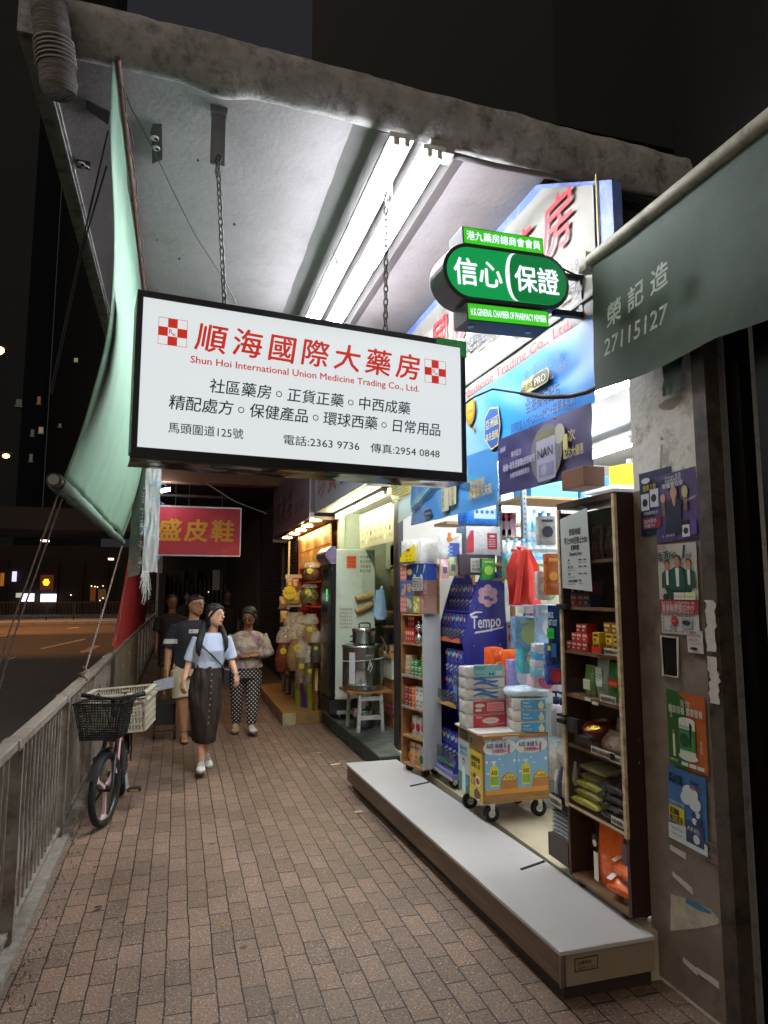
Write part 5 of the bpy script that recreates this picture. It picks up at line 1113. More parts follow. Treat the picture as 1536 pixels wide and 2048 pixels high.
def red2_fn(q, M): q.rect(-.095, .004, .235, .078, M, .001, 0); q.rect(.005, .014, .125, .058, M, .0016, 3); q.disc((-.048, .054), .036, M, .0016, 20, 1, .013); q.rect(-.08, .016, .045, .018, M, .0016, 1); [q.rect(.012, .02 + .009 * k, .11 - .03 * (k % 2), .003, M, .0024, 0) for k in range(5)]
def teal_fn(q, M): q.rect(-.09, .004, .225, .078, M, .001, 0); q.text('Mind', -.08, .05, .035, M, 1, lift=.003, shear=.2); q.text('Tissue 100s', -.08, .018, .014, M, 1, lift=.003); q.rect(.075, .012, .048, .03, M, .0016, 2); q.disc((.03, .022), .008, M, .002, 8, 1); q.disc((.053, .022), .008, M, .002, 8, 1)
SX, SY = 2.005, 4.36
stack = [('soft_tissue_pack', 'red wrapped tissue pack with white oval, lowest in the pile on the cart', 'red', red_fn, ([paint('#a81f2c', .3), paint('#d8d0cc', .3), paint('#8a7a6a'), paint('#cf8a90', .3)])),
         ('soft_tissue_pack', 'red wrapped tissue pack with pink panel, second lowest in the pile on the cart', 'red', red2_fn, [paint('#a81f2c', .3), paint('#d8d0cc', .3), paint('#8a7a6a'), paint('#d58f98', .3)]),
         ('soft_tissue_pack', 'white tissue pack with blue waves above the red packs on the cart', 'w', wave_fn(0), [paint('#3a5fa0', .3), paint('#5a7ab0', .3)]),
         ('soft_tissue_pack', 'white tissue pack with blue waves under the teal pack on the cart', 'w', wave_fn(0), [paint('#3a5fa0', .3), paint('#5a7ab0', .3)]),
         ('soft_tissue_pack', 'teal and white tissue pack on top of the pile on the cart', 't', teal_fn, [paint('#79b3b0', .3), paint('#1d4a60'), paint('#c5c5c0')])]
z = .753
for k, (nm, lb, c, fn, ms) in enumerate(stack):
    h = TH if k in (0, 1) else .07
    t = pack(nm, lb, 'tissue pack', TW, h, TD, wrap('#c9c6c0'), [('print', ms, fn)], puff=.06); t.scale = (1, 1, 1)
    place(t, (SX + .006 * nz(k * 3), SY, z), .05 * nz(k * 2.2), sc=(1, 1, h / TH if False else 1)); z += h + .003
for k in range(3):
    def fn(q, M):
        q.rect(-.06, .006, .165, .058, M, .001, 0); q.text('Tempo', -.05, .04, .016, M, 1, lift=.003, bold=.02); q.text('TISSUES', -.05, .015, .018, M, 1, lift=.003, width=.06); q.disc((.075, .025), .02, M, .0016, 12, 2, .022); q.rect(.068, .04, .014, .016, M, .002, 2)
    for j in range(1):
        t = pack('box_tissue_pack', 'blue and white tissue box pack, %s of three beside the pile on the cart' % ('lowest', 'middle', 'topmost')[k], 'tissue pack', .22, .07, .22, wrap('#d3d2cd'), [('print', [paint('#3f93c4', .3), paint('#e2e8ea'), paint('#d9d3ae')], fn)], puff=.03)
        place(t, (2.255, 4.22, .742 + .073 * k), -.22)
t = pack('film_wrapped_packs', 'loose clear film bundle of tissues on top of the blue tissue boxes', 'tissue pack', .26, .05, .22, wrap('#b8cbd6')); place(t, (2.27, 4.24, .963), -.3)
def orange_fn(q, M): q.text('C&S', 0.018, .06, .06, M, 0, rot=PI / 2, bold=.03, lift=.002, width=.085); q.disc((.03, .20), .022, M, .001, 14, 0); q.text('3層', .012, .012, .03, M, 0, rot=PI / 2, lift=.002)
org = pack('roll_tissue_pack', 'orange toilet roll pack standing behind the pile on the cart', 'tissue pack', .10, .235, .10, wrap('#d9581c'), [('lettering', paint('#e8e0d4'), orange_fn)], 'orange toilet roll packs', puff=.16)
put(org, (2.215, 4.60, 1.015), .1); put(org, (2.30, 4.53, 1.0), .25)
t = carton('magenta_carton', 'tall magenta carton standing behind the red tissue packs', 'box', .07, .30, .07, '#7d1f5a', [('print', paint('#c9a0b8'), lambda q, M: q.disc((0, .05), .02, M, .001, 12))]); place(t, (2.21, 4.54, .742), .1)
t = pack('navy_roll_pack', 'navy and white toilet roll pack with round emblem behind the orange packs', 'tissue pack', .17, .36, .16, wrap('#d4d2cc'), [('print', [paint('#27358c', .3), paint('#dfe0e4'), paint('#c9c3b0')], lambda q, M: (q.rect(-.045, .10, .09, .23, M, .001, 0), q.disc((0, .285), .026, M, .002, 16, 1), q.disc((0, .285), .017, M, .0026, 16, 0), [q.rect(-.03, .15 + .014 * k, .06, .004, M, .002, 1) for k in range(6)], q.rect(-.025, .112, .05, .025, M, .002, 2)))], puff=.08); place(t, (2.53, 4.62, 1.02), .2)
t = pack('blue_diaper_pack', 'plain royal blue pack beside the navy and white roll pack', 'tissue pack', .12, .36, .14, wrap('#2f5fc0')); place(t, (2.66, 4.55, 1.0), .4)
# ---------------- curved tissue rack
RACKB = mat('royal_blue_plastic', '#262a78', 0.3, var=.06, scale=2, spec=.5)
rack = thing('tissue_rack', 'tall curved royal blue display rack filled with blue tissue packs', 'display rack', (2.25, 5.13, .2))
RY0, RY1 = 4.86, 5.41
prof = [(2.0, .27), (1.995, .31), (2.03, .42), (2.07, .55), (2.075, .66), (2.045, .75), (2.045, .85), (2.075, .95), (2.10, 1.08), (2.10, 1.20), (2.085, 1.27), (2.10, 1.33), (2.13, 1.45), (2.175, 1.60), (2.225, 1.74), (2.27, 1.83), (2.33, 1.845), (2.385, 1.80), (2.42, 1.70), (2.445, 1.56), (2.455, 1.40), (2.46, 1.2), (2.46, .27)]
for y0, y1 in ((RY0, RY0 + .022), (RY1 - .022, RY1)):
    q = MB(); q.prism([(x, z) for x, z in prof], frame((0, y0 + .022 if y0 == RY0 else y1, 0), (1, 0, 0), (0, 0, 1)), .022); q.build('side_panel', RACKB, rack, bev=.003)
MB().box(2.435, 2.455, RY0 + .022, RY1 - .022, .3, 1.74).build('back_panel', RACKB, rack)
RSH = ((.36, 2.035), (.79, 2.05), (1.275, 2.09), (1.505, 2.15))
for z, x in RSH: MB().box(x, 2.435, RY0 + .022, RY1 - .022, z - .014, z).build('shelf', RACKB, rack)
MB().box(1.985, 2.46, RY0 - .01, RY1 + .01, .27, .31).build('base', mat('lilac_base', '#6a6a9a', .4, var=.1), rack, bev=.006)
MB().box(1.983, 1.986, RY0 - .005, RY1 + .005, .262, .285).build('base_edge', paint('#aeb2b5', .4), rack)
for z, x in RSH[:3]:
    q = MB(); q.grid(lambda u, v: (x - .018 - .012 * math.sin(PI * u), RY1 - .024 - (RY1 - RY0 - .048) * u, z - .012 + .115 * v), 10, 1); q.build('clear_strip', mat('smoky_acrylic', '#3a3634', .08, var=0, alpha=.62), rack)
    q = MB(); q.grid(lambda u, v: (x - .0195 - .012 * math.sin(PI * u), RY1 - .024 - (RY1 - RY0 - .048) * u, z - .012 + (.018 + .02 * abs(math.sin(u * 6 + z * 4))) * v), 20, 1); q.build('wave_trim', paint(('#3a6a5a', '#b08d3a', '#b5552a')[RSH.index((z, x))], .4), rack)
casters(rack, ((2.03, 4.93), (2.03, 5.34)), .197, .036)
M = cam_face(0, RY0 - .0006, 0); q = MB()
q.text('Tempo', 2.155, 1.375, .135, M, 0, width=.25, bold=.022, lift=.0015, shear=.08, rot=.06)
q.prism([(2.18, 1.335), (2.30, 1.352), (2.425, 1.378), (2.43, 1.388), (2.30, 1.366), (2.19, 1.352)], M, .0014, 0)
q.prism([(2.145, 1.485), (2.19, 1.505), (2.25, 1.505), (2.25, 1.495), (2.19, 1.492), (2.15, 1.465)], M, .0014, 0)
q.build('lettering', paint('#d3d6de', .35), rack)
q = MB()
for k in range(6): q.disc((2.30 + .052 * math.cos(k * PI / 3 + .5), 1.625 + .052 * math.sin(k * PI / 3 + .5)), .036, M, .001 + .0001 * k, 14, 0)
q.disc((2.30, 1.625), .05, M, .0022, 16, 0); q.rect(2.265, 1.595, .05, .028, M, .003, 1); q.rect(2.31, 1.585, .035, .022, M, .0034, 1); q.text('茉莉花香', 2.30, 1.645, .02, M, 2, 'c', lift=.004)
q.build('flower_sticker', [paint('#c9a6b4', .4), paint('#4a4a80'), paint('#a07a90')], rack)
q = MB()
for x, z in ((2.175, 1.245), (2.395, 1.25), (2.2, .9)): q.lathe([(.001, 0), (.009, 0), (.009, .006), (.001, .008)], n=10) if False else q.disc((x, z), .009, M, .005, 12)
q.build('bolt', STEEL, rack)
def tempo_fn(ac):
    def fn(q, M):
        q.text('Tempo', -.036, .055, .034, M, 0, width=.066, bold=.02, lift=.001, rot=.42); q.prism([(-.03, .035), (.034, .062), (.034, .066), (-.03, .042)], M, .001, 0)
        q.prism([(-.038, .155), (.0, .170), (.0, .195), (-.038, .18)], M, .001, 1); q.rect(.018, .15, .02, .03, M, .001, 2)
    return fn
for zi, (z, x, rows, cnt, pos) in enumerate(((1.506, 2.20, 1, 6, 'top'), (1.276, 2.13, 1, 6, 'second'), (.791, 2.09, 2, 6, 'third'), (.361, 2.08, 1, 6, 'bottom'))):
    for ci, ac in enumerate(('#4fa86a', '#8fb9c8', '#cc6a34')):
        p = pack('pocket_tissue_pack', 'navy pocket tissue bundle with slanted white lettering on the %s shelf of the curved rack' % pos, 'tissue pack', .079, .205, .06, wrap('#2a2f86'), [('print', [paint('#c8ccdc', .3), paint(ac, .3), paint('#b9c4d8', .3)], tempo_fn(ac))], 'blue tissue bundles on the %s shelf of the curved rack' % pos, puff=.10)
        for r in range(rows):
            for i in range(ci, cnt, 3):
                if zi == 2 and i in (0, 1): continue
                put(p, (x + .03 + .004 * nz(i * 3, r), RY1 - .065 - .082 * i if zi != 2 else RY0 + .06 + .082 * (5 - i) , z + r * .208), FACE_ST + .05 * nz(i * 2.1, zi), sc=(1, 1, 1 if zi != 1 else .98))
def box_fn(q, M): q.disc((0, .20), .03, M, .001, 18, 0, .02); q.disc((0, .20), .025, M, .0014, 18, 1, .015); q.rect(-.03, .02, .018, .13, M, .001, 2); q.rect(.008, .03, .018, .12, M, .001, 2)
for k in range(2):
    put(PROTO.setdefault('hk', carton('handkerchief_box', 'tall dark blue box with oval emblem on the third shelf of the curved rack', 'box', .085, .26, .06, '#33436a', [('print', [paint('#9a8a80', .3), paint('#3a2430', .3), paint('#7f9cc0', .3)], box_fn)], 'dark blue boxes on the third rack shelf')), (2.10, 4.985 - .092 * k, .7915))
def stand(t, px, py, y, rz=0.0):
    p = wp(px, py, y=y); return place(t, p, rz)
toprow = thing('counter_shelf', 'narrow wooden ledge over the curved rack holding toilet roll packs', 'shelf', (2.35, 5.2, 1.85))
mb = MB(); mb.box(2.03, 2.62, 5.0, 5.30, 1.865, 1.885); mb.build('board', WOODL, toprow)
for x in (2.05, 2.6): MB().box(x - .012, x + .012, 5.27, 5.298, .2, 1.864).build('upright', WOODL, toprow)
t = carton('sachet_display', 'dark box with handwritten price card in front of the ledge above the rack', 'box', .30, .16, .05, '#2a1c2a', [('price_card', [paint('#b9b8ae'), TAGI], lambda q, M: (q.rect(-.06, .02, .15, .11, M, .001, 0), q.text('10包$13', -.05, .09, .03, M, 1, width=.12, bold=.01, lift=.003), q.text('大包$17', -.05, .06, .03, M, 1, width=.11, bold=.01, lift=.003), q.text('特價$28', -.05, .03, .03, M, 1, width=.12, bold=.01, lift=.003)))]); stand(t, 953, 1150, 4.90)
for k, (px, py, c, r) in enumerate(((889, 1157, '#b58f92', 0), (905, 1152, '#8d9a6e', .2), (920, 1155, '#a8837c', 0))):
    t = pouch('air_freshener', '%s hanging pouch on the front of the ledge above the rack' % ('pink round', 'green leafy', 'brown oval')[k], .075, .15, .03, (wrap(c), [paint('#4a3f58'), TAGI], lab(.035, .05, .04))); stand(t, px, py, 4.93)
t = pack('white_roll_pack', 'white toilet roll pack with red label standing on the ledge', 'tissue pack', .30, .235, .20, wrap('#d0ceca'), [('print', [paint('#b02430', .3), paint('#dcd0d0')], lambda q, M: (q.rect(.03, .05, .085, .13, M, .001, 0), q.disc((.073, .155), .025, M, .0016, 14, 1, .01), [q.rect(.04, .07 + .014 * k, .06, .004, M, .0016, 1) for k in range(5)], q.prism([(-.15, .02), (-.09, .03), (-.09, .20), (-.11, .20), (-.15, .12)], M, .001, 0)))], puff=.05); stand(t, 957, 1112, 5.12)
t = pack('blue_towel_pack', 'bright blue and white pack lying on top of the white toilet roll pack', 'tissue pack', .27, .13, .18, wrap('#2f7fd0'), [('print', [paint('#b9d3e6', .3), paint('#2a6aa8')], lambda q, M: (q.rect(-.08, .045, .19, .085, M, .001, 0), [q.disc((-.055 + .045 * k, .10), .016, M, .0016, 12, 1) for k in range(4)]))]); stand(t, 955, 1051, 5.12)
t = pack('kitchen_roll_pack', 'white navy and orange kitchen roll pack beside the white toilet roll pack', 'tissue pack', .17, .20, .12, wrap('#d0d0d0'), [('print', [paint('#2b3f8a', .3), paint('#cc7a22', .3), paint('#5f8fc8', .3), paint('#c9b87a', .3)], lambda q, M: (q.rect(-.03, .01, .085, .11, M, .001, 0), q.disc((-.03, .15), .025, M, .0018, 14, 1), q.rect(-.045, .15, .03, .05, M, .0016, 1), q.prism([(-.02, .13), (.06, .175), (.06, .185), (-.02, .15)], M, .0014, 3), [q.rect(-.045, .02 + .03 * k, .04, .016, M, .002, 2) for k in range(3)]))]); stand(t, 899, 1117, 5.1)
# ---------------- left narrow cabinet of small goods
lc = thing('narrow_cabinet', 'narrow wooden shelf cabinet of small boxes at the left of the curved rack', 'cabinet', (1.9, 5.4, .2))
u_ = Vector((.080, -.323, 0)).normalized(); LM = frame((1.808, 5.524, 0), u_, (0, 0, 1)); LW = .335; LD = .17
def lbox(x0, x1, d0, d1, z0, z1, nm, m, par=None):
    q = MB(LM); q.box(x0, x1, z0, z1, -d1, -d0); return q.build(nm, m, par or lc)
LSH = (.27, .49, .72, .97, 1.235, 1.475)
lbox(0, .014, 0, LD, .27, 1.48, 'side_panel', WOODP); lbox(LW - .014, LW, 0, LD, .27, 1.48, 'side_panel', mat('grey_white_panel', '#a3a7a8', .45, var=.06)); lbox(0.014, LW - .014, LD - .01, LD, .27, 1.48, 'back_panel', WOODP)
for z in LSH: lbox(.014, LW - .014, 0.0, LD - .01, z - .014, z, 'shelf', WOODL)
for z in LSH[:5]:
    lbox(.014, LW - .014, -.004, -.001, z - .01, z + .05, 'clear_strip', GLASSY)
for z, s in ((.97, '洗衣皂$12 花露水$15'), (.72, '特價涼茶$10 藥皂$8')):
    price_tag(lc, LM @ Matrix.Translation((0, 0, .005)), .02, z - .012, LW - .05, .022, s)
q = MB();
for a in (.05, .28):
    c = LM @ Vector((a, .232, -.05)); q.cyl(c - LM.to_3x3().col[0] * .012, c + LM.to_3x3().col[0] * .012, .033, n=14)
q.build('caster', RUBBER, lc)
LRZ = math.atan2(u_.y, u_.x)
def lput(p, a, d, z, **k): return put(p, LM @ Vector((a, z, -d)), LRZ, **k)
sb = lambda nm, lb, w, h, d, c, ink, grp, cat='box': carton(nm, lb, cat, w, h, d, c, [('print', paint(ink), lambda q, M: (q.rect(-w * .35, h * .55, w * .7, h * .22, M, .0008), q.rect(-w * .3, h * .2, w * .4, h * .15, M, .0008)))], grp, .001)
p = sb('toothpaste_box', 'slim red box on the top shelf of the narrow cabinet', .03, .12, .05, '#a02a22', '#d8b0a0', 'red boxes in the narrow cabinet')
for i in range(4): lput(p, .045 + .033 * i, .05, 1.236 + .0);
for i in range(3): lput(p, .055 + .033 * i, .07, 1.357)
bulb = bottle('light_bulb_pack', 'silvery bulb on the top shelf of the narrow cabinet', [(.012, 0), (.028, .012), (.033, .035), (.026, .058), (.012, .075)], mat('silver_foil', '#b9b8b4', .2, .8, var=.3, scale=20, bump=.6), [(.012, .074), (.012, .088), (.002, .09)], STEEL, 'silvery bulbs in the narrow cabinet', cat='bulb')
for i in range(2):
    for j in range(2): lput(bulb, .20 + .07 * i, .05, 1.236 + .092 * j)
p = sb('soap_box', 'beige soap box on the second shelf of the narrow cabinet', .085, .04, .06, '#a38e72', '#cdbfa4', 'beige soap boxes in the narrow cabinet')
for j in range(4): lput(p, .07 + .004 * j, .05, .971 + .041 * j)
p = sb('tea_box', 'green and white box on the second shelf of the narrow cabinet', .05, .042, .06, '#2f7a3a', '#cfd8cf', 'green boxes in the narrow cabinet')
for i in range(3):
    for j in range(3 - (i == 2)): lput(p, .145 + .053 * i, .05, .971 + .043 * j)
p = sb('balm_box', 'yellow box in the column at the right of the second shelf of the narrow cabinet', .045, .035, .06, '#a8962c', '#6a5a1c', 'yellow boxes in the narrow cabinet')
for j in range(6): lput(p, .295, .05, .971 + .036 * j)
for c, ink, a0, n_, rws, nm_, lb_ in (('#7a1f24', '#c49a90', .05, 2, 3, 'incense_box', 'dark red box'), ('#cc5f22', '#e0b080', .155, 1, 3, 'orange_box', 'orange box'), ('#c9c7c0', '#8f8a80', .215, 2, 2, 'white_carton', 'white carton')):
    p = sb(nm_, lb_ + ' on the third shelf of the narrow cabinet', .055, .055 if rws == 3 else .085, .06, c, ink, lb_ + 'es in the narrow cabinet' if lb_.endswith('x') else 'white cartons in the narrow cabinet')
    for i in range(n_):
        for j in range(rws): lput(p, a0 + .058 * i, .05, .721 + (.056 if rws == 3 else .086) * j)
tin = bottle('white_tin', 'white tin with dark red burst sticker on the fourth shelf of the narrow cabinet', [(.036, 0), (.037, .004), (.037, .14), (.035, .145)], paint('#bdbcb6', .35), [(.037, .145), (.037, .158), (.001, .16)], paint('#a9a8a2', .3), 'white tins in the narrow cabinet', cat='tin')
q = MB(); q.star((0, .08), .034, frame((0, -.038, 0), (1, 0, 0), (0, 0, 1)), .003, 14); q.build('burst_sticker', paint('#8a1a2c'), tin)
for i in range(3): lput(tin, .14 + .078 * i, .06, .491)
fb = pouch('flower_bag', 'orange and white bag on the bottom shelf of the narrow cabinet', .075, .16, .04, (wrap('#c2b8a8'), [paint('#d98a1c'), paint('#b0421c')], lambda q, M: (q.star((0, .06), .035, M, .002, 10, 0), q.disc((0, .06), .015, M, .003, 12, 1), q.rect(-.03, .12, .06, .02, M, .001, 1))), 'orange flower bags in the narrow cabinet')
for i in range(2): lput(fb, .10 + .08 * i, .05, .271)
gb = pouch('herb_bag', 'white bag with green burst on the bottom shelf of the narrow cabinet', .075, .15, .04, (wrap('#c9c8c2'), [paint('#1f6a34'), TAGI], lambda q, M: q.star((0, .055), .036, M, .002, 12, 0)), 'green burst bags in the narrow cabinet')
for i in range(2): lput(gb, .245 + .055 * i, .055, .271)
cols = (('#a8584c', '#c98f80', 'salmon checked'), ('#20244a', '#a38a4a', 'navy with gold oval'), ('#1f3a86', '#b9cc5a', 'royal blue with yellow ribbon'), ('#3f5a8a', '#b58a5a', 'blue landscape'), ('#5f6a58', '#a8b09a', 'grey green floral'), ('#a59a2e', '#d0cf9a', 'yellow with small picture'), ('#8a6a5a', '#b0788c', 'pink and brown'))
rows_ = ((0, 1, 2, 2), (3, 3, 6, 6), (0, 4, 5, 6))
for r, row in enumerate(rows_[::-1]):
    for i, ci in enumerate(row):
        c, ink, ds = cols[ci]
        def fn(q, M, ci=ci):
            if ci == 0:
                for a in range(3):
                    for b in range(3): q.rect(-.042 + .03 * a, .012 + .04 * b, .024, .03, M, .0008)
            elif ci == 1: q.disc((0, .07), .038, M, .0008, 18, 0, .025)
            elif ci == 2: q.prism([(.0, .06), (.02, .125), (.035, .125), (.01, .06)], M, .0008); q.disc((-.025, .035), .015, M, .0008, 12)
            else:
                for k in range(9): q.disc((-.035 + .07 * rnd.random(), .02 + .09 * rnd.random()), .008 + .012 * rnd.random(), M, .0006 + .0001 * k, 8)
        t = carton('tissue_box', '%s tissue box in the %s row on the narrow cabinet' % (ds, ('bottom', 'middle', 'top')[r]), 'tissue box', .098, .132, .10, c, [('print', paint(ink, .35), fn)], 'tissue boxes stacked on the narrow cabinet')
        place(t, LM @ Vector((.03 + .10 * i, 1.482 + .1335 * r, -.055)), LRZ)
t = thing('price_card', 'white handwritten price card taped on the tissue boxes', 'card', LM @ Vector((.19, 1.70, .01)))
M = LM @ Matrix.Translation((.20, 1.665, .012)); q = MB(); q.rect(0, 0, .15, .11, M, .001, 0)
for k, s in enumerate(('紙手巾 5包 $9.9', '面紙盒 $10', '三層 5盒 $28', '特價 5盒 $32', '大盒 10元')): q.text(s, .008, .088 - .0205 * k, .017, M, 1, width=.13, lift=.002, bold=.01)
q.build('card', [paint('#b5b4aa'), TAGI], t)
t = pack('yellow_kitchen_roll', 'white and yellow kitchen roll pack on top of the tissue boxes', 'tissue pack', .30, .20, .16, wrap('#c9c9c2'), [('print', [paint('#d9bd1c', .3), paint('#a8402c', .3), paint('#4a4220')], lambda q, M: (q.prism([(-.14, .02), (.09, .02), (.09, .16), (.02, .14), (-.09, .10), (-.14, .05)], M, .001, 0), q.disc((-.01, .115), .03, M, .002, 14, 1, .013), [q.disc((-.03 + .05 * a, .035 + .03 * b), .008, M, .002, 8, 2) for a in (0, 1) for b in (0, 1)], q.rect(.125, .02, .008, .14, M, .001, 0)))]); place(t, LM @ Vector((.16, 1.886, -.08)), LRZ)
# ---------------- back shelves, bottles, hanging things
bs = thing('steel_rack', 'grey slotted steel rack with wooden shelves at the back of the pharmacy', 'shelf', (2.9, 4.9, .2))
STLG = mat('slotted_grey_steel', '#7b878c', .45, .5, var=.12, scale=10)
for x, y in ((2.56, 4.72), (3.55, 4.72), (2.56, 5.15), (3.55, 5.15)):
    q = MB(); q.box(x - .018, x + .018, y - .002, y + .002, .2, 2.75); q.box(x - .018, x - .014, y, y + .035, .2, 2.75); o = q.build('upright', STLG, bs)
    q = MB()
    for k in range(60): q.box(x - .005, x + .005, y - .0035, y - .0022, .25 + .04 * k, .265 + .04 * k)
    q.build('slots', paint('#20262a'), o)
for z in (.55, .95, 1.38, 1.90, 2.40): MB().box(2.54, 3.57, 4.72, 5.17, z - .018, z).build('shelf', WOODL, bs)
BOT = bottle('water_bottle', 'clear plastic water bottle with light blue cap', [(.036, 0), (.041, .01), (.04, .10), (.042, .13), (.042, .19), (.036, .225), (.018, .262), (.015, .275)], mat('clear_pet', '#d5e6ee', .05, var=0, alpha=.45, spec=.8), [(.017, .272), (.017, .297), (.001, .298)], paint('#4f9fd0', .3), 'water bottles on the steel rack', band=([(.0425, .12), (.0430, .125), (.0430, .185), (.0425, .19)], mat('label_blue_green', '#8fc0cf', .35, var=.4, scale=30)))
for i, (px, py, y) in enumerate(((1070, 1062, 4.78), (1088, 1060, 4.80), (1052, 1064, 4.76), (1098, 1040, 4.95), (1080, 1041, 4.97), (1032, 1118, 4.62), (1047, 1117, 4.60), (1016, 1119, 4.63), (1058, 1120, 4.58), (1072, 1110, 4.6), (1086, 1110, 4.62))):
    pos = 'on the upper shelf' if i < 5 else 'in the lower group by the red bag'
    p = wp(px, py, y=y); zz = 2.005 if i < 5 else 1.755
    put(BOT, (p.x, p.y, zz), 0, 'clear water bottle with blue cap %s' % pos, 'water bottles %s' % pos)
t = thing('bottle_crate', 'white film-wrapped block of bottles under the upper water bottles', 'crate', (2.75, 4.85, 1.9)); MB().box(2.60, 2.86, 4.74, 5.05, 1.901, 2.003).build('film', wrap('#b9c6cc'), t, bev=.008)
t = thing('side_shelf', 'narrow wooden shelf board holding the lower water bottles', 'shelf', (2.5, 4.6, 1.74)); MB().box(2.25, 2.75, 4.5, 4.70, 1.735, 1.753).build('board', WOODL, t)
MB().box(2.40, 2.43, 4.66, 4.69, .2, 1.734).build('upright', WOODL, t)
t = pouch('purple_pad_pack', 'shiny violet pack beside the lower water bottles', .17, .13, .07, (wrap('#3a30a0'), [paint('#b9b4d8'), TAGI], lab(.04, .03, .02))); p = wp(1085, 1124, y=4.4); place(t, (p.x, p.y, 1.754), .1)
t = thing('stepped_shelf', 'pale wooden slanted shelf board above the white toilet roll pack', 'shelf', (2.5, 5.6, 2.2)); MB().box(2.2, 2.95, 5.45, 5.75, 2.24, 2.265).build('board', WOODL, t)
MB().box(2.5, 2.53, 5.6, 5.63, .2, 2.239).build('upright', WOODL, t)
for k in range(4):
    t = carton('insole_pack', 'pink and white carded pack beside the white toilet roll pack', 'pack', .085, .20, .03, '#c9bfc2', [('print', [paint(('#9a3a7a', '#8a4a86', '#b5242c', '#b02a34')[k]), paint('#c99aa6')], lambda q, M: (q.disc((0, .165), .022, M, .001, 14, 0), q.disc((0, .09), .03, M, .001, 14, 1, .045)))], 'pink carded packs'); p = wp(990 + 11 * k, 1072, y=5.2); place(t, (p.x, p.y, p.z), 0)
ir = thing('carded_shelf', 'short wooden shelf under the pink carded packs', 'shelf', (2.8, 5.2, 2.0)); a = wp(990, 1073, y=5.2); MB().box(a.x - .08, a.x + .42, 5.14, 5.28, a.z - .022, a.z - .002).build('board', WOODL, ir)
MB().box(a.x + .3, a.x + .33, 5.24, 5.27, .2, a.z - .022).build('upright', WOODL, ir)
t = thing('red_carrier_bags', 'bunch of red plastic carrier bags hanging in the middle of the shop', 'bags', (2.03, 3.85, 1.6))
def bagf(u, v):
    w = .07 + .10 * min(1, (1 - v) * 3.2)
    x = 2.05 + (u - .5) * 1.15 * w + .012 * (1 - v); y = 3.80 - .035 * math.sin(PI * u) + .010 * nz(u * 8, v * 3, 2) + .018 * math.sin(u * 9 + v) * (.3 + v)
    return (x, y, 1.575 + .335 * v + .012 * nz(u * 4, 9))
REDF = mat('red_carrier_film', '#cf3a34', .32, var=.1, scale=6, bump=.7, bscale=16)
q = MB(); q.grid(bagf, 24, 20); q.grid(lambda u, v: (bagf(1 - u, v)[0], bagf(1 - u, v)[1] + .05, bagf(1 - u, v)[2]), 24, 20); q.build('film', REDF, t)
q = MB(); q.grid(lambda u, v: (1.955 + .045 * u + .05 * v, 3.775 - .03 * math.sin(PI * u), 1.60 + .30 * v - .02 * (1 - u) * (1 - v)), 8, 14); q.build('flap', REDF, t)
q = MB(); q.tube([(2.03, 3.80, 1.905), (2.05, 3.8, 1.925), (2.02, 3.82, 1.93), (2.06, 3.83, 1.91)], .012, 8); q.build('handle', REDF, t)
t = thing('hook_rail', 'thin steel rail carrying the red carrier bags', 'rail', (2.2, 3.9, 1.91)); q = MB(); q.box(2.0, 2.75, 3.87, 3.877, 1.905, 1.925); q.box(2.72, 2.75, 3.877, 4.7, 1.905, 1.925); q.build('rail', STEEL, t)
pal = [('#7fb2d6', '#dfe8ee', 'light blue'), ('#c9cfd2', '#3a7ab8', 'white and blue'), ('#3f7fc4', '#c9dcea', 'blue'), ('#5aa078', '#d8e6da', 'green'), ('#c04048', '#e2d0d0', 'red'), ('#d8d2c0', '#5a8a4a', 'cream and green'), ('#2f3f8a', '#b9c4e0', 'navy')]
for zi, z in enumerate((.55, .95, 1.38, 1.90)):
    x = 2.60; k = 0
    while x < 3.45:
        c, ink, ds = pal[(k * 3 + zi * 2) % len(pal)]
        w = (.12, .16, .2, .14)[(k + zi) % 4]; h = (.24, .30, .2, .27)[(k * 3 + zi) % 4]
        if zi == 3 and x < 2.9: x += w; k += 1; continue
        t = pack('hygiene_pack', '%s pack on the %s shelf of the steel rack' % (ds, ('lowest', 'second', 'third', 'fourth')[zi]), 'pack', w, h, .12, wrap(c), [('print', paint(ink, .35), lambda q, M, w=w, h=h: (q.disc((0, h * .6), w * .3, M, .001, 16, 0, h * .12), q.rect(-w * .3, h * .15, w * .6, h * .12, M, .001)))], '%s packs on the %s shelf of the steel rack' % (ds, ('lowest', 'second', 'third', 'fourth')[zi]))
        place(t, (x + w / 2, 4.80, z + .001), .04 * nz(k * 3.3, zi)); x += w + .006; k += 1
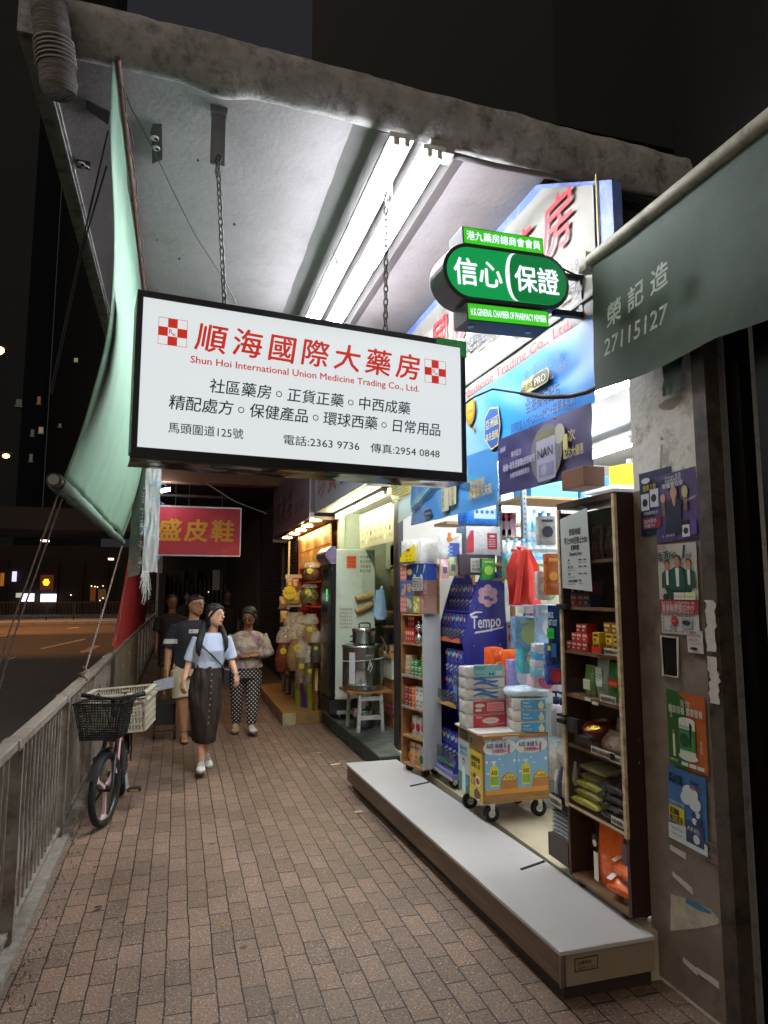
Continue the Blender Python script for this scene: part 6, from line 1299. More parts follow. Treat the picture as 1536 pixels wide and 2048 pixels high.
for nm, lb, w, h, d, c, ink, px, py, y, rz in (
    ('wet_wipe_pack', 'light blue and green round-print wipe pack under the red bags', .20, .20, .08, '#6f9fc8', '#a9c489', 1057, 1296, 3.95, -.1),
    ('sheet_pack', 'pale blue folded sheet pack beside the round-print wipes', .14, .24, .08, '#9fbfdc', '#d3dde6', 1096, 1290, 3.7, -.2),
    ('white_sack', 'white and red rice-like sack behind the red bags', .22, .20, .10, '#c9c5be', '#b53a34', 1072, 1226, 4.1, 0),
    ('white_jug', 'white and green pack right of the red bags', .12, .20, .09, '#c6ccc4', '#4a8a4a', 1070, 1180, 4.15, .1),
    ('mask_box_pile', 'white mask box with small print by the dark blue foil pack', .13, .055, .09, '#c0c4c8', '#7f94a8', 1088, 1306, 3.62, -.2),
    ('mask_box_pile', 'sky blue mask box in the pile by the dark blue foil pack', .13, .06, .09, '#5aa4cf', '#c9dde8', 1088, 1322, 3.62, -.2),
    ('mask_box_pile', 'white mask box second from the bottom of the pile', .13, .05, .09, '#c9c9c9', '#8f9aa8', 1087, 1336, 3.62, -.2),
    ('mask_box_pile', 'aqua mask box at the bottom of the pile', .13, .06, .09, '#84bccd', '#d3e2e6', 1086, 1354, 3.62, -.2),
    ('navy_carton', 'navy carton with red stripe, upper one in the clear tray beside the cabinet', .10, .12, .06, '#2a4a9a', '#a8303c', 1110, 1330, 3.42, -.3),
    ('navy_carton', 'navy carton with red stripe, lower one in the clear tray beside the cabinet', .10, .10, .06, '#2a4a9a', '#a8303c', 1110, 1368, 3.42, -.3),
    ('toothbrush_pack', 'clear carded pack with dark bottle by the notice', .10, .17, .06, '#8f9490', '#1c2034', 1092, 1090, 3.6, -.2),
    ('amber_bottle_pack', 'amber brown wrapped bottle beside the cabinet', .075, .24, .06, '#9a4f1c', '#c98a3a', 1104, 1190, 3.55, -.2),
    ('clear_goods_bag', 'clear and white bag beside the amber bottle', .08, .17, .06, '#b9bcb8', '#d9d9d2', 1086, 1200, 3.65, -.2),
    ('cotton_pack', 'white cotton pack with blue disc on the wire stand', .16, .17, .10, '#c9cdd0', '#4a86c0', 1040, 1212, 4.0, 0),
    ('cotton_pack', 'cream pack with green disc on the wire stand', .13, .19, .10, '#cfc9b4', '#5a9a5a', 1092, 1212, 4.0, 0),
    ('detergent_refill', 'turquoise refill pack behind the sky blue mask box', .17, .22, .10, '#4fb0c0', '#d8e4e6', 1062, 1345, 4.1, 0),
    ('detergent_refill', 'lavender refill pack above the blue tissue boxes', .16, .20, .10, '#8f8ac0', '#dcdce8', 1040, 1378, 4.35, 0),
    ('nappy_pack', 'pale pink nappy pack at the right of the lavender refill', .18, .20, .10, '#d0aab0', '#b04a6a', 1085, 1385, 4.2, 0),
    ('nappy_pack', 'mint green nappy pack under the water bottles', .20, .17, .10, '#9ac8b4', '#3a7a5a', 1035, 1166, 4.5, 0),
    ('nappy_pack', 'sky blue nappy pack right of the mint green one', .17, .19, .10, '#7ab8e0', '#e0e8ee', 1080, 1166, 4.5, 0),
    ('soap_refill', 'white refill pack with red disc by the curved rack', .13, .22, .08, '#c9c9c9', '#c03a3a', 1022, 1300, 4.95, 0),
    ('green_herb_pouch', 'green leaf-print pouch hanging over the curved rack', .105, .16, .04, '#2a7a34', '#9ac04a', 975, 1160, 4.7, 0)):
    t = pack(nm, lb, 'pack', w, h, d, wrap(c), [('print', paint(ink, .35), lambda q, M, w=w, h=h: (q.disc((0, h * .45), min(w, h) * .34, M, .001, 18), q.rect(-w * .35, h * .8, w * .7, h * .08, M, .001)))], puff=.06)
    stand(t, px, py, y, rz)
t = thing('support_stand', 'white wire stand carrying the packs between the cart and the cabinet', 'stand', (2.2, 3.8, .2))
q = MB()
for x in (2.43, 2.62): q.box(x, x + .012, 3.95, 3.962, .197, 1.85)
for z in (1.26, 1.50): q.box(2.12, 2.64, 3.70, 3.97, z - .008, z - .004)
q.build('frame', paint('#b3b5b5', .4), t)
t = thing('backing_panel', 'pale blue plastic sheet leaning behind the tissue boxes on the cart', 'sheet', (2.6, 4.3, .8)); mb = MB(); mb.box(2.42, 2.75, 4.28, 4.29, .5, 1.18); mb.build('sheet', paint('#b5cdda', .35), t)
MB().box(2.42, 2.75, 4.29, 4.33, .197, .52).build('foot', paint('#8f9aa0', .4), t)
t = carton('blue_carton', 'sky blue carton on the highest shelf above the water bottles', 'box', .42, .26, .3, '#4fa3d6'); place(t, (2.86, 4.92, 2.401), 0)
t = carton('blue_white_carton', 'blue carton with red lid edge beside the sky blue carton', 'box', .30, .2, .3, '#3f7fb4', [('print', paint('#b9c9d6'), lambda q, M: q.rect(-.12, .02, .24, .07, M, .001))]); place(t, (3.25, 4.92, 2.401), 0)
t = carton('yellow_carton', 'yellow carton above the top of the dark cabinet', 'box', .20, .16, .2, '#dcb81c'); place(t, (3.0, 4.0, 2.37), .3)
hs = thing('high_shelf', 'high white shelf carrying the yellow carton', 'shelf', (3.1, 4.0, 2.35)); MB().box(2.75, 3.6, 3.85, 4.2, 2.34, 2.365).build('board', WHITE, hs); MB().box(3.56, 3.6, 4.16, 4.2, .197, 2.34).build('upright', WHITE, hs)
t = carton('brown_board_box', 'brown cardboard box on top of the display cabinet', 'box', .2, .10, .12, '#6a4630'); place(t, (1.95, 2.98, 2.172), FACE_ST)
# ================================================================ HERBAL TEA SHOP
tea = thing('tea_shop', 'small herbal tea shop with pale green walls next to the pharmacy', 'shop', (2.6, 7.5, .17))
PALE = mat('pale_green_wall', '#b6bda4', .6, var=.08, scale=2, dirt='#8f8a6a', dscale=3, damt=.3)
mb = MB(); mb.box(3.6, 3.7, 6.3, 8.7, .17, 2.9); mb.box(2.05, 3.6, 8.66, 8.74, .17, 2.9); mb.box(1.98, 2.05, 8.62, 8.74, .17, 2.68); mb.box(2.62, 2.70, 7.6, 8.65, 1.95, 2.66); mb.build('wall', PALE, tea)
MB().box(1.68, 3.6, 6.32, 8.66, 2.685, 2.72).build('soffit', mat('stained_soffit', '#b0ab93', .6, var=.1, scale=4, dirt='#6f6a55', dscale=4, damt=.5), tea)
fa = thing('tea_shop_fascia', 'pale grey shop fascia with red and blue brush lettering behind the lightbox sign', 'sign', (1.67, 7.4, 2.7))
MB().box(1.665, 1.70, 6.12, 8.63, 2.68, 3.5).build('board', mat('pale_grey_board', '#9fa3ad', .5, var=.05, scale=2), fa)
q = MB(); q.box(1.655, 1.672, 6.12, 8.63, 2.67, 2.69); q.box(1.655, 1.672, 8.60, 8.63, 2.69, 3.5); q.build('trim', mat('steel_trim', '#86888a', .3, .7), fa)
M = street_face(1.662, 0, 0); q = MB()
for ch, y, m_ in (('珍', -8.22, 0), ('貴', -7.62, 0), ('堂', -7.0, 1), ('涼', -6.4, 1)): q.text(ch, y, 2.86, .50, M, m_, 'c', bold=.02, shear=.1)
q.build('lettering', [paint('#a02436'), paint('#2a5aa0')], fa)
GT = glow('tea_tube_glow', '#fdffe8', 60)
tube_fitting('tea_shop_tube_light', 'lit tube fitting under the pale grey tea shop fascia, nearer one', 1.93, 6.38, 7.55, 2.615, GT, n=1, group='tube lights of the tea shop', w=.05)
tube_fitting('tea_shop_tube_light', 'lit tube fitting under the pale grey tea shop fascia, farther one', 1.93, 7.56, 8.60, 2.615, GT, n=1, group='tube lights of the tea shop', w=.05)
mn = thing('menu_board', 'pale yellow drinks menu board above the tea shop counter', 'menu board', (2.15, 7.3, 2.2))
MB().box(2.15, 2.17, 6.42, 8.22, 2.19, 2.61).build('board', mat('pale_yellow_board', '#b9b48a', .5, var=.05), mn)
M = street_face(2.1485, 0, 0); q = MB()
for i in range(9):
    for j in range(4):
        y = -8.12 + .19 * i
        if (i + j) % 4 == 0: q.disc((y + .04, 2.53 - .09 * j), .028, M, .001, 12, 1 if i % 2 else 2, .034)
        else: q.text(('火麻仁', '五花茶', '廿四味', '龜苓膏', '雪梨茶')[(i * 2 + j) % 5] + ' $%d' % (9 + (i * 3 + j) % 9), y, 2.52 - .09 * j, .045, M, 0, width=.14)
q.build('lettering', [paint('#4a4632'), paint('#e2e0cc'), paint('#3a352c')], mn)
fr = thing('drinks_fridge', 'tall upright fridge with black glass door and white paper-pasted side', 'fridge', (2.02, 8.3, .18))
MB().box(1.80, 2.29, 8.0, 8.55, .40, 2.17).build('cabinet', mat('fridge_pale_enamel', '#b4bfb2', .35, var=.06, scale=3, dirt='#8a8a70', dscale=5, damt=.3), fr, bev=.01)
q = MB(); q.box(1.735, 1.80, 7.985, 8.56, .42, 2.0); q.build('door', mat('black_fridge_door', '#131416', .2, var=.1), fr, bev=.006)
q = MB(); q.box(1.728, 1.736, 8.08, 8.47, 1.32, 1.94); q.build('glass', mat('fridge_glass', '#2c3b35', .06, var=.3, scale=3, spec=.9), fr)
q = MB(); q.box(1.728, 1.736, 8.08, 8.47, .62, 1.28); q.build('glass', MATS['fridge_glass'], fr)
q = MB(); q.box(1.724, 1.729, 8.14, 8.2, 1.62, 1.69); q.box(1.724, 1.729, 8.15, 8.185, 1.55, 1.61); q.build('painted_exit_reflection', glow('green_exit_reflection', '#34d84a', 1.0), fr)  # reflection of a green light, put on the glass as a glowing patch
q = MB(); q.grid(lambda u, v: (1.735 - .07 * math.sin(PI * v), 8.56 - .575 * u, 2.0 + .20 * v), 6, 10); q.add([(1.735 - .07 * math.sin(PI * k / 10), 7.985, 2.0 + .02 * k) for k in range(11)] + [(1.80, 7.985, 2.2), (1.80, 7.985, 2.0)], [tuple(range(13))]); q.build('curved_header', mat('purple_header', '#5a4f74', .3, var=.3, scale=8), fr)
q = MB(); q.box(1.74, 2.29, 7.99, 8.55, .235, .40); [q.box(1.731, 1.74, 8.02, 8.52, .25 + .025 * k, .262 + .025 * k) for k in range(6)]; q.build('vent_base', paint('#1a1b1c', .5), fr)
q = MB(); q.box(1.82, 2.28, 7.975, 7.99, .235, .275); q.build('base_trim', paint('#a3a5a0', .4), fr)
q = MB(); q.add([(1.95 + .02, 7.998, .42)] + [(1.83 + .10 + .21 * math.cos(a) * (1 + .12 * nz(a * 3)) * .62, 7.998, .50 + .12 * math.sin(a) * (1 + .15 * nz(a * 4, 2))) for a in [2 * PI * k / 26 for k in range(27)]], [(0, k + 1, k + 2) for k in range(26)]); q.build('bare_patch', mat('peeled_white', '#c4c4b4', .6, var=.2, scale=14), fr)
casters(fr, ((1.86, 8.05), (2.2, 8.06)), .176, .022)
M = cam_face(0, 7.9985, 0)
def note(x, z, w, h, base, lines, col='#3a3a30', nm='paper_notice'):
    q = MB(); q.rect(x, z, w, h, M, .001, 0)
    for i, s in enumerate(lines): q.text(s, x + w * .1, z + h * (1 - (i + 1) / (len(lines) + .6)), h / (len(lines) + .8) * .8, M, 1, width=w * .8, lift=.002)
    return q.build(nm, [paint(base), paint(col)], fr)
note(1.93, 2.0 - .06, .12, .15, '#c9562c', ['顧客須知', '請勿觸摸', '多謝合作'], '#6a2010')
note(2.08, 1.86, .17, .26, '#b9c4b4', ['本店優惠', '每日供應', '涼茶龜苓', '歡迎外賣'])
note(1.83, 1.20, .19, .28, '#b9bdac', ['各位顧客請注意', '清熱祛濕 $12', '夏枯草茶 $12', '五花茶水 $12', '感冒茶水 $15', '竹蔗茅根 $12'])
t = thing('straw_bundles', 'two straw-wrapped bundles hung on a string against the fridge side', 'bundle', (2.13, 7.97, 1.5))
for k, (z, a) in enumerate(((1.58, .1), (1.44, -.12))):
    q = MB(); q.cyl((2.04, 7.965, z - .03 * (k + 1) * .3), (2.24, 7.965, z + .04 + .03 * k), .04, n=14); q.build('roll', mat('straw', '#8d7a4a', .8, var=.35, scale=30, bump=.6, bscale=40), t)
q = MB(); q.tube([(2.14, 7.965, 1.40), (2.13, 7.96, 1.7), (2.14, 7.975, 2.14)], .004, 5); q.tube([(2.10, 7.97, 1.45), (2.14, 7.92, 1.50), (2.17, 7.97, 1.62)], .004, 5); q.build('string', paint('#b9b09a'), t)
t = thing('blue_carrier_bags', 'pale blue plastic carrier bags hanging at the corner of the fridge', 'bags', (2.30, 7.93, 1.4))
q = MB(); q.grid(lambda u, v: (2.25 + .17 * u * (1 - .4 * v) + .03 * v, 7.93 - .03 * math.sin(PI * u) + .012 * nz(u * 9, v * 5), 1.36 + .32 * v + .01 * nz(u * 5)), 14, 14); q.grid(lambda u, v: (2.27 + .12 * u, 7.90 - .03 * math.sin(PI * u) + .012 * nz(u * 9, v * 5, 4), 1.33 + .14 * v), 8, 6); q.tube([(2.33, 7.93, 1.66), (2.35, 7.92, 1.72), (2.37, 7.95, 1.66)], .014, 6); q.build('film', mat('pale_blue_film', '#8fb4d6', .35, var=.1, bump=.7, bscale=18), t)
pot = thing('steel_urn', 'big stainless steel tea urn tied with white string on a stool', 'urn', (1.975, 7.38, .6))
PC = (1.975, 7.38, 0); PR = .228
q = MB(); q.lathe([(PR - .012, .605), (PR, .612), (PR, .655), (PR + .004, .66), (PR, .665), (PR, 1.045), (PR + .006, 1.05), (PR + .006, 1.06)], PC, 40); q.build('body', mat('urn_steel', '#8f9392', .22, 1, var=.12, scale=3, stretch=(8, 8, 1)), pot)
q = MB(); q.lathe([(PR + .008, 1.06), (PR + .01, 1.072), (PR - .01, 1.08), (PR - .03, 1.088), (.10, 1.094), (.001, 1.096)], PC, 40, caps=False); q.build('lid', mat('lid_steel', '#a9acab', .2, 1, var=.1, scale=5), pot)
q = MB(); q.tube([(PC[0] + (PR + .003) * math.cos(a), PC[1] + (PR + .003) * math.sin(a), .925 + .018 * math.sin(a + 1.9)) for a in [2 * PI * k / 36 for k in range(36)]], .004, 5, closed=True)
q.tube([(1.99, 7.145, .93), (2.01, 7.13, .86), (1.985, 7.14, .80)], .004, 5); q.tube([(1.99, 7.145, .93), (1.96, 7.135, .83), (1.97, 7.14, .82), (2.0, 7.135, .90)], .004, 5); q.build('string', paint('#c9c9c0'), pot)
q = MB(); q.tube([(1.935, 7.145, .99), (1.935, 7.10, .985), (2.02, 7.10, .985), (2.02, 7.145, .99)], .006, 6); q.rect(-.05, 0, .10, .05, frame((1.978, 7.148, .94), (1, 0, 0), (0, 0, 1)), .006); q.build('handle', STEEL, pot)
q = MB(); q.grid(lambda u, v: (PC[0] + (PR + .004) * math.cos(3.75 + .32 * u), PC[1] + (PR + .004) * math.sin(3.75 + .32 * u), .68 + .33 * v), 6, 1)
q.build('paper_label', mat('typed_paper', '#b5b5b8', .6, var=.25, scale=40, stretch=(1, 1, 3)), pot)
t = thing('steel_cooker', 'smaller lidded steel pot standing on the tea urn', 'pot', (1.985, 7.38, 1.1))
q = MB(); q.lathe([(.125, 1.099), (.13, 1.105), (.13, 1.22), (.137, 1.225), (.137, 1.25), (.12, 1.262), (.001, 1.272)], (1.985, 7.38, 0), 32); q.build('body', MATS['lid_steel'], t)
q = MB(); q.tube([(1.925, 7.37, 1.262), (1.925, 7.37, 1.305), (1.95, 7.37, 1.315), (2.03, 7.37, 1.315), (2.05, 7.37, 1.305), (2.05, 7.37, 1.262)], .010, 8); q.box(1.825, 1.862, 7.36, 7.40, 1.165, 1.18); q.box(1.825, 1.86, 7.36, 7.4, 1.11, 1.122); q.build('handle', paint('#141414', .35), t)
st = thing('white_stool', 'white painted wooden stool carrying the tea urn', 'stool', (2.0, 7.35, .176))
PAINTW = mat('chipped_white_paint', '#a9a9a4', .6, var=.15, scale=10, dirt='#3a342c', dscale=14, damt=.7)
MB().box(1.76, 2.24, 7.16, 7.62, .578, .604).build('seat', WOODP, st)
for x, y in ((1.875, 7.2), (2.145, 7.2), (1.85, 7.58), (2.16, 7.58)): q = MB(); q.bar((x, y, .176), (x + (.02 if x < 2 else -.02), y, .577), .045, .03); q.build('leg', PAINTW, st)
q = MB(); q.box(1.90, 2.13, 7.19, 7.21, .50, .545); q.box(1.89, 2.14, 7.19, 7.21, .30, .345); q.build('stretcher', PAINTW, st)
q = MB()
for x in (1.885, 2.135):
    for z in (.32, .33, .515, .53): q.cyl((x, 7.19, z), (x, 7.182, z), .006, n=8)
q.build('screw', paint('#2a2622'), st)
t = thing('gas_burner', 'small pot on a burner under the white stool', 'pot', (2.0, 7.45, .18)); q = MB(); q.lathe([(.12, .30), (.125, .31), (.125, .36), (.13, .37), (.02, .38)], (2.0, 7.45, 0), 24); q.build('pan', STEEL, t)
q = MB(); q.lathe([(.10, .178), (.10, .27), (.06, .30)], (2.0, 7.45, 0), 20); q.build('burner', paint('#26282a'), t)
q = MB(); q.lathe([(.05, .38), (.055, .43), (.05, .50)], (2.03, 7.5, 0), 16); q.build('cup', STEEL, t)
ct = thing('tea_counter', 'pale counter with a wooden top and small drawer beside the urn', 'counter', (2.5, 7.4, .18))
MB().box(2.25, 3.0, 7.25, 7.75, .93, .97).build('top', WOODL, ct); MB().box(2.27, 2.98, 7.27, 7.73, .70, .93).build('drawer', mat('pale_cream_paint', '#bfc1a9', .5, var=.06), ct)
q = MB(); q.lathe([(.012, 0), (.016, .012), (.001, .02)], n=10); q.M = None
q = MB(); q.disc((2.42, .82), .014, cam_face(0, 7.27, 0), .02, 12); q.build('knob', paint('#1a1510'), ct)
for x in (2.29, 2.94): MB().box(x, x + .04, 7.3, 7.7, .176, .70).build('leg', WOODP, ct)
q = MB(); q.box(2.27, 2.98, 7.3, 7.7, .30, .325); q.build('shelf', WOODP, ct)
t = thing('folded_towels', 'folded pink towels on the low shelf of the tea counter', 'towels', (2.4, 7.35, .33))
q = MB()
for k in range(3): q.box(2.28, 2.60, 7.26, 7.55, .326 + .028 * k, .352 + .028 * k)
q.build('cloth', mat('pink_towel', '#b0527a', .9, var=.1, bump=.4, bscale=60), t, bev=.01)
t = bottle('white_jar', 'white lidded jar on the tea counter', [(.06, 0), (.065, .01), (.065, .10), (.05, .12)], paint('#bcc8c4', .3), [(.055, .118), (.055, .15), (.04, .165), (.001, .167)], paint('#c9cfc9', .3), cat='jar'); place(t, (2.44, 7.45, .971))
t = thing('steel_saucepan', 'small steel saucepan on the tea counter beside the jar', 'pan', (2.31, 7.42, .971)); q = MB(); q.lathe([(.055, .971), (.06, .975), (.06, 1.06), (.063, 1.064)], (2.31, 7.42, 0), 20); q.build('body', STEEL, t); q = MB(); q.bar((2.26, 7.42, 1.05), (2.20, 7.45, 1.16), .014); q.build('handle', paint('#5a3a20'), t)
t = thing('carton_pile', 'column of tan cardboard cartons on the dark shelf of the tea shop', 'cartons', (2.9, 8.2, 1.4))
for k in range(3): MB().box(2.62, 3.0, 8.05, 8.45, 1.45 + .27 * k, 1.715 + .27 * k).build('carton', mat('tan_cardboard', '#9a8a54', .7, var=.1, scale=3), t, bev=.004)
sh = thing('dark_utensil_shelf', 'dark slotted shelf of pots and tools in the tea shop', 'shelf', (2.7, 8.2, .2))
for x in (2.40, 3.05):
    for y in (8.0, 8.5): MB().box(x, x + .03, y, y + .03, .176, 1.45).build('upright', DARKSTEEL, sh)
for z in (.6, 1.02, 1.25, 1.42): MB().box(2.38, 3.1, 7.98, 8.55, z - .02, z).build('shelf', mat('brown_slotted_shelf', '#7a6038', .6, var=.2), sh)
for k, (c, r, h) in enumerate((('#17181a', .07, .10), ('#20252a', .06, .12), ('#8a3a26', .05, .05), ('#2a3a5a', .06, .13), ('#303234', .08, .08))):
    t = bottle('kitchen_jar', '%s on the dark utensil shelf' % ('black pan', 'dark pot', 'red lidded tin', 'navy jar', 'black bowl')[k], [(r * .9, 0), (r, .01), (r, h)], paint(c, .4), [(r * .95, h), (r * .95, h + .012), (.001, h + .016)], paint(c, .3), cat='jar'); place(t, (2.46 + .125 * k, 8.12, 1.021 if k != 3 else 1.251))
stp = thing('chequer_plate_step', 'chequered steel plate step in front of the tea shop', 'step', (2.05, 7.6, 0))
CHQ = bpy.data.materials.new('chequer_plate'); CHQ.use_nodes = True
_nt = CHQ.node_tree; _b = _nt.nodes['Principled BSDF']; _b.inputs['Metallic'].default_value = .8; _b.inputs['Roughness'].default_value = .42; _b.inputs['Base Color'].default_value = (*lin('#7d8380'), 1)
_tc = _nt.nodes.new('ShaderNodeTexCoord'); _mp = _nt.nodes.new('ShaderNodeMapping'); _mp.inputs['Rotation'].default_value = (0, 0, rad(45)); _nt.links.new(_tc.outputs['Object'], _mp.inputs['Vector'])
_ck = _nt.nodes.new('ShaderNodeTexBrick'); _ck.inputs['Scale'].default_value = 1; _ck.inputs['Brick Width'].default_value = .04; _ck.inputs['Row Height'].default_value = .02; _ck.inputs['Mortar Size'].default_value = .006; _ck.inputs['Mortar Smooth'].default_value = .6; _nt.links.new(_mp.outputs[0], _ck.inputs['Vector'])
_bp = _nt.nodes.new('ShaderNodeBump'); _bp.inputs['Distance'].default_value = .004; _bp.inputs['Strength'].default_value = .8; _bp.invert = True; _nt.links.new(_ck.outputs['Fac'], _bp.inputs['Height']); _nt.links.new(_bp.outputs['Normal'], _b.inputs['Normal'])
_nz = _nt.nodes.new('ShaderNodeTexNoise'); _nz.inputs['Scale'].default_value = 3; _nt.links.new(_tc.outputs['Object'], _nz.inputs['Vector']); _cr = _nt.nodes.new('ShaderNodeValToRGB'); _cr.color_ramp.elements[0].color = (*lin('#4d524f'), 1); _cr.color_ramp.elements[1].color = (*lin('#98a09c'), 1); _cr.color_ramp.elements[0].position = .35; _cr.color_ramp.elements[1].position = .65; _nt.links.new(_nz.outputs['Fac'], _cr.inputs['Fac']); _nt.links.new(_cr.outputs['Color'], _b.inputs['Base Color'])
MB().box(1.80, 2.32, 6.12, 8.70, .152, .171).build('plate', CHQ, stp)
q = MB(); q.grid(lambda u, v: (1.80 + .006 * math.cos(u * 260), 6.12 + 2.58 * u, .03 + .122 * v), 240, 2, sm=False); q.box(1.80, 2.32, 6.115, 6.12, .02, .152); q.build('riser', mat('dark_ribbed_steel', '#3f4441', .45, .6, var=.25, scale=5), stp)
MB().box(1.84, 2.31, 6.14, 8.68, 0, .15).build('base', paint('#151514'), stp)
# ================================================================ DRIED GOODS SHOP
df = thing('dried_goods_fascia', 'dark purple shop fascia with raised metal characters and downlights', 'sign', (1.6, 10.5, 2.6))
MB().box(1.60, 1.66, 8.68, 12.3, 2.62, 3.5).build('board', mat('plum_board', '#5e4650', .4, var=.08, scale=2, dirt='#8a6a68', dscale=.8, damt=.25), df)
MB().box(1.66, 2.25, 8.70, 12.3, 2.60, 2.64).build('soffit', mat('timber_soffit', '#8f6a3a', .35, var=.2, scale=4, stretch=(1, 6, 1)), df)
MB().box(1.60, 2.25, 12.3, 12.36, 2.55, 3.5).build('end_panel', paint('#2a2224'), df)
q = MB(); q.box(1.59, 1.605, 8.66, 8.69, 2.60, 3.5); q.build('trim', MATS['steel_trim'], df)
M = street_face(1.598, 0, 0); q = MB()
for k in range(3): q.text('和記莊'[k], -11.7 + .62 * k, 2.83 - .0 * k, .42, M, 0, 'c', bold=.02, lift=.02)
q.text('海味參茸行', -9.95, 2.80, .2, M, 0, width=.95, bold=.015, lift=.02); q.build('lettering', mat('dull_brass', '#8a7a70', .35, .7), df)
GD = glow('warm_downlight', '#ffd79a', 60)
for k, px, py in ((0, 568, 1075), (1, 582, 1067), (2, 594, 1060), (3, 606, 1051), (4, 622, 1040)):
    p = wp(px, py, z=2.598)
    q = MB(); q.cyl((p.x + .06, p.y, 2.588), (p.x + .06, p.y, 2.599), .075, n=20); o = q.build('downlight', GD, df)
ds = thing('dried_goods_shop', 'warm lit dried goods shop with red shelving and a picture panel', 'shop', (2.3, 10.2, .15))
REDP = mat('red_lacquer', '#8a2a1c', .4, var=.12, scale=3)
MB().box(2.3, 2.36, 8.74, 11.7, .15, 2.6).build('back_wall', REDP, ds)
MB().box(1.98, 2.3, 11.62, 11.7, .15, 2.6).build('end_wall', REDP, ds)
for y in (8.9, 9.75, 10.6): MB().box(2.0, 2.3, y, y + .03, .15, 2.1).build('divider', REDP, ds)
for z in (1.0, 1.42, 1.80): MB().box(1.98, 2.3, 8.93, 11.4, z, z + .022).build('shelf', REDP, ds)
q = MB(); q.box(1.93, 1.95, 8.95, 11.35, 2.05, 2.58); q.build('picture_panel', mat('dried_seafood_print', '#c79a4a', .35, var=.5, scale=9, stretch=(1, 1, 2.5), dirt='#e9dcb8', dscale=5, damt=.9), ds)
q = MB(); q.box(1.925, 1.955, 8.92, 11.38, 2.03, 2.052); q.box(1.925, 1.955, 8.92, 11.38, 2.30, 2.315); q.box(1.92, 1.96, 11.35, 11.45, 1.0, 2.6); q.build('panel_frame', mat('orange_timber', '#b5602a', .4), ds)
wpf = thing('timber_platform', 'low timber platform with dark drain slots in front of the dried goods shop', 'platform', (1.6, 10.1, 0))
for k in range(4): MB().box(1.30, 2.28, 8.73 + .712 * k, 9.438 + .712 * k, .135, .152).build('deck_board', mat('warm_plywood', '#8f6a3c', .5, var=.2, scale=4, stretch=(6, 1, 6), dirt='#5a4020', dscale=4, damt=.4), wpf)
MB().box(1.30, 1.32, 8.73, 11.56, 0.0, .134).build('side_board', mat('pinkish_board', '#8f6a58', .55, var=.12, scale=3), wpf)
q = MB(); q.box(1.322, 1.95, 8.73, 8.75, .0, .134); q.build('end_board', mat('ochre_board', '#7a6234', .5, var=.25, scale=5), wpf); MB().box(1.298, 1.46, 8.724, 8.73, .0, .15).build('taped_corner', mat('pale_tape', '#a59a74', .6, var=.3, scale=20), wpf)
q = MB()
for y in (9.15, 9.85, 10.0, 10.65, 10.8): q.box(1.2965, 1.30, y, y + .06, .05, .09)
q.build('drain_slot', paint('#120e0a'), wpf)
def goods(name, c1, c2, sc_=60):
    if name in MATS: return MATS[name]
    m = bpy.data.materials.new(name); m.use_nodes = True; nt = m.node_tree; b = nt.nodes['Principled BSDF']; b.inputs['Roughness'].default_value = .25
    tc = nt.nodes.new('ShaderNodeTexCoord'); v = nt.nodes.new('ShaderNodeTexVoronoi'); v.inputs['Scale'].default_value = sc_; nt.links.new(tc.outputs['Object'], v.inputs['Vector'])
    r = nt.nodes.new('ShaderNodeValToRGB'); r.color_ramp.elements[0].color = (*lin(c2), 1); r.color_ramp.elements[1].color = (*lin(c1), 1); r.color_ramp.elements[0].position = .1; r.color_ramp.elements[1].position = .75
    sepc = nt.nodes.new('ShaderNodeMixRGB'); sepc.inputs['Fac'].default_value = .45; nt.links.new(v.outputs['Distance'], r.inputs['Fac']); nt.links.new(r.outputs['Color'], sepc.inputs['Color1']);
    r2 = nt.nodes.new('ShaderNodeHueSaturation'); r2.inputs['Color'].default_value = (*lin(c2), 1); nt.links.new(v.outputs['Color'], r2.inputs['Value']); nt.links.new(r2.outputs['Color'], sepc.inputs['Color2']); nt.links.new(sepc.outputs['Color'], b.inputs['Base Color'])
    bp = nt.nodes.new('ShaderNodeBump'); bp.inputs['Distance'].default_value = .01; bp.inputs['Strength'].default_value = .8; bp.invert = True; nt.links.new(v.outputs['Distance'], bp.inputs['Height']); nt.links.new(bp.outputs['Normal'], b.inputs['Normal'])
    MATS[name] = m; return m
FILMC = mat('clear_bag_film', '#ecdcc4', .08, var=.35, scale=22, bump=1, bscale=26, alpha=.32, spec=.9)
YEL = paint('#d9c91c', .45)
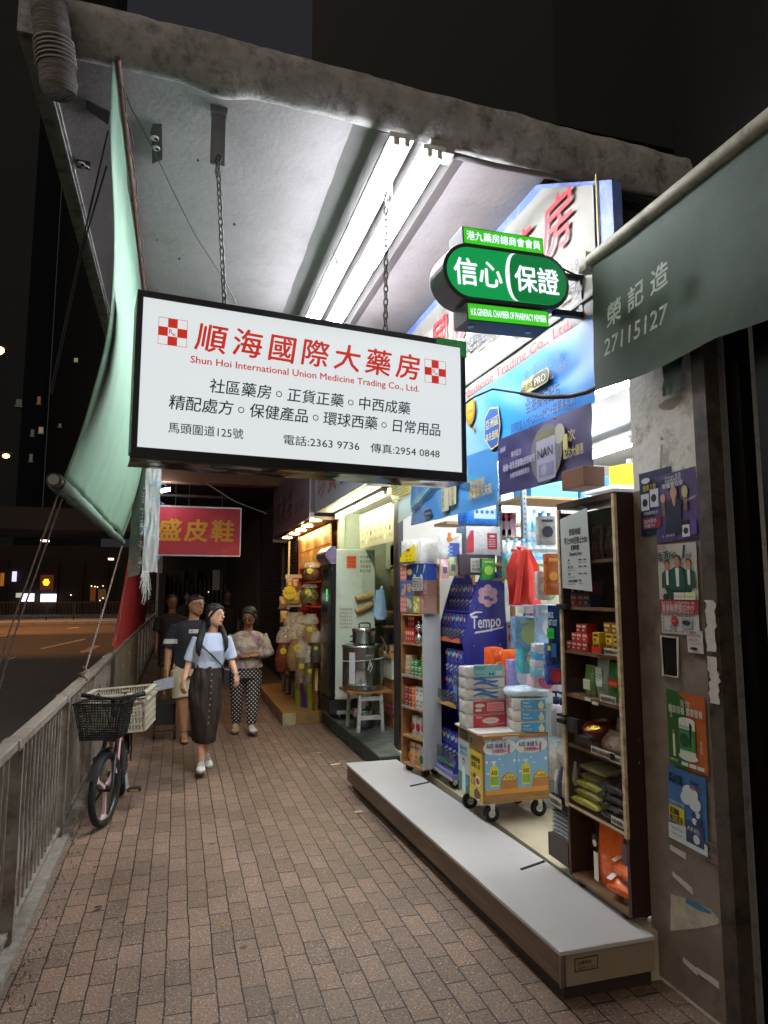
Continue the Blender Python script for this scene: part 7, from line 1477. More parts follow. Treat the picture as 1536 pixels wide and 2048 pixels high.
def food_bag(label, px, py, y, w, h, c1, c2, sc_=60, top=.35, grp=None):
    t = thing('goods_bag', label, 'bag', wp(px, py, y=y), group=grp)
    t.location.z = max(t.location.z, .153)
    b = t.location
    rings = []
    for k in range(9):
        v = k / 8; f = (.86 + .28 * math.sin(PI * min(1, v * 1.05 + .1))) * (1 if v < .8 else .93)
        rings.append([(b.x + w / 2 * f * math.cos(a) * (1 + .06 * nz(a * 2, v * 4, w * 30)), b.y + w * .38 * f * math.sin(a), b.z + h * (1 - top) * v) for a in [2 * PI * j / 16 for j in range(16)]])
    q = MB(); q.loft(rings); q.build('goods', goods('goods_' + c1.strip('#') + c2.strip('#'), c1, c2, sc_), t)
    r2 = []
    for k in range(7):
        v = k / 6; f = (1.06 - .06 * v * 1.2 - .62 * max(0, v - .35)) if v < .8 else (.62 + .5 * (v - .8))
        r2.append([(b.x + w / 2 * f * math.cos(a) * (1 + .14 * nz(a * 5, v * 3, w * 40)), b.y + w * .38 * f * math.sin(a), b.z + h * (1 - top) + h * top * v) for a in [2 * PI * j / 16 for j in range(16)]])
    q = MB(); q.loft(r2, caps=False); q.build('film', FILMC, t)
    M = cam_face(b.x - w * .18, b.y - w * .44, b.z + h * (1 - top) * .72)
    q = MB(); q.star((0, 0), w * .19, M, .004, 12, 0, .8); q.text('$%d' % (20 + int(w * 300) % 70), 0, -.015, w * .12, M, 1, 'c', lift=.006); q.build('star_label', [YEL, paint('#8a2a10')], t)
    return t
food_bag('big clear bag of red-brown nuts at the left end of the dried goods', 570, 1342, 9.9, .26, .62, '#a04a2c', '#5a1a10', 38)
food_bag('big clear bag of pale beans standing on tins in front', 602, 1340, 9.5, .36, .66, '#c9a864', '#8a6430', 60)
food_bag('tall clear bag of whole nuts behind the pale beans', 590, 1315, 10.2, .34, .66, '#b8814a', '#6a3a1c', 30)
food_bag('clear bag of mottled seeds above the green tub, left of two', 606, 1375, 9.25, .20, .62, '#a9906a', '#5a4a34', 80)
food_bag('clear bag of mottled seeds above the green tub, right of two', 623, 1385, 9.05, .20, .60, '#9a8660', '#4f4230', 80)
food_bag('clear bag of dark seeds hanging beside the fridge', 634, 1325, 8.9, .16, .40, '#6a6050', '#2c2822', 80)
food_bag('clear bag of golden dates on the red shelf, lower left', 608, 1278, 9.6, .20, .34, '#b5782c', '#6a3a10', 34)
food_bag('clear bag of pale oats on the red shelf, lower right', 622, 1284, 9.3, .20, .38, '#c9a878', '#9a7a48', 80)
food_bag('clear bag of olive slices on the middle red shelf', 619, 1206, 9.3, .23, .26, '#8a8a54', '#4a4a24', 26, .2)
food_bag('clear bag of brown mushrooms on the top red shelf', 622, 1160, 9.2, .22, .24, '#8a5a34', '#3a2414', 26, .3)
for k, (c, px, py, y) in enumerate((('#7a8a1e', 602, 1407, 9.3), ('#4a2474', 614, 1413, 9.15), ('#7a8a1e', 625, 1417, 9.0))):
    p = wp(px, py, y=y); t = thing('plastic_tub', '%s plastic tub on the timber platform' % ('olive green, farther', 'purple', 'olive green, nearer')[k], 'tub', (p.x, p.y, .153))
    q = MB(); q.lathe([(.075, .153), (.095, .45), (.1, .455), (.092, .45), (.072, .16)], (p.x, p.y, 0), 20); q.build('body', paint(c, .35), t)
t = thing('steel_canister', 'tall shiny steel canister beside the fridge on the timber platform', 'canister', wp(634, 1420, y=8.85)); p = t.location
q = MB(); q.lathe([(.07, .153), (.072, .16), (.072, .40), (.075, .405), (.072, .41), (.072, .68)], (p.x, p.y, 0), 20); q.build('body', mat('gold_steel', '#a89468', .18, 1, var=.2, scale=6), t)
for k, (px, py, y, w, h, c) in enumerate(((607, 1382, 9.7, .24, .24, '#7a4a24'), (592, 1375, 9.95, .14, .26, '#4a4038'), (582, 1366, 10.3, .16, .28, '#3a2a22'), (572, 1358, 10.7, .12, .26, '#5a4436'))):
    t = carton('food_tin', '%s square tin on the timber platform under the big bags' % ('copper brown', 'grey printed', 'dark brown', 'maroon')[k], 'tin', w, h, w, mat('tin_%d' % k, c, .35, .5, var=.3, scale=8), [('print', paint('#8a7a64'), lambda q, M, w=w, h=h: (q.rect(w * .1, h * .6, w * .25, h * .2, M, .001), q.rect(-w * .45, h * .1, w * .2, h * .75, M, .001)))]); p = wp(px, py, y=y); place(t, (p.x, p.y, .153), -.15)
hr = thing('hanging_goods_rack', 'white wire rack of small packets at the end of the dried goods shop', 'rack', (1.75, 11.4, .2))
p0 = wp(580, 1100, y=11.3); q = MB(); q.box(p0.x - .03, p0.x + .0, 11.28, 11.31, .15, 2.5)
for px0, px1, py0, py1 in ((571, 604, 1149, 1156), (571, 603, 1180, 1184), (571, 603, 1208, 1214), (558, 580, 1214, 1218)):
    a = wp(px0, py1, y=11.2); b = wp(px1, py0, y=11.2); q.box(a.x, b.x, 11.19, 11.2, a.z, b.z); q.box(a.x, b.x, 11.2, 11.38, a.z, a.z + .01)
q.build('frame', paint('#b9a890', .4), hr)
for k, (px, py, c) in enumerate(((590, 1180, '#a06a5a'), (578, 1207, '#a98a5a'), (592, 1207, '#b59a4a'), (566, 1215, '#a0764a'), (568, 1244, '#b58a5a'), (579, 1178, '#8a6a60'))):
    t = pouch('snack_packet', '%s small packet on the white wire rack' % ('reddish', 'tan', 'yellow', 'brown', 'hanging beige', 'grey-red')[k], .13, .18, .06, (wrap(c), [YEL, TAGI], lab(.05, .05, .06))); p = wp(px, py, y=11.15); place(t, (p.x, p.y, p.z), 0)
t = thing('yellow_star_card', 'big yellow star price card on the white wire rack', 'price card', wp(579, 1185, y=11.1)); M = cam_face(t.location.x, 11.1, t.location.z); q = MB(); q.star((0, 0), .12, M, .003, 12, 0, .82); q.text('包$10', 0, -.03, .06, M, 1, 'c', lift=.005); q.build('card', [YEL, paint('#7a2a10')], t)
dk = thing('shut_shops', 'row of black roller shutters beyond the dried goods shop', 'shutter', (2.0, 18, 0))
q = MB()
for k in range(60): q.loft([[(1.96, y, .06 * k), (1.945, y, .06 * k + .015), (1.945, y, .06 * k + .045), (1.96, y, .06 * k + .06)] for y in (11.72, 30)], caps=False, sm=False)
q.build('curtain', mat('black_shutter', '#201d1c', .5, .3, var=.3, scale=3), dk)
MB().box(1.90, 1.96, 13.2, 13.3, 0, 3.6).build('guide_rail', paint('#2c2a29'), dk); MB().box(1.90, 1.96, 17.2, 17.3, 0, 3.6).build('guide_rail', paint('#2c2a29'), dk)
a = wp(425, 1180, y=22); b = wp(440, 1140, y=22); MB().box(a.x, b.x, 22, 22.05, a.z, b.z).build('poster_strip', paint('#8a8578'), dk)
t = thing('stall_clutter', 'dark jumble of shut market stalls at the far end of the pavement', 'stalls', (.6, 31, 0))
q = MB(); q.box(-.7, 2.4, 31, 32, 0, 3.7); q.box(-.75, -.5, 28, 31, 0, 2.4); q.build('panel', mat('dark_stall', '#1c1817', .8, var=.4, scale=2), t)
q = MB()
for k in range(16): q.box(-.6 + .18 * k, -.5 + .18 * k, 30.7, 31, .4 + rnd.random() * .5, 2.0 + .6 * rnd.random())
q.build('stacked_goods', mat('dim_goods', '#3a2c26', .7, var=.6, scale=5), t)
GP = glow('stall_points', '#ffd9a8', 3.0)
q = MB()
for px, py in ((417, 1184), (450, 1185), (477, 1184), (347, 1192), (349, 1198), (345, 1196), (455, 1222)):
    p = wp(px, py, y=30.6); q.disc((p.x, p.z), .018, cam_face(0, 30.6, 0), .02, 8)
q.build('light_bulb', GP, t)
t = thing('convex_mirror', 'round convex mirror hanging under the red signboard', 'mirror', (.0, 14, 2.3)); p = wp(347, 1133, y=14)
q = MB(); q.lathe([(.001, .05), (.06, .042), (.11, .02), (.13, 0)], n=24); o = q.build('glass', mat('mirror_face', '#3a3634', .05, 1, var=0), t); t.location = p; o.matrix_basis = Matrix.Rotation(PI / 2, 4, 'X')
q = MB(); q.tube([(0, .02, .13), (0, .05, 1.0)], .008, 6); q.build('bracket', DARKSTEEL, t)
# ================================================================ RAILING, BICYCLE AND STREET OBJECTS
RAILM = mat('grimy_painted_steel', '#8d867c', .6, .3, var=.3, scale=9, dirt='#3a2e26', dscale=6, damt=.7)
RAILT = mat('pale_top_rail', '#8d8478', .55, .2, var=.2, scale=6, dirt='#5a5047', dscale=7, damt=.6)
FX = -.715
rail = thing('pedestrian_railing', 'long grey steel pedestrian railing along the kerb', 'railing', (FX, 6, 0))
K0 = -2
for k in range(K0, 14):
    y0 = 3.60 + 1.456 * k; y1 = y0 + 1.44
    q = MB(); q.box(FX - .035, FX + .035, y0, y1, .925 + .004 * (k % 2), .968 + .004 * (k % 2)); q.box(FX - .041, FX + .041, y0 - .03, y0 + .06, .922, .974); q.build('top_rail', RAILT, rail, bev=.006)
    q = MB(); q.box(FX - .028, FX + .028, y0 + .10, y0 + .155, 0, .922); q.box(FX + .028, FX + .036, y0 + .085, y0 + .10, 0.05, .92); q.box(FX - .045, FX + .045, y0 + .08, y0 + .175, 0, .012); q.build('post', RAILM, rail)
    q = MB(); q.box(FX - .018, FX + .018, y0 + .156, y0 + 1.555, .075, .10); q.build('bottom_rail', RAILM, rail)
    q = MB()
    for j in range(12):
        y = y0 + .265 + .105 * j; q.cyl((FX, y, .10), (FX, y, .922), .0062, n=8)
    q.build('bars', RAILM, rail)
kb = MB(); kb.box(FX - .06, FX + .065, -4, 40, 0, .035); structure(kb.build('railing_plinth', mat('mossy_concrete', '#7f7a70', .9, var=.25, scale=14, bump=.6, bscale=30, dirt='#3a3a28', dscale=5, damt=.6)))
t = thing('corrugated_sheet', 'grey weathered board tied to the railing beyond the bicycle', 'board', (FX + .06, 10, .1))
q = MB(); q.grid(lambda u, v: (FX + .06 + .012 * math.sin(u * 90), 8.3 + 4.5 * u, .1 + .86 * v), 80, 2); q.build('sheet', mat('weathered_board', '#77756c', .7, var=.25, scale=4, stretch=(1, 2, .5), dirt='#4a4640', dscale=2, damt=.6), t)
q = MB(); M = street_face(0, 0, 0)
for y, z, r in ((9.3, .74, .03), (10.4, .80, .022)): q.disc((y, z), r, frame((FX + .075, 0, 0), (0, 1, 0), (0, 0, 1)), .003, 7)
q.build('torn_sticker', paint('#b5b5ad'), t)
t = thing('red_banner', 'red cloth banner tied upright above the far part of the railing', 'banner', (FX, 11, 1.0))
def rb(u, v):
    y = 8.35 + (16.5 - 8.35) * u; tq = (.15 + 2.4 * min(1, u * 2.3))
    return (FX + .02 + .02 * nz(u * 6, v * 3), y, .985 + tq * v * .75)
q = MB(); q.grid(rb, 30, 10); q.build('cloth', mat('red_cloth', '#a82a34', .7, var=.12, scale=3, dirt='#c88a8a', dscale=3, damt=.15), t)
q = MB(); q.tube([(FX + .03, 8.35, .99), (FX + .03, 12.0, 2.83)], .008, 5); q.build('edge_rope', ROPE, t)
bk = thing('bicycle', 'small pink and black bicycle with a front basket parked against the railing', 'bicycle', (-.42, 5.85, 0))
PINK = mat('pink_frame_paint', '#d9a0a0', .35, var=.08, scale=10, dirt='#6a4a44', dscale=12, damt=.4)
TYRE = mat('bicycle_tyre', '#141416', .8, var=.2, bump=.5, bscale=120)
def wheel(name, cx, cy, ang, r=.255):
    o = bpy.data.objects.new(name, bpy.data.meshes.new(name));
    M = Matrix.Translation((cx, cy, r + .002)) @ Matrix.Rotation(ang, 4, 'Z')
    N = 48
    def ring(R, x, n=N): return [M @ Vector((x, R * math.cos(2 * PI * k / n), R * math.sin(2 * PI * k / n))) for k in range(n)]
    q = MB(); q.loft([ring(r - .036, -.018), ring(r - .02, -.027), ring(r - .005, -.018), ring(r, -.006), ring(r, .006), ring(r - .005, .018), ring(r - .02, .027), ring(r - .036, .018)], caps=False, closed=False); w = q.build(name, TYRE, bk)
    q = MB(); q.loft([ring(r - .034, -.018), ring(r - .052, -.012), ring(r - .052, .012), ring(r - .034, .018)], caps=False); q.build('rim', paint('#1c1c1f', .3), w)
    q = MB()
    for k in range(3):
        a = 2 * PI * k / 3 + .5
        def P(rr, da, x): return M @ Vector((x, rr * math.cos(a + da), rr * math.sin(a + da)))
        for x in (-.010, .010):
            pts = [P(.03, -.45, x), P(.10, -.10, x), P(.17, -.06, x), P(r - .045, -.24, x), P(r - .042, .24, x), P(.17, .07, x), P(.10, .10, x), P(.03, .45, x)]
            q.add(pts, [tuple(range(8)) if x < 0 else tuple(range(7, -1, -1))])
        A = [P(.03, -.45, 0), P(.10, -.10, 0), P(.17, -.06, 0), P(r - .045, -.24, 0), P(r - .042, .24, 0), P(.17, .07, 0), P(.10, .10, 0), P(.03, .45, 0)]
        ex = (M.to_3x3() @ Vector((.010, 0, 0)))
        q.add([p - ex for p in A] + [p + ex for p in A], [(i, (i + 1) % 8, 8 + (i + 1) % 8, 8 + i) for i in range(8)])
    q.build('spokes', mat('pale_pink_spokes', '#d3b3bb', .35, var=.1), w)
    q = MB(); q.cyl(M @ Vector((-.045, 0, 0)), M @ Vector((.045, 0, 0)), .022, n=14); q.build('hub', paint('#202022', .35), w)
    return w
FA = Vector((-.455, 5.42, .257)); RA = Vector((-.395, 6.22, .257)); STEER = rad(16)
wheel('front_wheel', FA.x, FA.y, -STEER); wheel('rear_wheel', RA.x, RA.y, rad(4))
hd = Vector((-.442, 5.62, .56)); ht = Vector((-.438, 5.66, .70)); bb = Vector((-.42, 5.86, .25)); stt = Vector((-.41, 6.02, .60))
q = MB(); q.tube([hd, ht], .024, 12); q.tube([ht + Vector((0, 0, -.03)), (-.43, 5.76, .44), bb], .021, 10); q.tube([hd, (-.434, 5.72, .38), bb], .02, 10); q.tube([bb, stt], .017, 10)
for s in (-.05, .05): q.tube([stt + Vector((0, -.02, -.06)), RA + Vector((s, 0, 0))], .010, 8); q.tube([bb, RA + Vector((s, 0, 0))], .010, 8)
q.build('frame', PINK, bk)
fdir = Matrix.Rotation(-STEER, 3, 'Z')
q = MB()
for s in (-.05, .05):
    e = fdir @ Vector((s, 0, 0)); q.tube([hd + e * .9 + Vector((0, 0, -.0)), FA + e + Vector((0, .07, .13)), FA + e], [.016, .015, .010], 10)
q.bar(hd + fdir @ Vector((-.055, 0, -.0)), hd + fdir @ Vector((.055, 0, 0)), .03)
q.build('fork', paint('#17171a', .35), bk)
for c, a0, a1 in ((FA, 25, 110), (RA, 70, 190)):
    pts = []
    for k in range(13):
        a = rad(a0 + (a1 - a0) * k / 12); pts.append((c.y - .285 * math.cos(a) , c.z + .285 * math.sin(a)))
    R3 = fdir if c is FA else Matrix.Identity(3)
    vs = []
    for (y, z) in pts:
        for s in (-.032, 0, .032): vs.append(c + R3 @ Vector((s, y - c.y, z - c.z - (.012 if s else 0))))
    q = MB(); q.add(vs, [(3 * i + j, 3 * i + j + 1, 3 * i + j + 4, 3 * i + j + 3) for i in range(12) for j in (0, 1)], sm=True); q.build('mudguard', paint('#151517', .4), bk)
st0 = ht + Vector((0, .01, .02)); bc = Vector((-.445, 5.60, .855))
q = MB(); q.tube([st0, bc], .016, 10); q.build('stem', paint('#1a1a1c', .35), bk)
bx = fdir @ Vector((1, 0, 0))
q = MB(); q.tube([bc - bx * .235 + Vector((0, .06, .02)), bc - bx * .14 + Vector((0, .01, .015)), bc, bc + bx * .14 + Vector((0, .01, .02)), bc + bx * .24 + Vector((0, .06, .035))], .0115, 8); q.build('handlebar', paint('#1c1c1e', .3), bk)
for s in (-1, 1):
    e = bc + bx * (s * .235) + Vector((0, .06, .02 if s < 0 else .034)); i_ = bc + bx * (s * .15) + Vector((0, .015, .016 if s < 0 else .022))
    q = MB(); q.tube([i_, e], .017, 10); q.build('grip', RUBBER, bk)
    q = MB(); q.tube([i_ + Vector((0, -.015, -.01)), i_ + bx * (s * .03) + Vector((0, -.05, -.015)), e + Vector((0, -.03, -.03))], .006, 6); q.build('brake_lever', paint('#2a2a2c', .3), bk)
q = MB()
for s in (-1, 1): q.tube([bc + bx * (s * .13) + Vector((0, -.02, 0)), bc + bx * (s * .10) + Vector((0, -.10, .06)), bc + bx * (s * .04) + Vector((0, -.09, -.06)), ht + Vector((.02 * s, -.04, -.05)), ht + Vector((.03 * s, .08, -.2))], .004, 5)
q.tube([(-.36, 5.95, .70), (-.335, 6.0, .60), (-.33, 6.03, .45), (-.36, 6.12, .32)], .004, 5); q.build('brake_cable', RUBBER, bk)
def basket_pt(u, v, side):
    w = .125 + .045 * v; d0 = -.02; d1 = -.25 - .03 * v
    if side == 0: x, y = -w + 2 * w * u, d1
    elif side == 1: x, y = -w + 2 * w * u, d0
    elif side == 2: x, y = -w, d0 + (d1 - d0) * u
    else: x, y = w, d0 + (d1 - d0) * u
    return bc + fdir @ Vector((x, y - .005, -.245 + .25 * v))
q = MB()
for side in range(4):
    nx = 16 if side < 2 else 12
    for i in range(nx + 1): q.bar(basket_pt(i / nx, 0, side), basket_pt(i / nx, 1, side), .0075, .004)
    for j in range(15): q.bar(basket_pt(0, j / 14, side), basket_pt(1, j / 14, side), .010 if j % 14 else .016, .005)
    q.bar(basket_pt(0, 1, side), basket_pt(1, 1, side), .018, .012)
q.add([basket_pt(0, 0, 0), basket_pt(1, 0, 0), basket_pt(1, 0, 1), basket_pt(0, 0, 1)], [(0, 1, 2, 3)])
q.build('basket', paint('#131315', .4), bk)
q = MB(); q.loft([[Vector((-.405 + w * math.cos(a), y, .775 + dz + .035 * math.sin(a) * (1 if math.sin(a) > 0 else .6))) for a in [2 * PI * k / 14 for k in range(14)]] for y, w, dz in ((5.86, .014, .0), (5.90, .026, .004), (5.98, .05, .0), (6.05, .088, .004), (6.10, .092, .012), (6.135, .06, .012))]); q.build('saddle', mat('black_saddle', '#101012', .35, var=.1, coat=.3), bk)
q = MB(); q.tube([stt, (-.405, 6.05, .745)], .013, 10); q.build('seat_post', STEEL, bk)
q = MB(); q.box(-.50, -.28, 6.08, 6.46, .512, .524); q.build('carrier_board', WOODP, bk)
q = MB()
for s in (-.06, .06): q.tube([RA + Vector((s, .0, 0)), (-.395 + s, 6.30, .51)], .006, 6); q.tube([(-.395 + s, 6.05, .505), (-.395 + s, 6.45, .505)], .007, 6); q.tube([(-.395 + s, 6.06, .505), stt + Vector((s * .4, 0, -.06))], .006, 6)
q.build('carrier', paint('#1d1d1f', .4), bk)
q = MB(); q.cyl(bb + Vector((-.06, 0, 0)), bb + Vector((.075, 0, 0)), .022, n=12); q.cyl(bb + Vector((.05, 0, 0)), bb + Vector((.056, 0, 0)), .08, n=24); q.bar(bb + Vector((.075, 0, 0)), bb + Vector((.095, -.10, -.10)), .022, .014); q.bar(bb + Vector((-.075, 0, 0)), bb + Vector((-.09, .10, .10)), .022, .014); q.build('crank', paint('#222224', .35), bk)
for p in (bb + Vector((.145, -.10, -.10)), bb + Vector((-.13, .10, .10))):
    q = MB(); q.box(p.x - .05, p.x + .05, p.y - .035, p.y + .035, p.z - .012, p.z + .012); o = q.build('pedal', paint('#18181a', .5), bk, bev=.004)
    q = MB(); q.box(p.x - .03, p.x + .03, p.y - .0365, p.y - .035, p.z - .006, p.z + .006); q.build('reflector', paint('#b58a1c', .3), o)
q = MB(); q.box(bb.x + .058, bb.x + .066, bb.y - .08, RA.y + .05, .215, .30); q.build('chain_guard', paint('#1a1a1d', .35), bk, bev=.003)
q = MB(); q.tube([bb + Vector((-.03, .05, -.03)), bb + Vector((-.16, .14, -.238))], .009, 6); q.build('kickstand', DARKSTEEL, bk)
cr = thing('white_crate', 'white slatted plastic crate tilted on the back of the bicycle', 'crate', (-.42, 6.3, .53))
CRM = mat('cream_plastic', '#c3bda9', .45, var=.06, scale=4, dirt='#8f887a', dscale=6, damt=.3)
CM = Matrix.Translation((-.43, 6.27, .527)) @ Matrix.Rotation(rad(-7), 4, 'Z') @ Matrix.Rotation(rad(-4), 4, 'Y')
W2, D2, HH = .25, .27, .30
def cw(side, u, v):
    k = 1 - .05 * (1 - v)
    x, y = {0: (-W2 + 2 * W2 * u, -D2), 1: (W2 - 2 * W2 * u, D2), 2: (-W2, D2 - 2 * D2 * u), 3: (W2, -D2 + 2 * D2 * u)}[side]
    return CM @ Vector((x * k, y * k, HH * v))
q = MB()
for side in range(4):
    nx = 19
    for i in range(nx + 1): q.bar(cw(side, i / nx, 0), cw(side, i / nx, .72), .009 if i not in (0, nx) else .02, .012)
    for v in (0, .18, .36, .54, .72): q.bar(cw(side, 0, v), cw(side, 1, v), .016, .012)
    for v in (.78, .985): q.bar(cw(side, 0, v), cw(side, 1, v), .045 if v < .9 else .04, .012)
    for i in range(26):
        if i in (12, 13) or i < 2 or i > 23: continue
        q.bar(cw(side, i / 25, .80), cw(side, i / 25, .98), .007, .010)
    q.bar(cw(side, .44, .88), cw(side, .56, .88), .075, .010); q.bar(cw(side, 0, .88), cw(side, .06, .88), .075, .010); q.bar(cw(side, .94, .88), cw(side, 1, .88), .075, .010)
for i in range(12): q.bar(CM @ Vector((-W2 * .94 + 2 * W2 * .94 * i / 11, -D2 * .94, .006)), CM @ Vector((-W2 * .94 + 2 * W2 * .94 * i / 11, D2 * .94, .006)), .014, .008)
for i in range(12): q.bar(CM @ Vector((-W2 * .94, -D2 * .94 + 2 * D2 * .94 * i / 11, .006)), CM @ Vector((W2 * .94, -D2 * .94 + 2 * D2 * .94 * i / 11, .006)), .014, .007)
q.build('lattice', CRM, cr)
tr = thing('shopping_trolley', 'black two-wheeled shopping trolley standing behind the man in shorts', 'trolley', (-.1, 8.3, 0))
a = wp(307, 1450, y=8.35); b = wp(352, 1400, y=8.35)
q = MB(); q.loft([[Vector((x, y, z)) for x, y in ((a.x, 8.25), (b.x, 8.25), (b.x, 8.6), (a.x, 8.6))] for z in (.17, .20, .36, .40)], sm=False); q.build('bag', mat('black_nylon', '#0d0d0f', .6, var=.2, bump=.3), tr, bev=.02)
for x in (a.x + .01, b.x - .0): q = MB(); q.cyl((x - .012, 8.30, .075), (x + .012, 8.30, .075), .073, n=18); q.build('wheel', RUBBER, tr)
q = MB()
for x in (a.x + .04, b.x - .04): q.tube([(x, 8.5, .12), (x, 8.62, .55), (x, 8.68, .80)], .009, 6)
q.tube([(a.x + .04, 8.68, .80), (b.x - .04, 8.68, .80)], .010, 6); q.tube([(a.x, 8.30, .10), (b.x, 8.30, .10)], .008, 6); q.build('frame', DARKSTEEL, tr)
for k, (px, py, w, l, rz, c) in enumerate(((671, 1529, .10, .045, .35, '#d3cfc4'), (717, 1624, .06, .03, .2, '#b5a896'), (588, 1448, .07, .05, .6, '#c9c6bc'), (638, 1506, .05, .02, .3, '#b9b4a4'))):
    p = wp(px, py, z=.008); t = MB(Matrix.Translation((p.x, p.y, .012)) @ Matrix.Rotation(rz, 4, 'Z')); t.grid(lambda u, v: (-w / 2 + w * u, -l / 2 + l * v, .004 * nz(u * 3, v * 3, k) + (.02 * abs(nz(u * 5, v * 5, k)) if k == 2 else 0)), 6, 4)
    tag(t.build('paper_scrap', paint(c, .7)), ('white rectangular paper scrap on the paving before the steel step', 'small beige paper scrap near the white platform', 'crumpled white paper at the corner of the timber platform', 'thin paper sliver beside the steel step')[k], 'litter')
for k, (px, py, c, r) in enumerate(((197, 1815, '#3a2c14', .018), (445, 1853, '#b0801c', .010))):
    p = wp(px, py, z=.008); t = MB(); t.grid(lambda u, v: (p.x + r * 2 * (u - .5), p.y + r * 1.4 * (v - .5), .012 + .006 * math.sin(PI * u) * math.sin(PI * v)), 5, 5)
    tag(t.build('fallen_leaf', paint(c, .7)), ('dark curled leaf on the paving by the railing', 'small yellow leaf in the middle of the paving')[k], 'leaf')
mb = MB(); r2 = random.Random(5)
for k in range(110):
    y = 3.2 + 2.6 * r2.random() ** 1.4; x = -.62 + .10 * abs(r2.gauss(0, .6)); h = .008 + .022 * r2.random()
    a = r2.random() * 6.28; c_, s_ = math.cos(a), math.sin(a)
    mb.add([(x, y, .004), (x + .006 * c_, y + .006 * s_, .004), (x + .012 * c_ + .01 * r2.uniform(-1, 1), y + .012 * s_, h)], [(0, 1, 2)])
tag(mb.build('weeds', mat('weed_green', (.05, .075, .025), .8, var=.4, scale=40)), 'tiny weeds growing along the foot of the railing', 'weeds', kind='stuff')
# ================================================================ PEOPLE
def skin_mat(name, c): return mat(name, c, .5, var=.06, scale=14, bump=.04, bscale=90)
def fuse(mb, name, mats, parent, voxel=.006, smooth=4, pick=None, label=None):
    """join overlapping lofts into one continuous surface"""
    me = bpy.data.meshes.new(name + '_raw'); me.from_pydata([tuple(p) for p in mb.v], [], mb.f)
    ob = bpy.data.objects.new(name, me); COL.objects.link(ob)
    r = ob.modifiers.new('remesh', 'REMESH'); r.mode = 'VOXEL'; r.voxel_size = voxel; r.use_smooth_shade = True
    s = ob.modifiers.new('smooth', 'SMOOTH'); s.iterations = smooth; s.factor = .5
    dg = bpy.context.evaluated_depsgraph_get()
    nm = bpy.data.meshes.new_from_object(ob.evaluated_get(dg)); ob.modifiers.clear(); ob.data = nm; nm.name = name
    bpy.data.meshes.remove(me)
    nm.materials.clear()
    for m_ in (mats if isinstance(mats, (list, tuple)) else [mats]): nm.materials.append(m_)
    for p in nm.polygons:
        p.use_smooth = True
        if pick: p.material_index = pick(p.center)
    ob.parent = parent
    if label: ob['label'] = label
    return ob
def V(*a): return Vector(a)
def oval(c, rx, ry, n=20, tilt=0.0, yaw=0.0, pw=1.0):
    R3 = Matrix.Rotation(yaw, 3, 'Z')
    return [V(*c) + R3 @ V(rx * math.copysign(abs(math.cos(a)) ** pw, math.cos(a)), ry * math.copysign(abs(math.sin(a)) ** pw, math.sin(a)), tilt * math.sin(a)) for a in [2 * PI * k / n for k in range(n)]]
def limb(mb, pts, rs, n=12, sub=4):
    P = [V(*p) for p in pts]; q = []; r = []
    for i in range(len(P) - 1):
        for k in range(sub): q.append(P[i].lerp(P[i + 1], k / sub)); r.append(rs[i] + (rs[i + 1] - rs[i]) * k / sub)
    q.append(P[-1]); r.append(rs[-1])
    mb.tube(q, r, n)
def head(mb, c, s, R3):
    """a head of height s with chin, jaw, cheeks, brow and nose; c is the centre, R3 turns it (face looks to -y)"""
    rows = ((-.50, .10, .12, -.20), (-.46, .20, .22, -.14), (-.38, .28, .33, -.06), (-.25, .325, .40, -.01), (-.08, .345, .435, .0), (.08, .355, .445, .01), (.22, .35, .44, .02), (.35, .305, .39, .03), (.44, .22, .28, .03), (.49, .11, .14, .03))
    mb.loft([[c + R3 @ (V(rx * math.cos(a), oy + ry * math.sin(a) * (1 if math.sin(a) > 0 else .93), z) * s) for a in [2 * PI * k / 22 for k in range(22)]] for z, rx, ry, oy in rows])
    N = [(0, -.40, .10), (0, -.455, -.02), (0, -.50, -.12), (0, -.43, -.16)]
    mb.tube([c + R3 @ (V(*p) * s) for p in N], [.035 * s, .045 * s, .065 * s, .05 * s], 8)
    for sx in (-1, 1):
        mb.tube([c + R3 @ (V(sx * .345, .03, .07) * s), c + R3 @ (V(sx * .375, .06, -.02) * s), c + R3 @ (V(sx * .34, .03, -.11) * s)], [.04 * s, .06 * s, .035 * s], 8)
        mb.tube([c + R3 @ (V(sx * .04, -.415, .085) * s), c + R3 @ (V(sx * .20, -.385, .10) * s)], .035 * s, 6)
    mb.tube([c + R3 @ (V(-.10, -.40, -.275) * s), c + R3 @ (V(0, -.43, -.27) * s), c + R3 @ (V(.10, -.40, -.275) * s)], [.03 * s, .05 * s, .03 * s], 8)
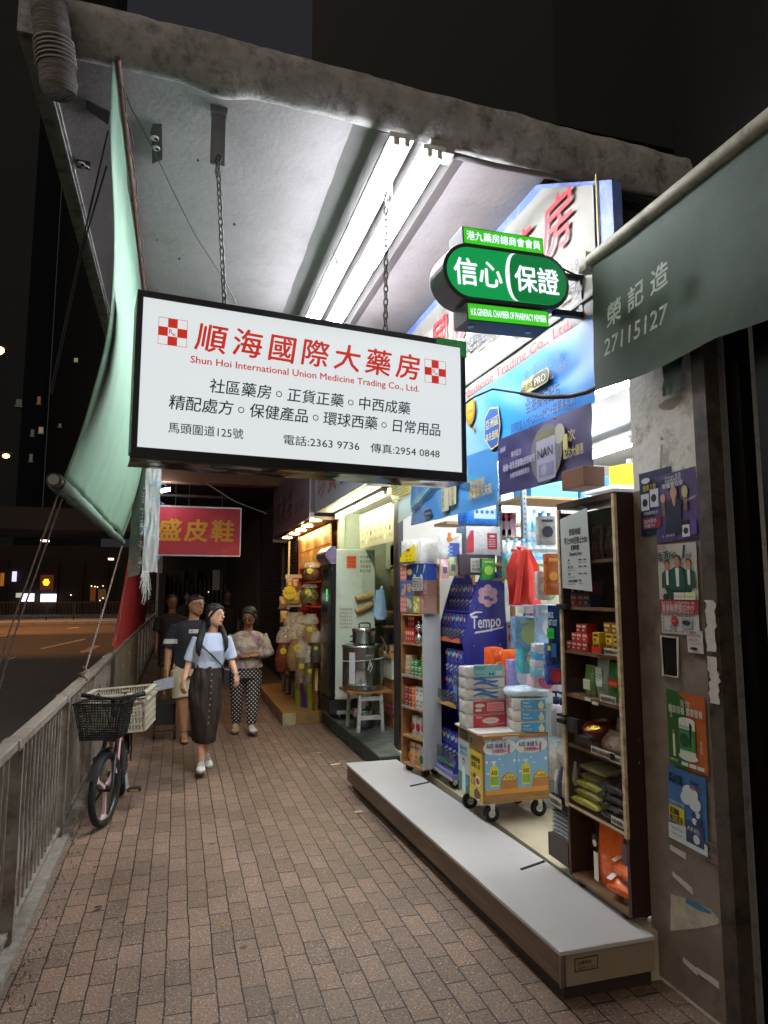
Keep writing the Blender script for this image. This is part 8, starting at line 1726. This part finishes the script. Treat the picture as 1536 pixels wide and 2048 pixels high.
def face_parts(t, c, s, R3, glasses=False, lip='#a8554c', brow='#1c1512'):
    q = MB()
    for sx in (-1, 1):
        q = MB(); o = c + R3 @ (V(sx * .155, -.368, .03) * s)
        q.loft([[o + R3 @ (V(.068 * math.cos(a) * math.sqrt(max(0, 1 - k * k)), .05 * k * -1 - .012, .034 * math.sin(a) * math.sqrt(max(0, 1 - k * k))) * s) for a in [2 * PI * j / 10 for j in range(10)]] for k in (-.6, 0, .5, .85, .99)]); e = q.build('eye', paint('#d8d0c8', .25), t)
        q = MB(); o2 = o + R3 @ (V(.012, -.058, 0) * s); q.loft([[o2 + R3 @ (V(.030 * r * math.cos(a), -.008 * (1 - r), .032 * r * math.sin(a)) * s) for a in [2 * PI * j / 10 for j in range(10)]] for r in (1, .5, .05)]); q.build('iris', paint('#120c0a', .15), e)
        q = MB(); q.tube([o + R3 @ (V(-.075 * 1, -.055, .042) * s), o + R3 @ (V(0, -.07, .058) * s), o + R3 @ (V(.075, -.05, .04) * s)], .008 * s, 5); q.build('eyelash', paint('#0e0a09'), t)
        q = MB(); q.tube([c + R3 @ (V(sx * .06, -.44, .125) * s), c + R3 @ (V(sx * .16, -.43, .155) * s), c + R3 @ (V(sx * .25, -.375, .13) * s)], [.010 * s, .017 * s, .007 * s], 6); q.build('eyebrow', paint(brow, .7), t)
    q = MB(); q.tube([c + R3 @ (V(-.105, -.408, -.27) * s), c + R3 @ (V(-.03, -.455, -.252) * s), c + R3 @ (V(.03, -.455, -.252) * s), c + R3 @ (V(.105, -.408, -.27) * s)], [.008 * s, .02 * s, .02 * s, .008 * s], 7)
    q.tube([c + R3 @ (V(-.09, -.41, -.283) * s), c + R3 @ (V(0, -.452, -.30) * s), c + R3 @ (V(.09, -.41, -.283) * s)], [.008 * s, .024 * s, .008 * s], 7); q.build('lips', paint(lip, .4), t)
    if glasses:
        q = MB()
        for sx in (-1, 1):
            o = c + R3 @ (V(sx * .165, -.47, .02) * s); q.tube([o + R3 @ (V(.13 * math.cos(a), .01 * abs(math.cos(a)), .09 * math.sin(a)) * s) for a in [2 * PI * j / 18 for j in range(18)]], .011 * s, 6, closed=True)
            q.tube([o + R3 @ (V(sx * .125, .01, .03) * s), c + R3 @ (V(sx * .37, .02, .06) * s)], .010 * s, 6)
        q.tube([c + R3 @ (V(-.035, -.475, .04) * s), c + R3 @ (V(.035, -.475, .04) * s)], .010 * s, 6); q.build('glasses', paint('#141214', .3), t)
def hand(mb, wrist, dirn, palm_n, thumb_side, size=.17, curl=.5):
    """palm and five separate fingers from the wrist along dirn; palm_n is the way the palm faces"""
    d = V(*dirn).normalized(); n = V(*palm_n); n = (n - d * n.dot(d)).normalized(); a = d.cross(n) * thumb_side; w = V(*wrist)
    mb.loft([[w + d * (size * z) + a * (size * rx * math.cos(t)) + n * (size * ry * math.sin(t)) for t in [2 * PI * k / 12 for k in range(12)]] for z, rx, ry in ((-.06, .14, .11), (.08, .17, .10), (.25, .215, .09), (.42, .225, .085), (.50, .20, .07))])
    for i, (off, L) in enumerate(((.165, .43), (.058, .49), (-.052, .46), (-.155, .36))):
        p = w + d * (size * (.46 - .02 * abs(i - 1))) + a * (size * off); L *= size; c = curl * (1 + .12 * i)
        pts = [p]; dd = d
        for k, f in enumerate((.42, .32, .26)):
            ang = c * (.55 + .5 * k); dd = (dd * math.cos(ang) + n * math.sin(ang)).normalized(); pts.append(pts[-1] + dd * (L * f))
        mb.tube(pts, [size * .052, size * .05, size * .044, size * .034], 8)
    p = w + d * (size * .12) + a * (size * .16)
    mb.tube([p, p + (d * .5 + a * .75 + n * .25).normalized() * size * .2, p + (d * .5 + a * .75 + n * .25).normalized() * size * .2 + (d * .85 + a * .15 + n * .4).normalized() * size * .2], [size * .068, size * .058, size * .04], 8)
def shoe(t, heel, toe_dir, L=.25, col='#c9c8c2', sole='#8d8378', tilt=0.0, nm='shoe'):
    """low trainer: heel is the ankle point on the ground"""
    d = V(*toe_dir).normalized(); a = d.cross(V(0, 0, 1)).normalized(); up = a.cross(d)
    R3 = Matrix((a, d, up)).transposed() @ Matrix.Rotation(tilt, 3, 'X'); h = V(*heel)
    def sec(y, w, z0, z1): return [h + R3 @ V(w * math.cos(t_), y, (z0 + z1) / 2 + (z1 - z0) / 2 * math.sin(t_)) for t_ in [2 * PI * k / 16 for k in range(16)]]
    q = MB(); q.loft([sec(-.055, .012, .02, .05), sec(-.048, .03, .012, .085), sec(-.02, .037, .01, .095), sec(.03, .038, .01, .090), sec(.08, .040, .01, .075), sec(L * .55, .046, .01, .056), sec(L * .68, .044, .01, .046), sec(L * .76, .028, .012, .036), sec(L * .79, .010, .016, .028)]); o = q.build(nm, mat('shoe_' + col.strip('#'), col, .6, var=.08, bump=.1), t)
    q = MB(); q.loft([sec(-.058, .014, -.004, .014), sec(-.04, .038, -.008, .018), sec(.05, .042, -.008, .018), sec(L * .55, .050, -.008, .018), sec(L * .72, .038, -.006, .018), sec(L * .81, .012, -.002, .016)]); q.build('sole', mat('sole_' + sole.strip('#'), sole, .8), o)
    q = MB()
    for k in range(4): y = .05 + .022 * k; q.tube([h + R3 @ V(-.028, y, .078 - .006 * k), h + R3 @ V(0, y, .092 - .007 * k), h + R3 @ V(.028, y, .078 - .006 * k)], .004, 5)
    q.build('laces', paint('#b9b8b2'), o)
def loft_rings(mb, rings, n=24, yaw=0.0, pw=.9, amp=0.0, seed=0.0, freq=3):
    out = []
    for x, y, z, rx, ry in rings:
        r = oval((x, y, z), rx, ry, n, yaw=yaw, pw=pw)
        if amp: r = [p + V(amp * nz(k / n * 6.28 * freq, z * 6, seed) * (p.x - x) / max(rx, .01), amp * nz(k / n * 6.28 * freq, z * 6, seed) * (p.y - y) / max(ry, .01), 0) for k, p in enumerate(r)]
        out.append(r)
    mb.loft(out)
# ---- woman in the pale blue top and long brown skirt, walking toward the camera
w1 = thing('person', 'woman in pale blue T-shirt and long dark brown buttoned skirt walking with crossbody bag', 'person', (0, 0, 0))
SK1 = skin_mat('fair_skin', '#c9987c')
R3 = Matrix.Rotation(rad(48), 3, 'Z') @ Matrix.Rotation(rad(-3), 3, 'X'); HC = V(.065, -.01, 1.455); HS = .212
b = MB(); head(b, HC, HS, R3)
b.tube([(.05, .02, 1.25), (.055, .012, 1.30), (.06, .005, 1.38)], [.062, .05, .05], 14)
loft_rings(b, [(.045, .02, 1.28, .07, .05), (.045, .02, 1.24, .165, .085), (.04, .02, 1.12, .15, .10), (.02, .02, .98, .125, .09), (.01, .02, .86, .15, .105), (.0, .02, .78, .15, .10)])
limb(b, [(-.115, .02, 1.225), (-.165, .03, 1.03), (-.225, -.05, .855)], [.048, .038, .026]); hand(b, (-.228, -.055, .845), (-.12, -.15, -1), (.6, .5, 0), -1, .155, .75)
limb(b, [(.205, .02, 1.225), (.245, .05, 1.03), (.285, -.06, .895)], [.048, .038, .026]); hand(b, (.288, -.065, .885), (.15, -.25, -1), (-.5, .6, 0), 1, .155, .8)
limb(b, [(-.06, .02, .80), (-.045, -.03, .45), (-.035, -.075, .10)], [.08, .055, .034]); limb(b, [(.07, .03, .80), (.06, .12, .46), (.045, .29, .12)], [.08, .052, .034])
limb(b, [(-.035, -.075, .10), (-.035, -.13, .035)], [.034, .028]); limb(b, [(.045, .29, .12), (.045, .22, .03)], [.034, .028])
fuse(b, 'body', SK1, w1, .006, 3)
face_parts(w1, HC, HS, R3, lip='#b5544e')
shoe(w1, (-.035, -.085, .012), (-.12, -1, .0), .235, tilt=.16); shoe(w1, (.045, .27, .012), (.1, -1, 0), .235, tilt=-.10)
b = MB(); loft_rings(b, [(.048, .018, 1.285, .075, .06), (.045, .02, 1.262, .135, .085), (.045, .02, 1.22, .178, .100), (.042, .005, 1.12, .165, .125), (.032, .018, 1.02, .142, .112), (.02, .02, .965, .140, .112), (.018, .02, .952, .138, .11)], amp=.012, seed=2)
limb(b, [(-.095, .02, 1.235), (-.145, .025, 1.10), (-.168, .03, 1.02)], [.060, .064, .068]); limb(b, [(.185, .02, 1.235), (.228, .035, 1.11), (.25, .04, 1.035)], [.060, .064, .068])
fuse(b, 'top', mat('pale_blue_cotton', '#bac7dd', .8, var=.08, scale=5, bump=.5, bscale=9), w1, .008, 3)
b = MB(); loft_rings(b, [(.018, .02, 1.0, .126, .10), (.015, .02, .96, .134, .108), (.005, .02, .86, .162, .125), (-.005, .02, .74, .168, .132), (.0, .02, .60, .158, .145), (.0, .03, .45, .138, .165), (.0, .05, .32, .118, .185), (-.0, .06, .265, .108, .19)], amp=.03, seed=5, freq=4)
fuse(b, 'skirt', mat('dark_brown_skirt', '#20150e', .8, var=.15, scale=8, bump=.5, bscale=10), w1, .008, 2)
q = MB()
for k in range(10): z = .955 - .055 * k; q.lathe([(.001, .0), (.009, .0), (.009, .004), (.001, .005)], n=10) if False else q.disc((.045 - .003 * k, z), .0085, cam_face(0, -.083 - .034 * min(1, k * .3) - .002 * k + (.012 if k > 6 else 0), 0), .012, 10)
q.build('button', paint('#8d7860', .35), w1)
HAIR = mat('black_hair', '#080606', .5, var=.35, scale=10, stretch=(14, 14, 1), bump=.5, bscale=40)
b = MB(); A = lambda *p: HC + R3 @ (V(*p) * HS)
b.loft([[A(rx * math.cos(a), oy + ry * math.sin(a), z) for a in [2 * PI * k / 22 for k in range(22)]] for z, rx, ry, oy in ((.13, .375, .33, .15), (.24, .385, .40, .085), (.36, .355, .425, .045), (.47, .26, .31, .04), (.535, .11, .14, .03))])
b.loft([[A(rx * math.cos(a), oy + ry * math.sin(a), z) for a in [2 * PI * k / 18 for k in range(18)]] for z, rx, ry, oy in ((-.62, .24, .12, .30), (-.40, .30, .19, .25), (-.1, .36, .26, .20), (.15, .385, .33, .15), (.3, .37, .36, .10))])
for sx in (-1, 1): b.tube([A(sx * .26, -.33, .30), A(sx * .36, -.16, .12), A(sx * .36, .08, -.12), A(sx * .30, .16, -.42)], [.05 * HS, .06 * HS, .06 * HS, .10 * HS], 10)
b.tube([A(-.33, -.20, .16), A(-.24, -.33, .27), A(-.05, -.38, .34), A(.14, -.375, .31), A(.29, -.27, .20)], [.05 * HS, .06 * HS, .07 * HS, .06 * HS, .045 * HS], 10)
b.tube([(-.02, .05, 1.40), (-.06, -.02, 1.30), (-.09, -.09, 1.20), (-.10, -.105, 1.12), (-.085, -.10, 1.07)], [.034, .036, .035, .027, .008], 12)
b.tube([(.12, .03, 1.37), (.155, -.02, 1.29), (.175, -.085, 1.22), (.18, -.10, 1.15), (.165, -.105, 1.10)], [.026, .027, .026, .02, .006], 12)
fuse(b, 'hair', HAIR, w1, .007, 2)
q = MB(); q.tube([(-.10, -.075, 1.215), (-.03, -.11, 1.14), (.05, -.112, 1.07), (.14, -.085, .98), (.175, -.04, .93)], .007, 6); q.tube([(-.10, -.075, 1.215), (-.09, .02, 1.275), (-.02, .10, 1.2)], .007, 6); o = q.build('bag_strap', paint('#15151a'), w1)
q = MB(); q.box(.16, .235, -.045, .06, .80, .945); o2 = q.build('bag', paint('#1a1a1e', .4), w1, bev=.015)
q = MB(); q.tube([V(.285, -.055, .905) + V(.033 * math.cos(a), .033 * math.sin(a), .0) for a in [2 * PI * k / 14 for k in range(14)]], .004, 5, closed=True); q.build('bracelet', paint('#c9bfa8', .3), w1)
p = wp(408, 1547, z=0); place(w1, (p.x + .0, p.y + .08, .004), rad(3), sc=(.92, .985, .985))
# ---- woman in the tie-dye top and polka-dot trousers
w2 = thing('person', 'woman with glasses in tie-dye top and black polka-dot trousers looking at her hands', 'person', (0, 0, 0))
SK2 = skin_mat('brown_skin', '#7d5238')
R3 = Matrix.Rotation(rad(-16), 3, 'Z') @ Matrix.Rotation(rad(20), 3, 'X'); HC = V(.025, -.035, 1.385); HS = .215
b = MB(); head(b, HC, HS, R3)
b.tube([(.02, .03, 1.18), (.022, .02, 1.24), (.024, .0, 1.32)], [.07, .055, .052], 14)
loft_rings(b, [(.02, .03, 1.20, .08, .06), (.02, .03, 1.16, .18, .095), (.0, .03, 1.0, .17, .12), (.0, .03, .85, .165, .12), (.0, .03, .74, .17, .12)])
limb(b, [(-.155, .03, 1.14), (-.215, .02, .93), (-.07, -.155, .915)], [.055, .045, .028]); hand(b, (-.06, -.16, .915), (1, -.15, .1), (0, .6, -.6), 1, .15, .8)
limb(b, [(.20, .03, 1.14), (.275, .02, .93), (.12, -.155, .925)], [.055, .045, .028]); hand(b, (.11, -.16, .925), (-1, -.12, .1), (0, .6, -.6), -1, .15, .8)
limb(b, [(-.09, .03, .76), (-.085, .05, .42), (-.095, .10, .08)], [.10, .065, .04]); limb(b, [(.09, .03, .76), (.085, -.02, .42), (.075, -.08, .08)], [.10, .065, .04])
fuse(b, 'body', SK2, w2, .0065, 3)
face_parts(w2, HC, HS, R3, glasses=True, lip='#6a3430')
shoe(w2, (-.095, .09, .012), (-.1, -1, 0), .235, '#a08560', '#6a5a48'); shoe(w2, (.075, -.09, .016), (.12, -1, 0), .24, '#bdb8ae', '#6a6058', tilt=.12)
TD = bpy.data.materials.new('tie_dye_cotton'); TD.use_nodes = True
nt = TD.node_tree; bb_ = nt.nodes['Principled BSDF']; bb_.inputs['Roughness'].default_value = .8
tc = nt.nodes.new('ShaderNodeTexCoord'); n1 = nt.nodes.new('ShaderNodeTexNoise'); n1.inputs['Scale'].default_value = 6; n1.inputs['Detail'].default_value = 5; n1.inputs['Distortion'].default_value = 1.2
nt.links.new(tc.outputs['Object'], n1.inputs['Vector']); cr_ = nt.nodes.new('ShaderNodeValToRGB'); e_ = cr_.color_ramp.elements
e_[0].position = .30; e_[0].color = (*lin('#5d4a50'), 1); e_[1].position = .72; e_[1].color = (*lin('#6a5a66'), 1)
for ps, cc in ((.43, '#8a6a6e'), (.52, '#a8a080'), (.60, '#8f7a80')): ne = e_.new(ps); ne.color = (*lin(cc), 1)
nt.links.new(n1.outputs['Fac'], cr_.inputs['Fac']); nt.links.new(cr_.outputs['Color'], bb_.inputs['Base Color'])
b = MB(); loft_rings(b, [(.02, .028, 1.205, .085, .07), (.02, .03, 1.185, .15, .095), (.02, .03, 1.15, .195, .112), (.008, .005, 1.02, .188, .145), (.0, .02, .90, .185, .14), (.0, .02, .80, .20, .15), (.0, .02, .765, .205, .152)], amp=.02, seed=9)
limb(b, [(-.145, .03, 1.15), (-.222, .02, .935), (-.095, -.14, .918)], [.068, .062, .043]); limb(b, [(.19, .03, 1.15), (.285, .02, .935), (.145, -.14, .928)], [.068, .062, .043])
fuse(b, 'top', TD, w2, .0085, 3)
PD = bpy.data.materials.new('polka_dot_cotton'); PD.use_nodes = True
nt = PD.node_tree; bb_ = nt.nodes['Principled BSDF']; bb_.inputs['Roughness'].default_value = .75
tc = nt.nodes.new('ShaderNodeTexCoord'); mp = nt.nodes.new('ShaderNodeMapping'); mp.vector_type = 'POINT'; mp.inputs['Rotation'].default_value = (0, rad(45), 0); mp.inputs['Scale'].default_value = (30, 0.0, 30)
nt.links.new(tc.outputs['Object'], mp.inputs['Vector']); vo = nt.nodes.new('ShaderNodeTexVoronoi'); vo.inputs['Scale'].default_value = 1; vo.inputs['Randomness'].default_value = 0.0
nt.links.new(mp.outputs[0], vo.inputs['Vector']); cr_ = nt.nodes.new('ShaderNodeValToRGB'); cr_.color_ramp.interpolation = 'CONSTANT'; cr_.color_ramp.elements[0].color = (*lin('#c4beb2'), 1); cr_.color_ramp.elements[1].color = (*lin('#101014'), 1); cr_.color_ramp.elements[1].position = .25
nt.links.new(vo.outputs['Distance'], cr_.inputs['Fac']); nt.links.new(cr_.outputs['Color'], bb_.inputs['Base Color'])
b = MB(); loft_rings(b, [(.0, .03, .80, .185, .135), (.0, .03, .70, .20, .145), (.0, .03, .64, .195, .14)])
limb(b, [(-.10, .03, .70), (-.09, .05, .42), (-.095, .09, .115)], [.105, .082, .055]); limb(b, [(.10, .03, .70), (.09, -.02, .42), (.078, -.075, .115)], [.105, .082, .055])
fuse(b, 'trousers', PD, w2, .009, 3)
b = MB(); A = lambda *p: HC + R3 @ (V(*p) * HS)
b.loft([[A(rx * math.cos(a), oy + ry * math.sin(a), z) for a in [2 * PI * k / 22 for k in range(22)]] for z, rx, ry, oy in ((-.25, .38, .26, .20), (.0, .40, .30, .18), (.2, .405, .36, .125), (.32, .385, .43, .06), (.43, .33, .40, .04), (.53, .14, .17, .04))])
for sx in (-1, 1): b.tube([A(0, -.35, .41), A(sx * .2, -.33, .31), A(sx * .33, -.17, .13), A(sx * .37, 0, -.1)], [.05 * HS, .06 * HS, .06 * HS, .06 * HS], 10)
b.tube([A(.28, .2, -.1), A(.36, .25, -.35), A(.34, .3, -.6)], [.14 * HS, .13 * HS, .05 * HS], 10)
fuse(b, 'hair', HAIR, w2, .0075, 2)
q = MB(); q.lathe([(.05, 0), (.06, .02), (.055, .05), (.03, .07), (.02, .09)], n=14); o = q.build('handbag', paint('#1c1618', .4), w2); o.matrix_basis = Matrix.Translation((-.27, .06, .60)) @ Matrix.Scale(2.2, 4)
p = wp(490, 1470, z=0); place(w2, (p.x, p.y + .12, .004), rad(-2), sc=.985)
# ---- man in the navy T-shirt and khaki shorts
mn_ = thing('person', 'man with glasses in navy T-shirt and khaki shorts walking behind the blue-top woman', 'person', (0, 0, 0))
SK3 = skin_mat('tan_skin', '#9a6e50')
R3 = Matrix.Rotation(rad(34), 3, 'Z'); HC = V(.085, -.01, 1.52); HS = .225
b = MB(); head(b, HC, HS, R3)
b.tube([(.06, .02, 1.32), (.065, .015, 1.37), (.075, .005, 1.45)], [.075, .06, .06], 14)
loft_rings(b, [(.06, .02, 1.33, .08, .06), (.06, .02, 1.29, .20, .10), (.05, .02, 1.12, .18, .12), (.03, .02, .95, .155, .11), (.02, .02, .82, .165, .115)])
limb(b, [(-.13, .02, 1.27), (-.20, .04, 1.01), (-.215, -.03, .78)], [.058, .046, .032]); hand(b, (-.216, -.035, .77), (-.1, -.12, -1), (.7, .4, 0), -1, .175, .7)
limb(b, [(.25, .02, 1.27), (.31, .05, 1.01), (.31, -.02, .78)], [.058, .046, .032]); hand(b, (.31, -.025, .77), (.1, -.12, -1), (-.7, .4, 0), 1, .175, .6)
limb(b, [(-.07, .02, .82), (-.04, -.02, .46), (-.01, -.05, .10)], [.095, .066, .040]); limb(b, [(.11, .03, .82), (.13, .12, .47), (.12, .30, .11)], [.095, .064, .040])
for x, y in ((-.01, -.05), (.12, .30)):
    limb(b, [(x, y + .02, .07), (x, y - .06, .045), (x, y - .15, .028)], [.040, .040, .034])
    for k in range(5): b.tube([(x - .03 + .015 * k, y - .155, .028), (x - .032 + .016 * k, y - .195 + .006 * abs(k - 1), .022)], [.012, .009], 6)
fuse(b, 'body', SK3, mn_, .0065, 3)
face_parts(mn_, HC, HS, R3, glasses=True, lip='#8a5448')
for x, y in ((-.01, -.05), (.12, .30)):
    q = MB(); q.prism([(x + .045 * math.cos(a) * (1 + .12 * math.sin(a)), y - .075 + .135 * math.sin(a)) for a in [2 * PI * k / 18 for k in range(18)]], Matrix.Translation((0, 0, -.004)), .018); o = q.build('flip_flop', paint('#3a2a22', .6), mn_)
    q = MB(); q.tube([(x - .042, y - .06, .015), (x - .03, y - .10, .055), (x, y - .155, .05), (x + .03, y - .10, .055), (x + .042, y - .06, .015)], .008, 6); q.build('strap', paint('#4a3326', .5), o)
NAVY = mat('navy_cotton', '#171922', .85, var=.15, scale=6, bump=.4, bscale=9)
b = MB(); loft_rings(b, [(.062, .018, 1.345, .09, .07), (.06, .02, 1.32, .16, .10), (.06, .02, 1.28, .215, .118), (.05, .01, 1.12, .195, .14), (.04, .02, .96, .18, .13), (.03, .02, .84, .182, .132), (.03, .02, .80, .18, .13)], amp=.018, seed=13)
limb(b, [(-.12, .02, 1.285), (-.18, .035, 1.12), (-.20, .04, 1.04)], [.072, .075, .078]); limb(b, [(.24, .02, 1.285), (.295, .04, 1.12), (.31, .045, 1.04)], [.072, .075, .078])
fuse(b, 'top', [NAVY, paint('#c4c3c0', .7)], mn_, .0085, 3, pick=lambda c: 1 if (1.085 < c.z < 1.135 and (c.x < -.115)) else 0)
M_ = frame((.02, -.135, 1.20), (1, .1, 0), (0, 0, 1)); q = MB(); q.rect(-.02, 0, .11, .045, M_, .004, 0); q.text('VI', -.005, .008, .035, M_, 1, lift=.006, bold=.02); q.build('chest_print', [paint('#bdbcb8', .7), paint('#15161c')], mn_)
b = MB(); loft_rings(b, [(.02, .02, .86, .17, .12), (.02, .02, .78, .18, .13), (.02, .02, .72, .18, .13)])
limb(b, [(-.075, .02, .78), (-.055, -.0, .58), (-.045, -.02, .47)], [.11, .105, .105]); limb(b, [(.115, .03, .78), (.13, .08, .58), (.13, .12, .48)], [.11, .105, .105])
fuse(b, 'shorts', mat('khaki_cotton', '#b3a88c', .85, var=.1, scale=7, bump=.4, bscale=9), mn_, .009, 3)
b = MB(); A = lambda *p: HC + R3 @ (V(*p) * HS)
b.loft([[A(rx * math.cos(a), oy + ry * math.sin(a), z) for a in [2 * PI * k / 22 for k in range(22)]] for z, rx, ry, oy in ((-.02, .345, .30, .16), (.16, .385, .36, .12), (.30, .385, .43, .055), (.42, .31, .37, .04), (.52, .14, .17, .03))])
b.tube([A(-.28, -.24, .31), A(-.1, -.36, .35), A(.12, -.36, .36), A(.28, -.24, .31)], .055 * HS, 10)
fuse(b, 'hair', HAIR, mn_, .0075, 2)
p = wp(372, 1482, z=0); place(mn_, (p.x - .02, p.y + .05, .004), rad(4), sc=.99)
t = thing('folded_papers', 'folded white papers held by the man in shorts', 'papers', (p.x - .25, p.y, .60)); t.location = (p.x - .27, p.y - .06, .575); t.rotation_euler = (rad(75), 0, rad(10))
q = MB(); q.grid(lambda u, v: (t.location.x - .10 + .22 * u, t.location.y - .005 + .01 * math.sin(u * 5), t.location.z - .02 + .12 * v + .05 * u), 6, 4); q.M = None
for ch in []: pass
t.rotation_euler = (0, 0, 0); q.build('sheet', mat('folded_white_paper', '#9fa8b4', .6, var=.3, scale=12), t)
# ---- dim passers-by farther down
DK = mat('dim_clothes', '#121113', .8, var=.2, scale=6); DKS = skin_mat('dim_skin', '#6a4a38')
def dim_person(px, py, label, hgt, cloth=DK, bare=True):
    t = thing('person', label, 'person', (0, 0, 0))
    b = MB(); R3 = Matrix.Rotation(rad(10), 3, 'Z'); head(b, V(0, 0, 1.53), .22, R3)
    b.tube([(0, .02, 1.3), (0, .01, 1.45)], [.065, .055], 12)
    loft_rings(b, [(0, .02, 1.33, .09, .07), (0, .02, 1.27, .19, .10), (0, .02, 1.0, .15, .11), (0, .02, .82, .17, .12)])
    for s in (-1, 1):
        limb(b, [(s * .185, .02, 1.26), (s * .22, .03, 1.0), (s * .215, -.06, .78)], [.05, .04, .028]); hand(b, (s * .215, -.065, .77), (0, -.1, -1), (-s, 0, 0), s, .16, .6)
        limb(b, [(s * .09, .02, .84), (s * .085, s * .06, .46), (s * .08, s * .14 + .03, .08)], [.09, .06, .038]); limb(b, [(s * .08, s * .14 + .03, .07), (s * .08, s * .14 - .13, .035)], [.042, .032])
    fuse(b, 'body', DKS, t, .010, 2)
    b = MB(); loft_rings(b, [(0, .02, 1.345, .08, .065), (0, .02, 1.29, .20, .115), (0, .02, 1.0, .175, .13), (0, .02, .80, .19, .135)])
    for s in (-1, 1): limb(b, [(s * .18, .02, 1.27), (s * .22, .03, 1.06)], [.07, .07])
    fuse(b, 'top', cloth, t, .012, 2)
    b = MB(); loft_rings(b, [(0, .02, .84, .185, .13), (0, .02, .72, .19, .135)])
    for s in (-1, 1): limb(b, [(s * .09, .02, .78), (s * .09, s * .06, .50 if bare else .14)], [.10, .09 if bare else .06])
    fuse(b, 'shorts' if bare else 'trousers', DK, t, .012, 2)
    b = MB(); b.loft([[V(rx * math.cos(a), oy + ry * math.sin(a), 1.53 + z * .22) for a in [2 * PI * k / 18 for k in range(18)]] for z, rx, ry, oy in ((-.35, .085, .055, .035), (0, .09, .08, .028), (.2, .09, .095, .012), (.4, .07, .085, .01), (.53, .03, .035, .01))])
    fuse(b, 'hair', HAIR, t, .012, 1)
    p = wp(px, py, z=0); place(t, (p.x, p.y, .004), 0, sc=hgt / 1.645)
    return t
dim_person(337, 1398, 'dim figure in black shirt and shorts half hidden behind the man in navy', 1.62)
dim_person(452, 1345, 'dim figure in black between the two women farther down the pavement', 1.70, bare=False)
dim_person(372, 1318, 'faint dark figure farthest down the pavement left of the others', 1.66, bare=False)
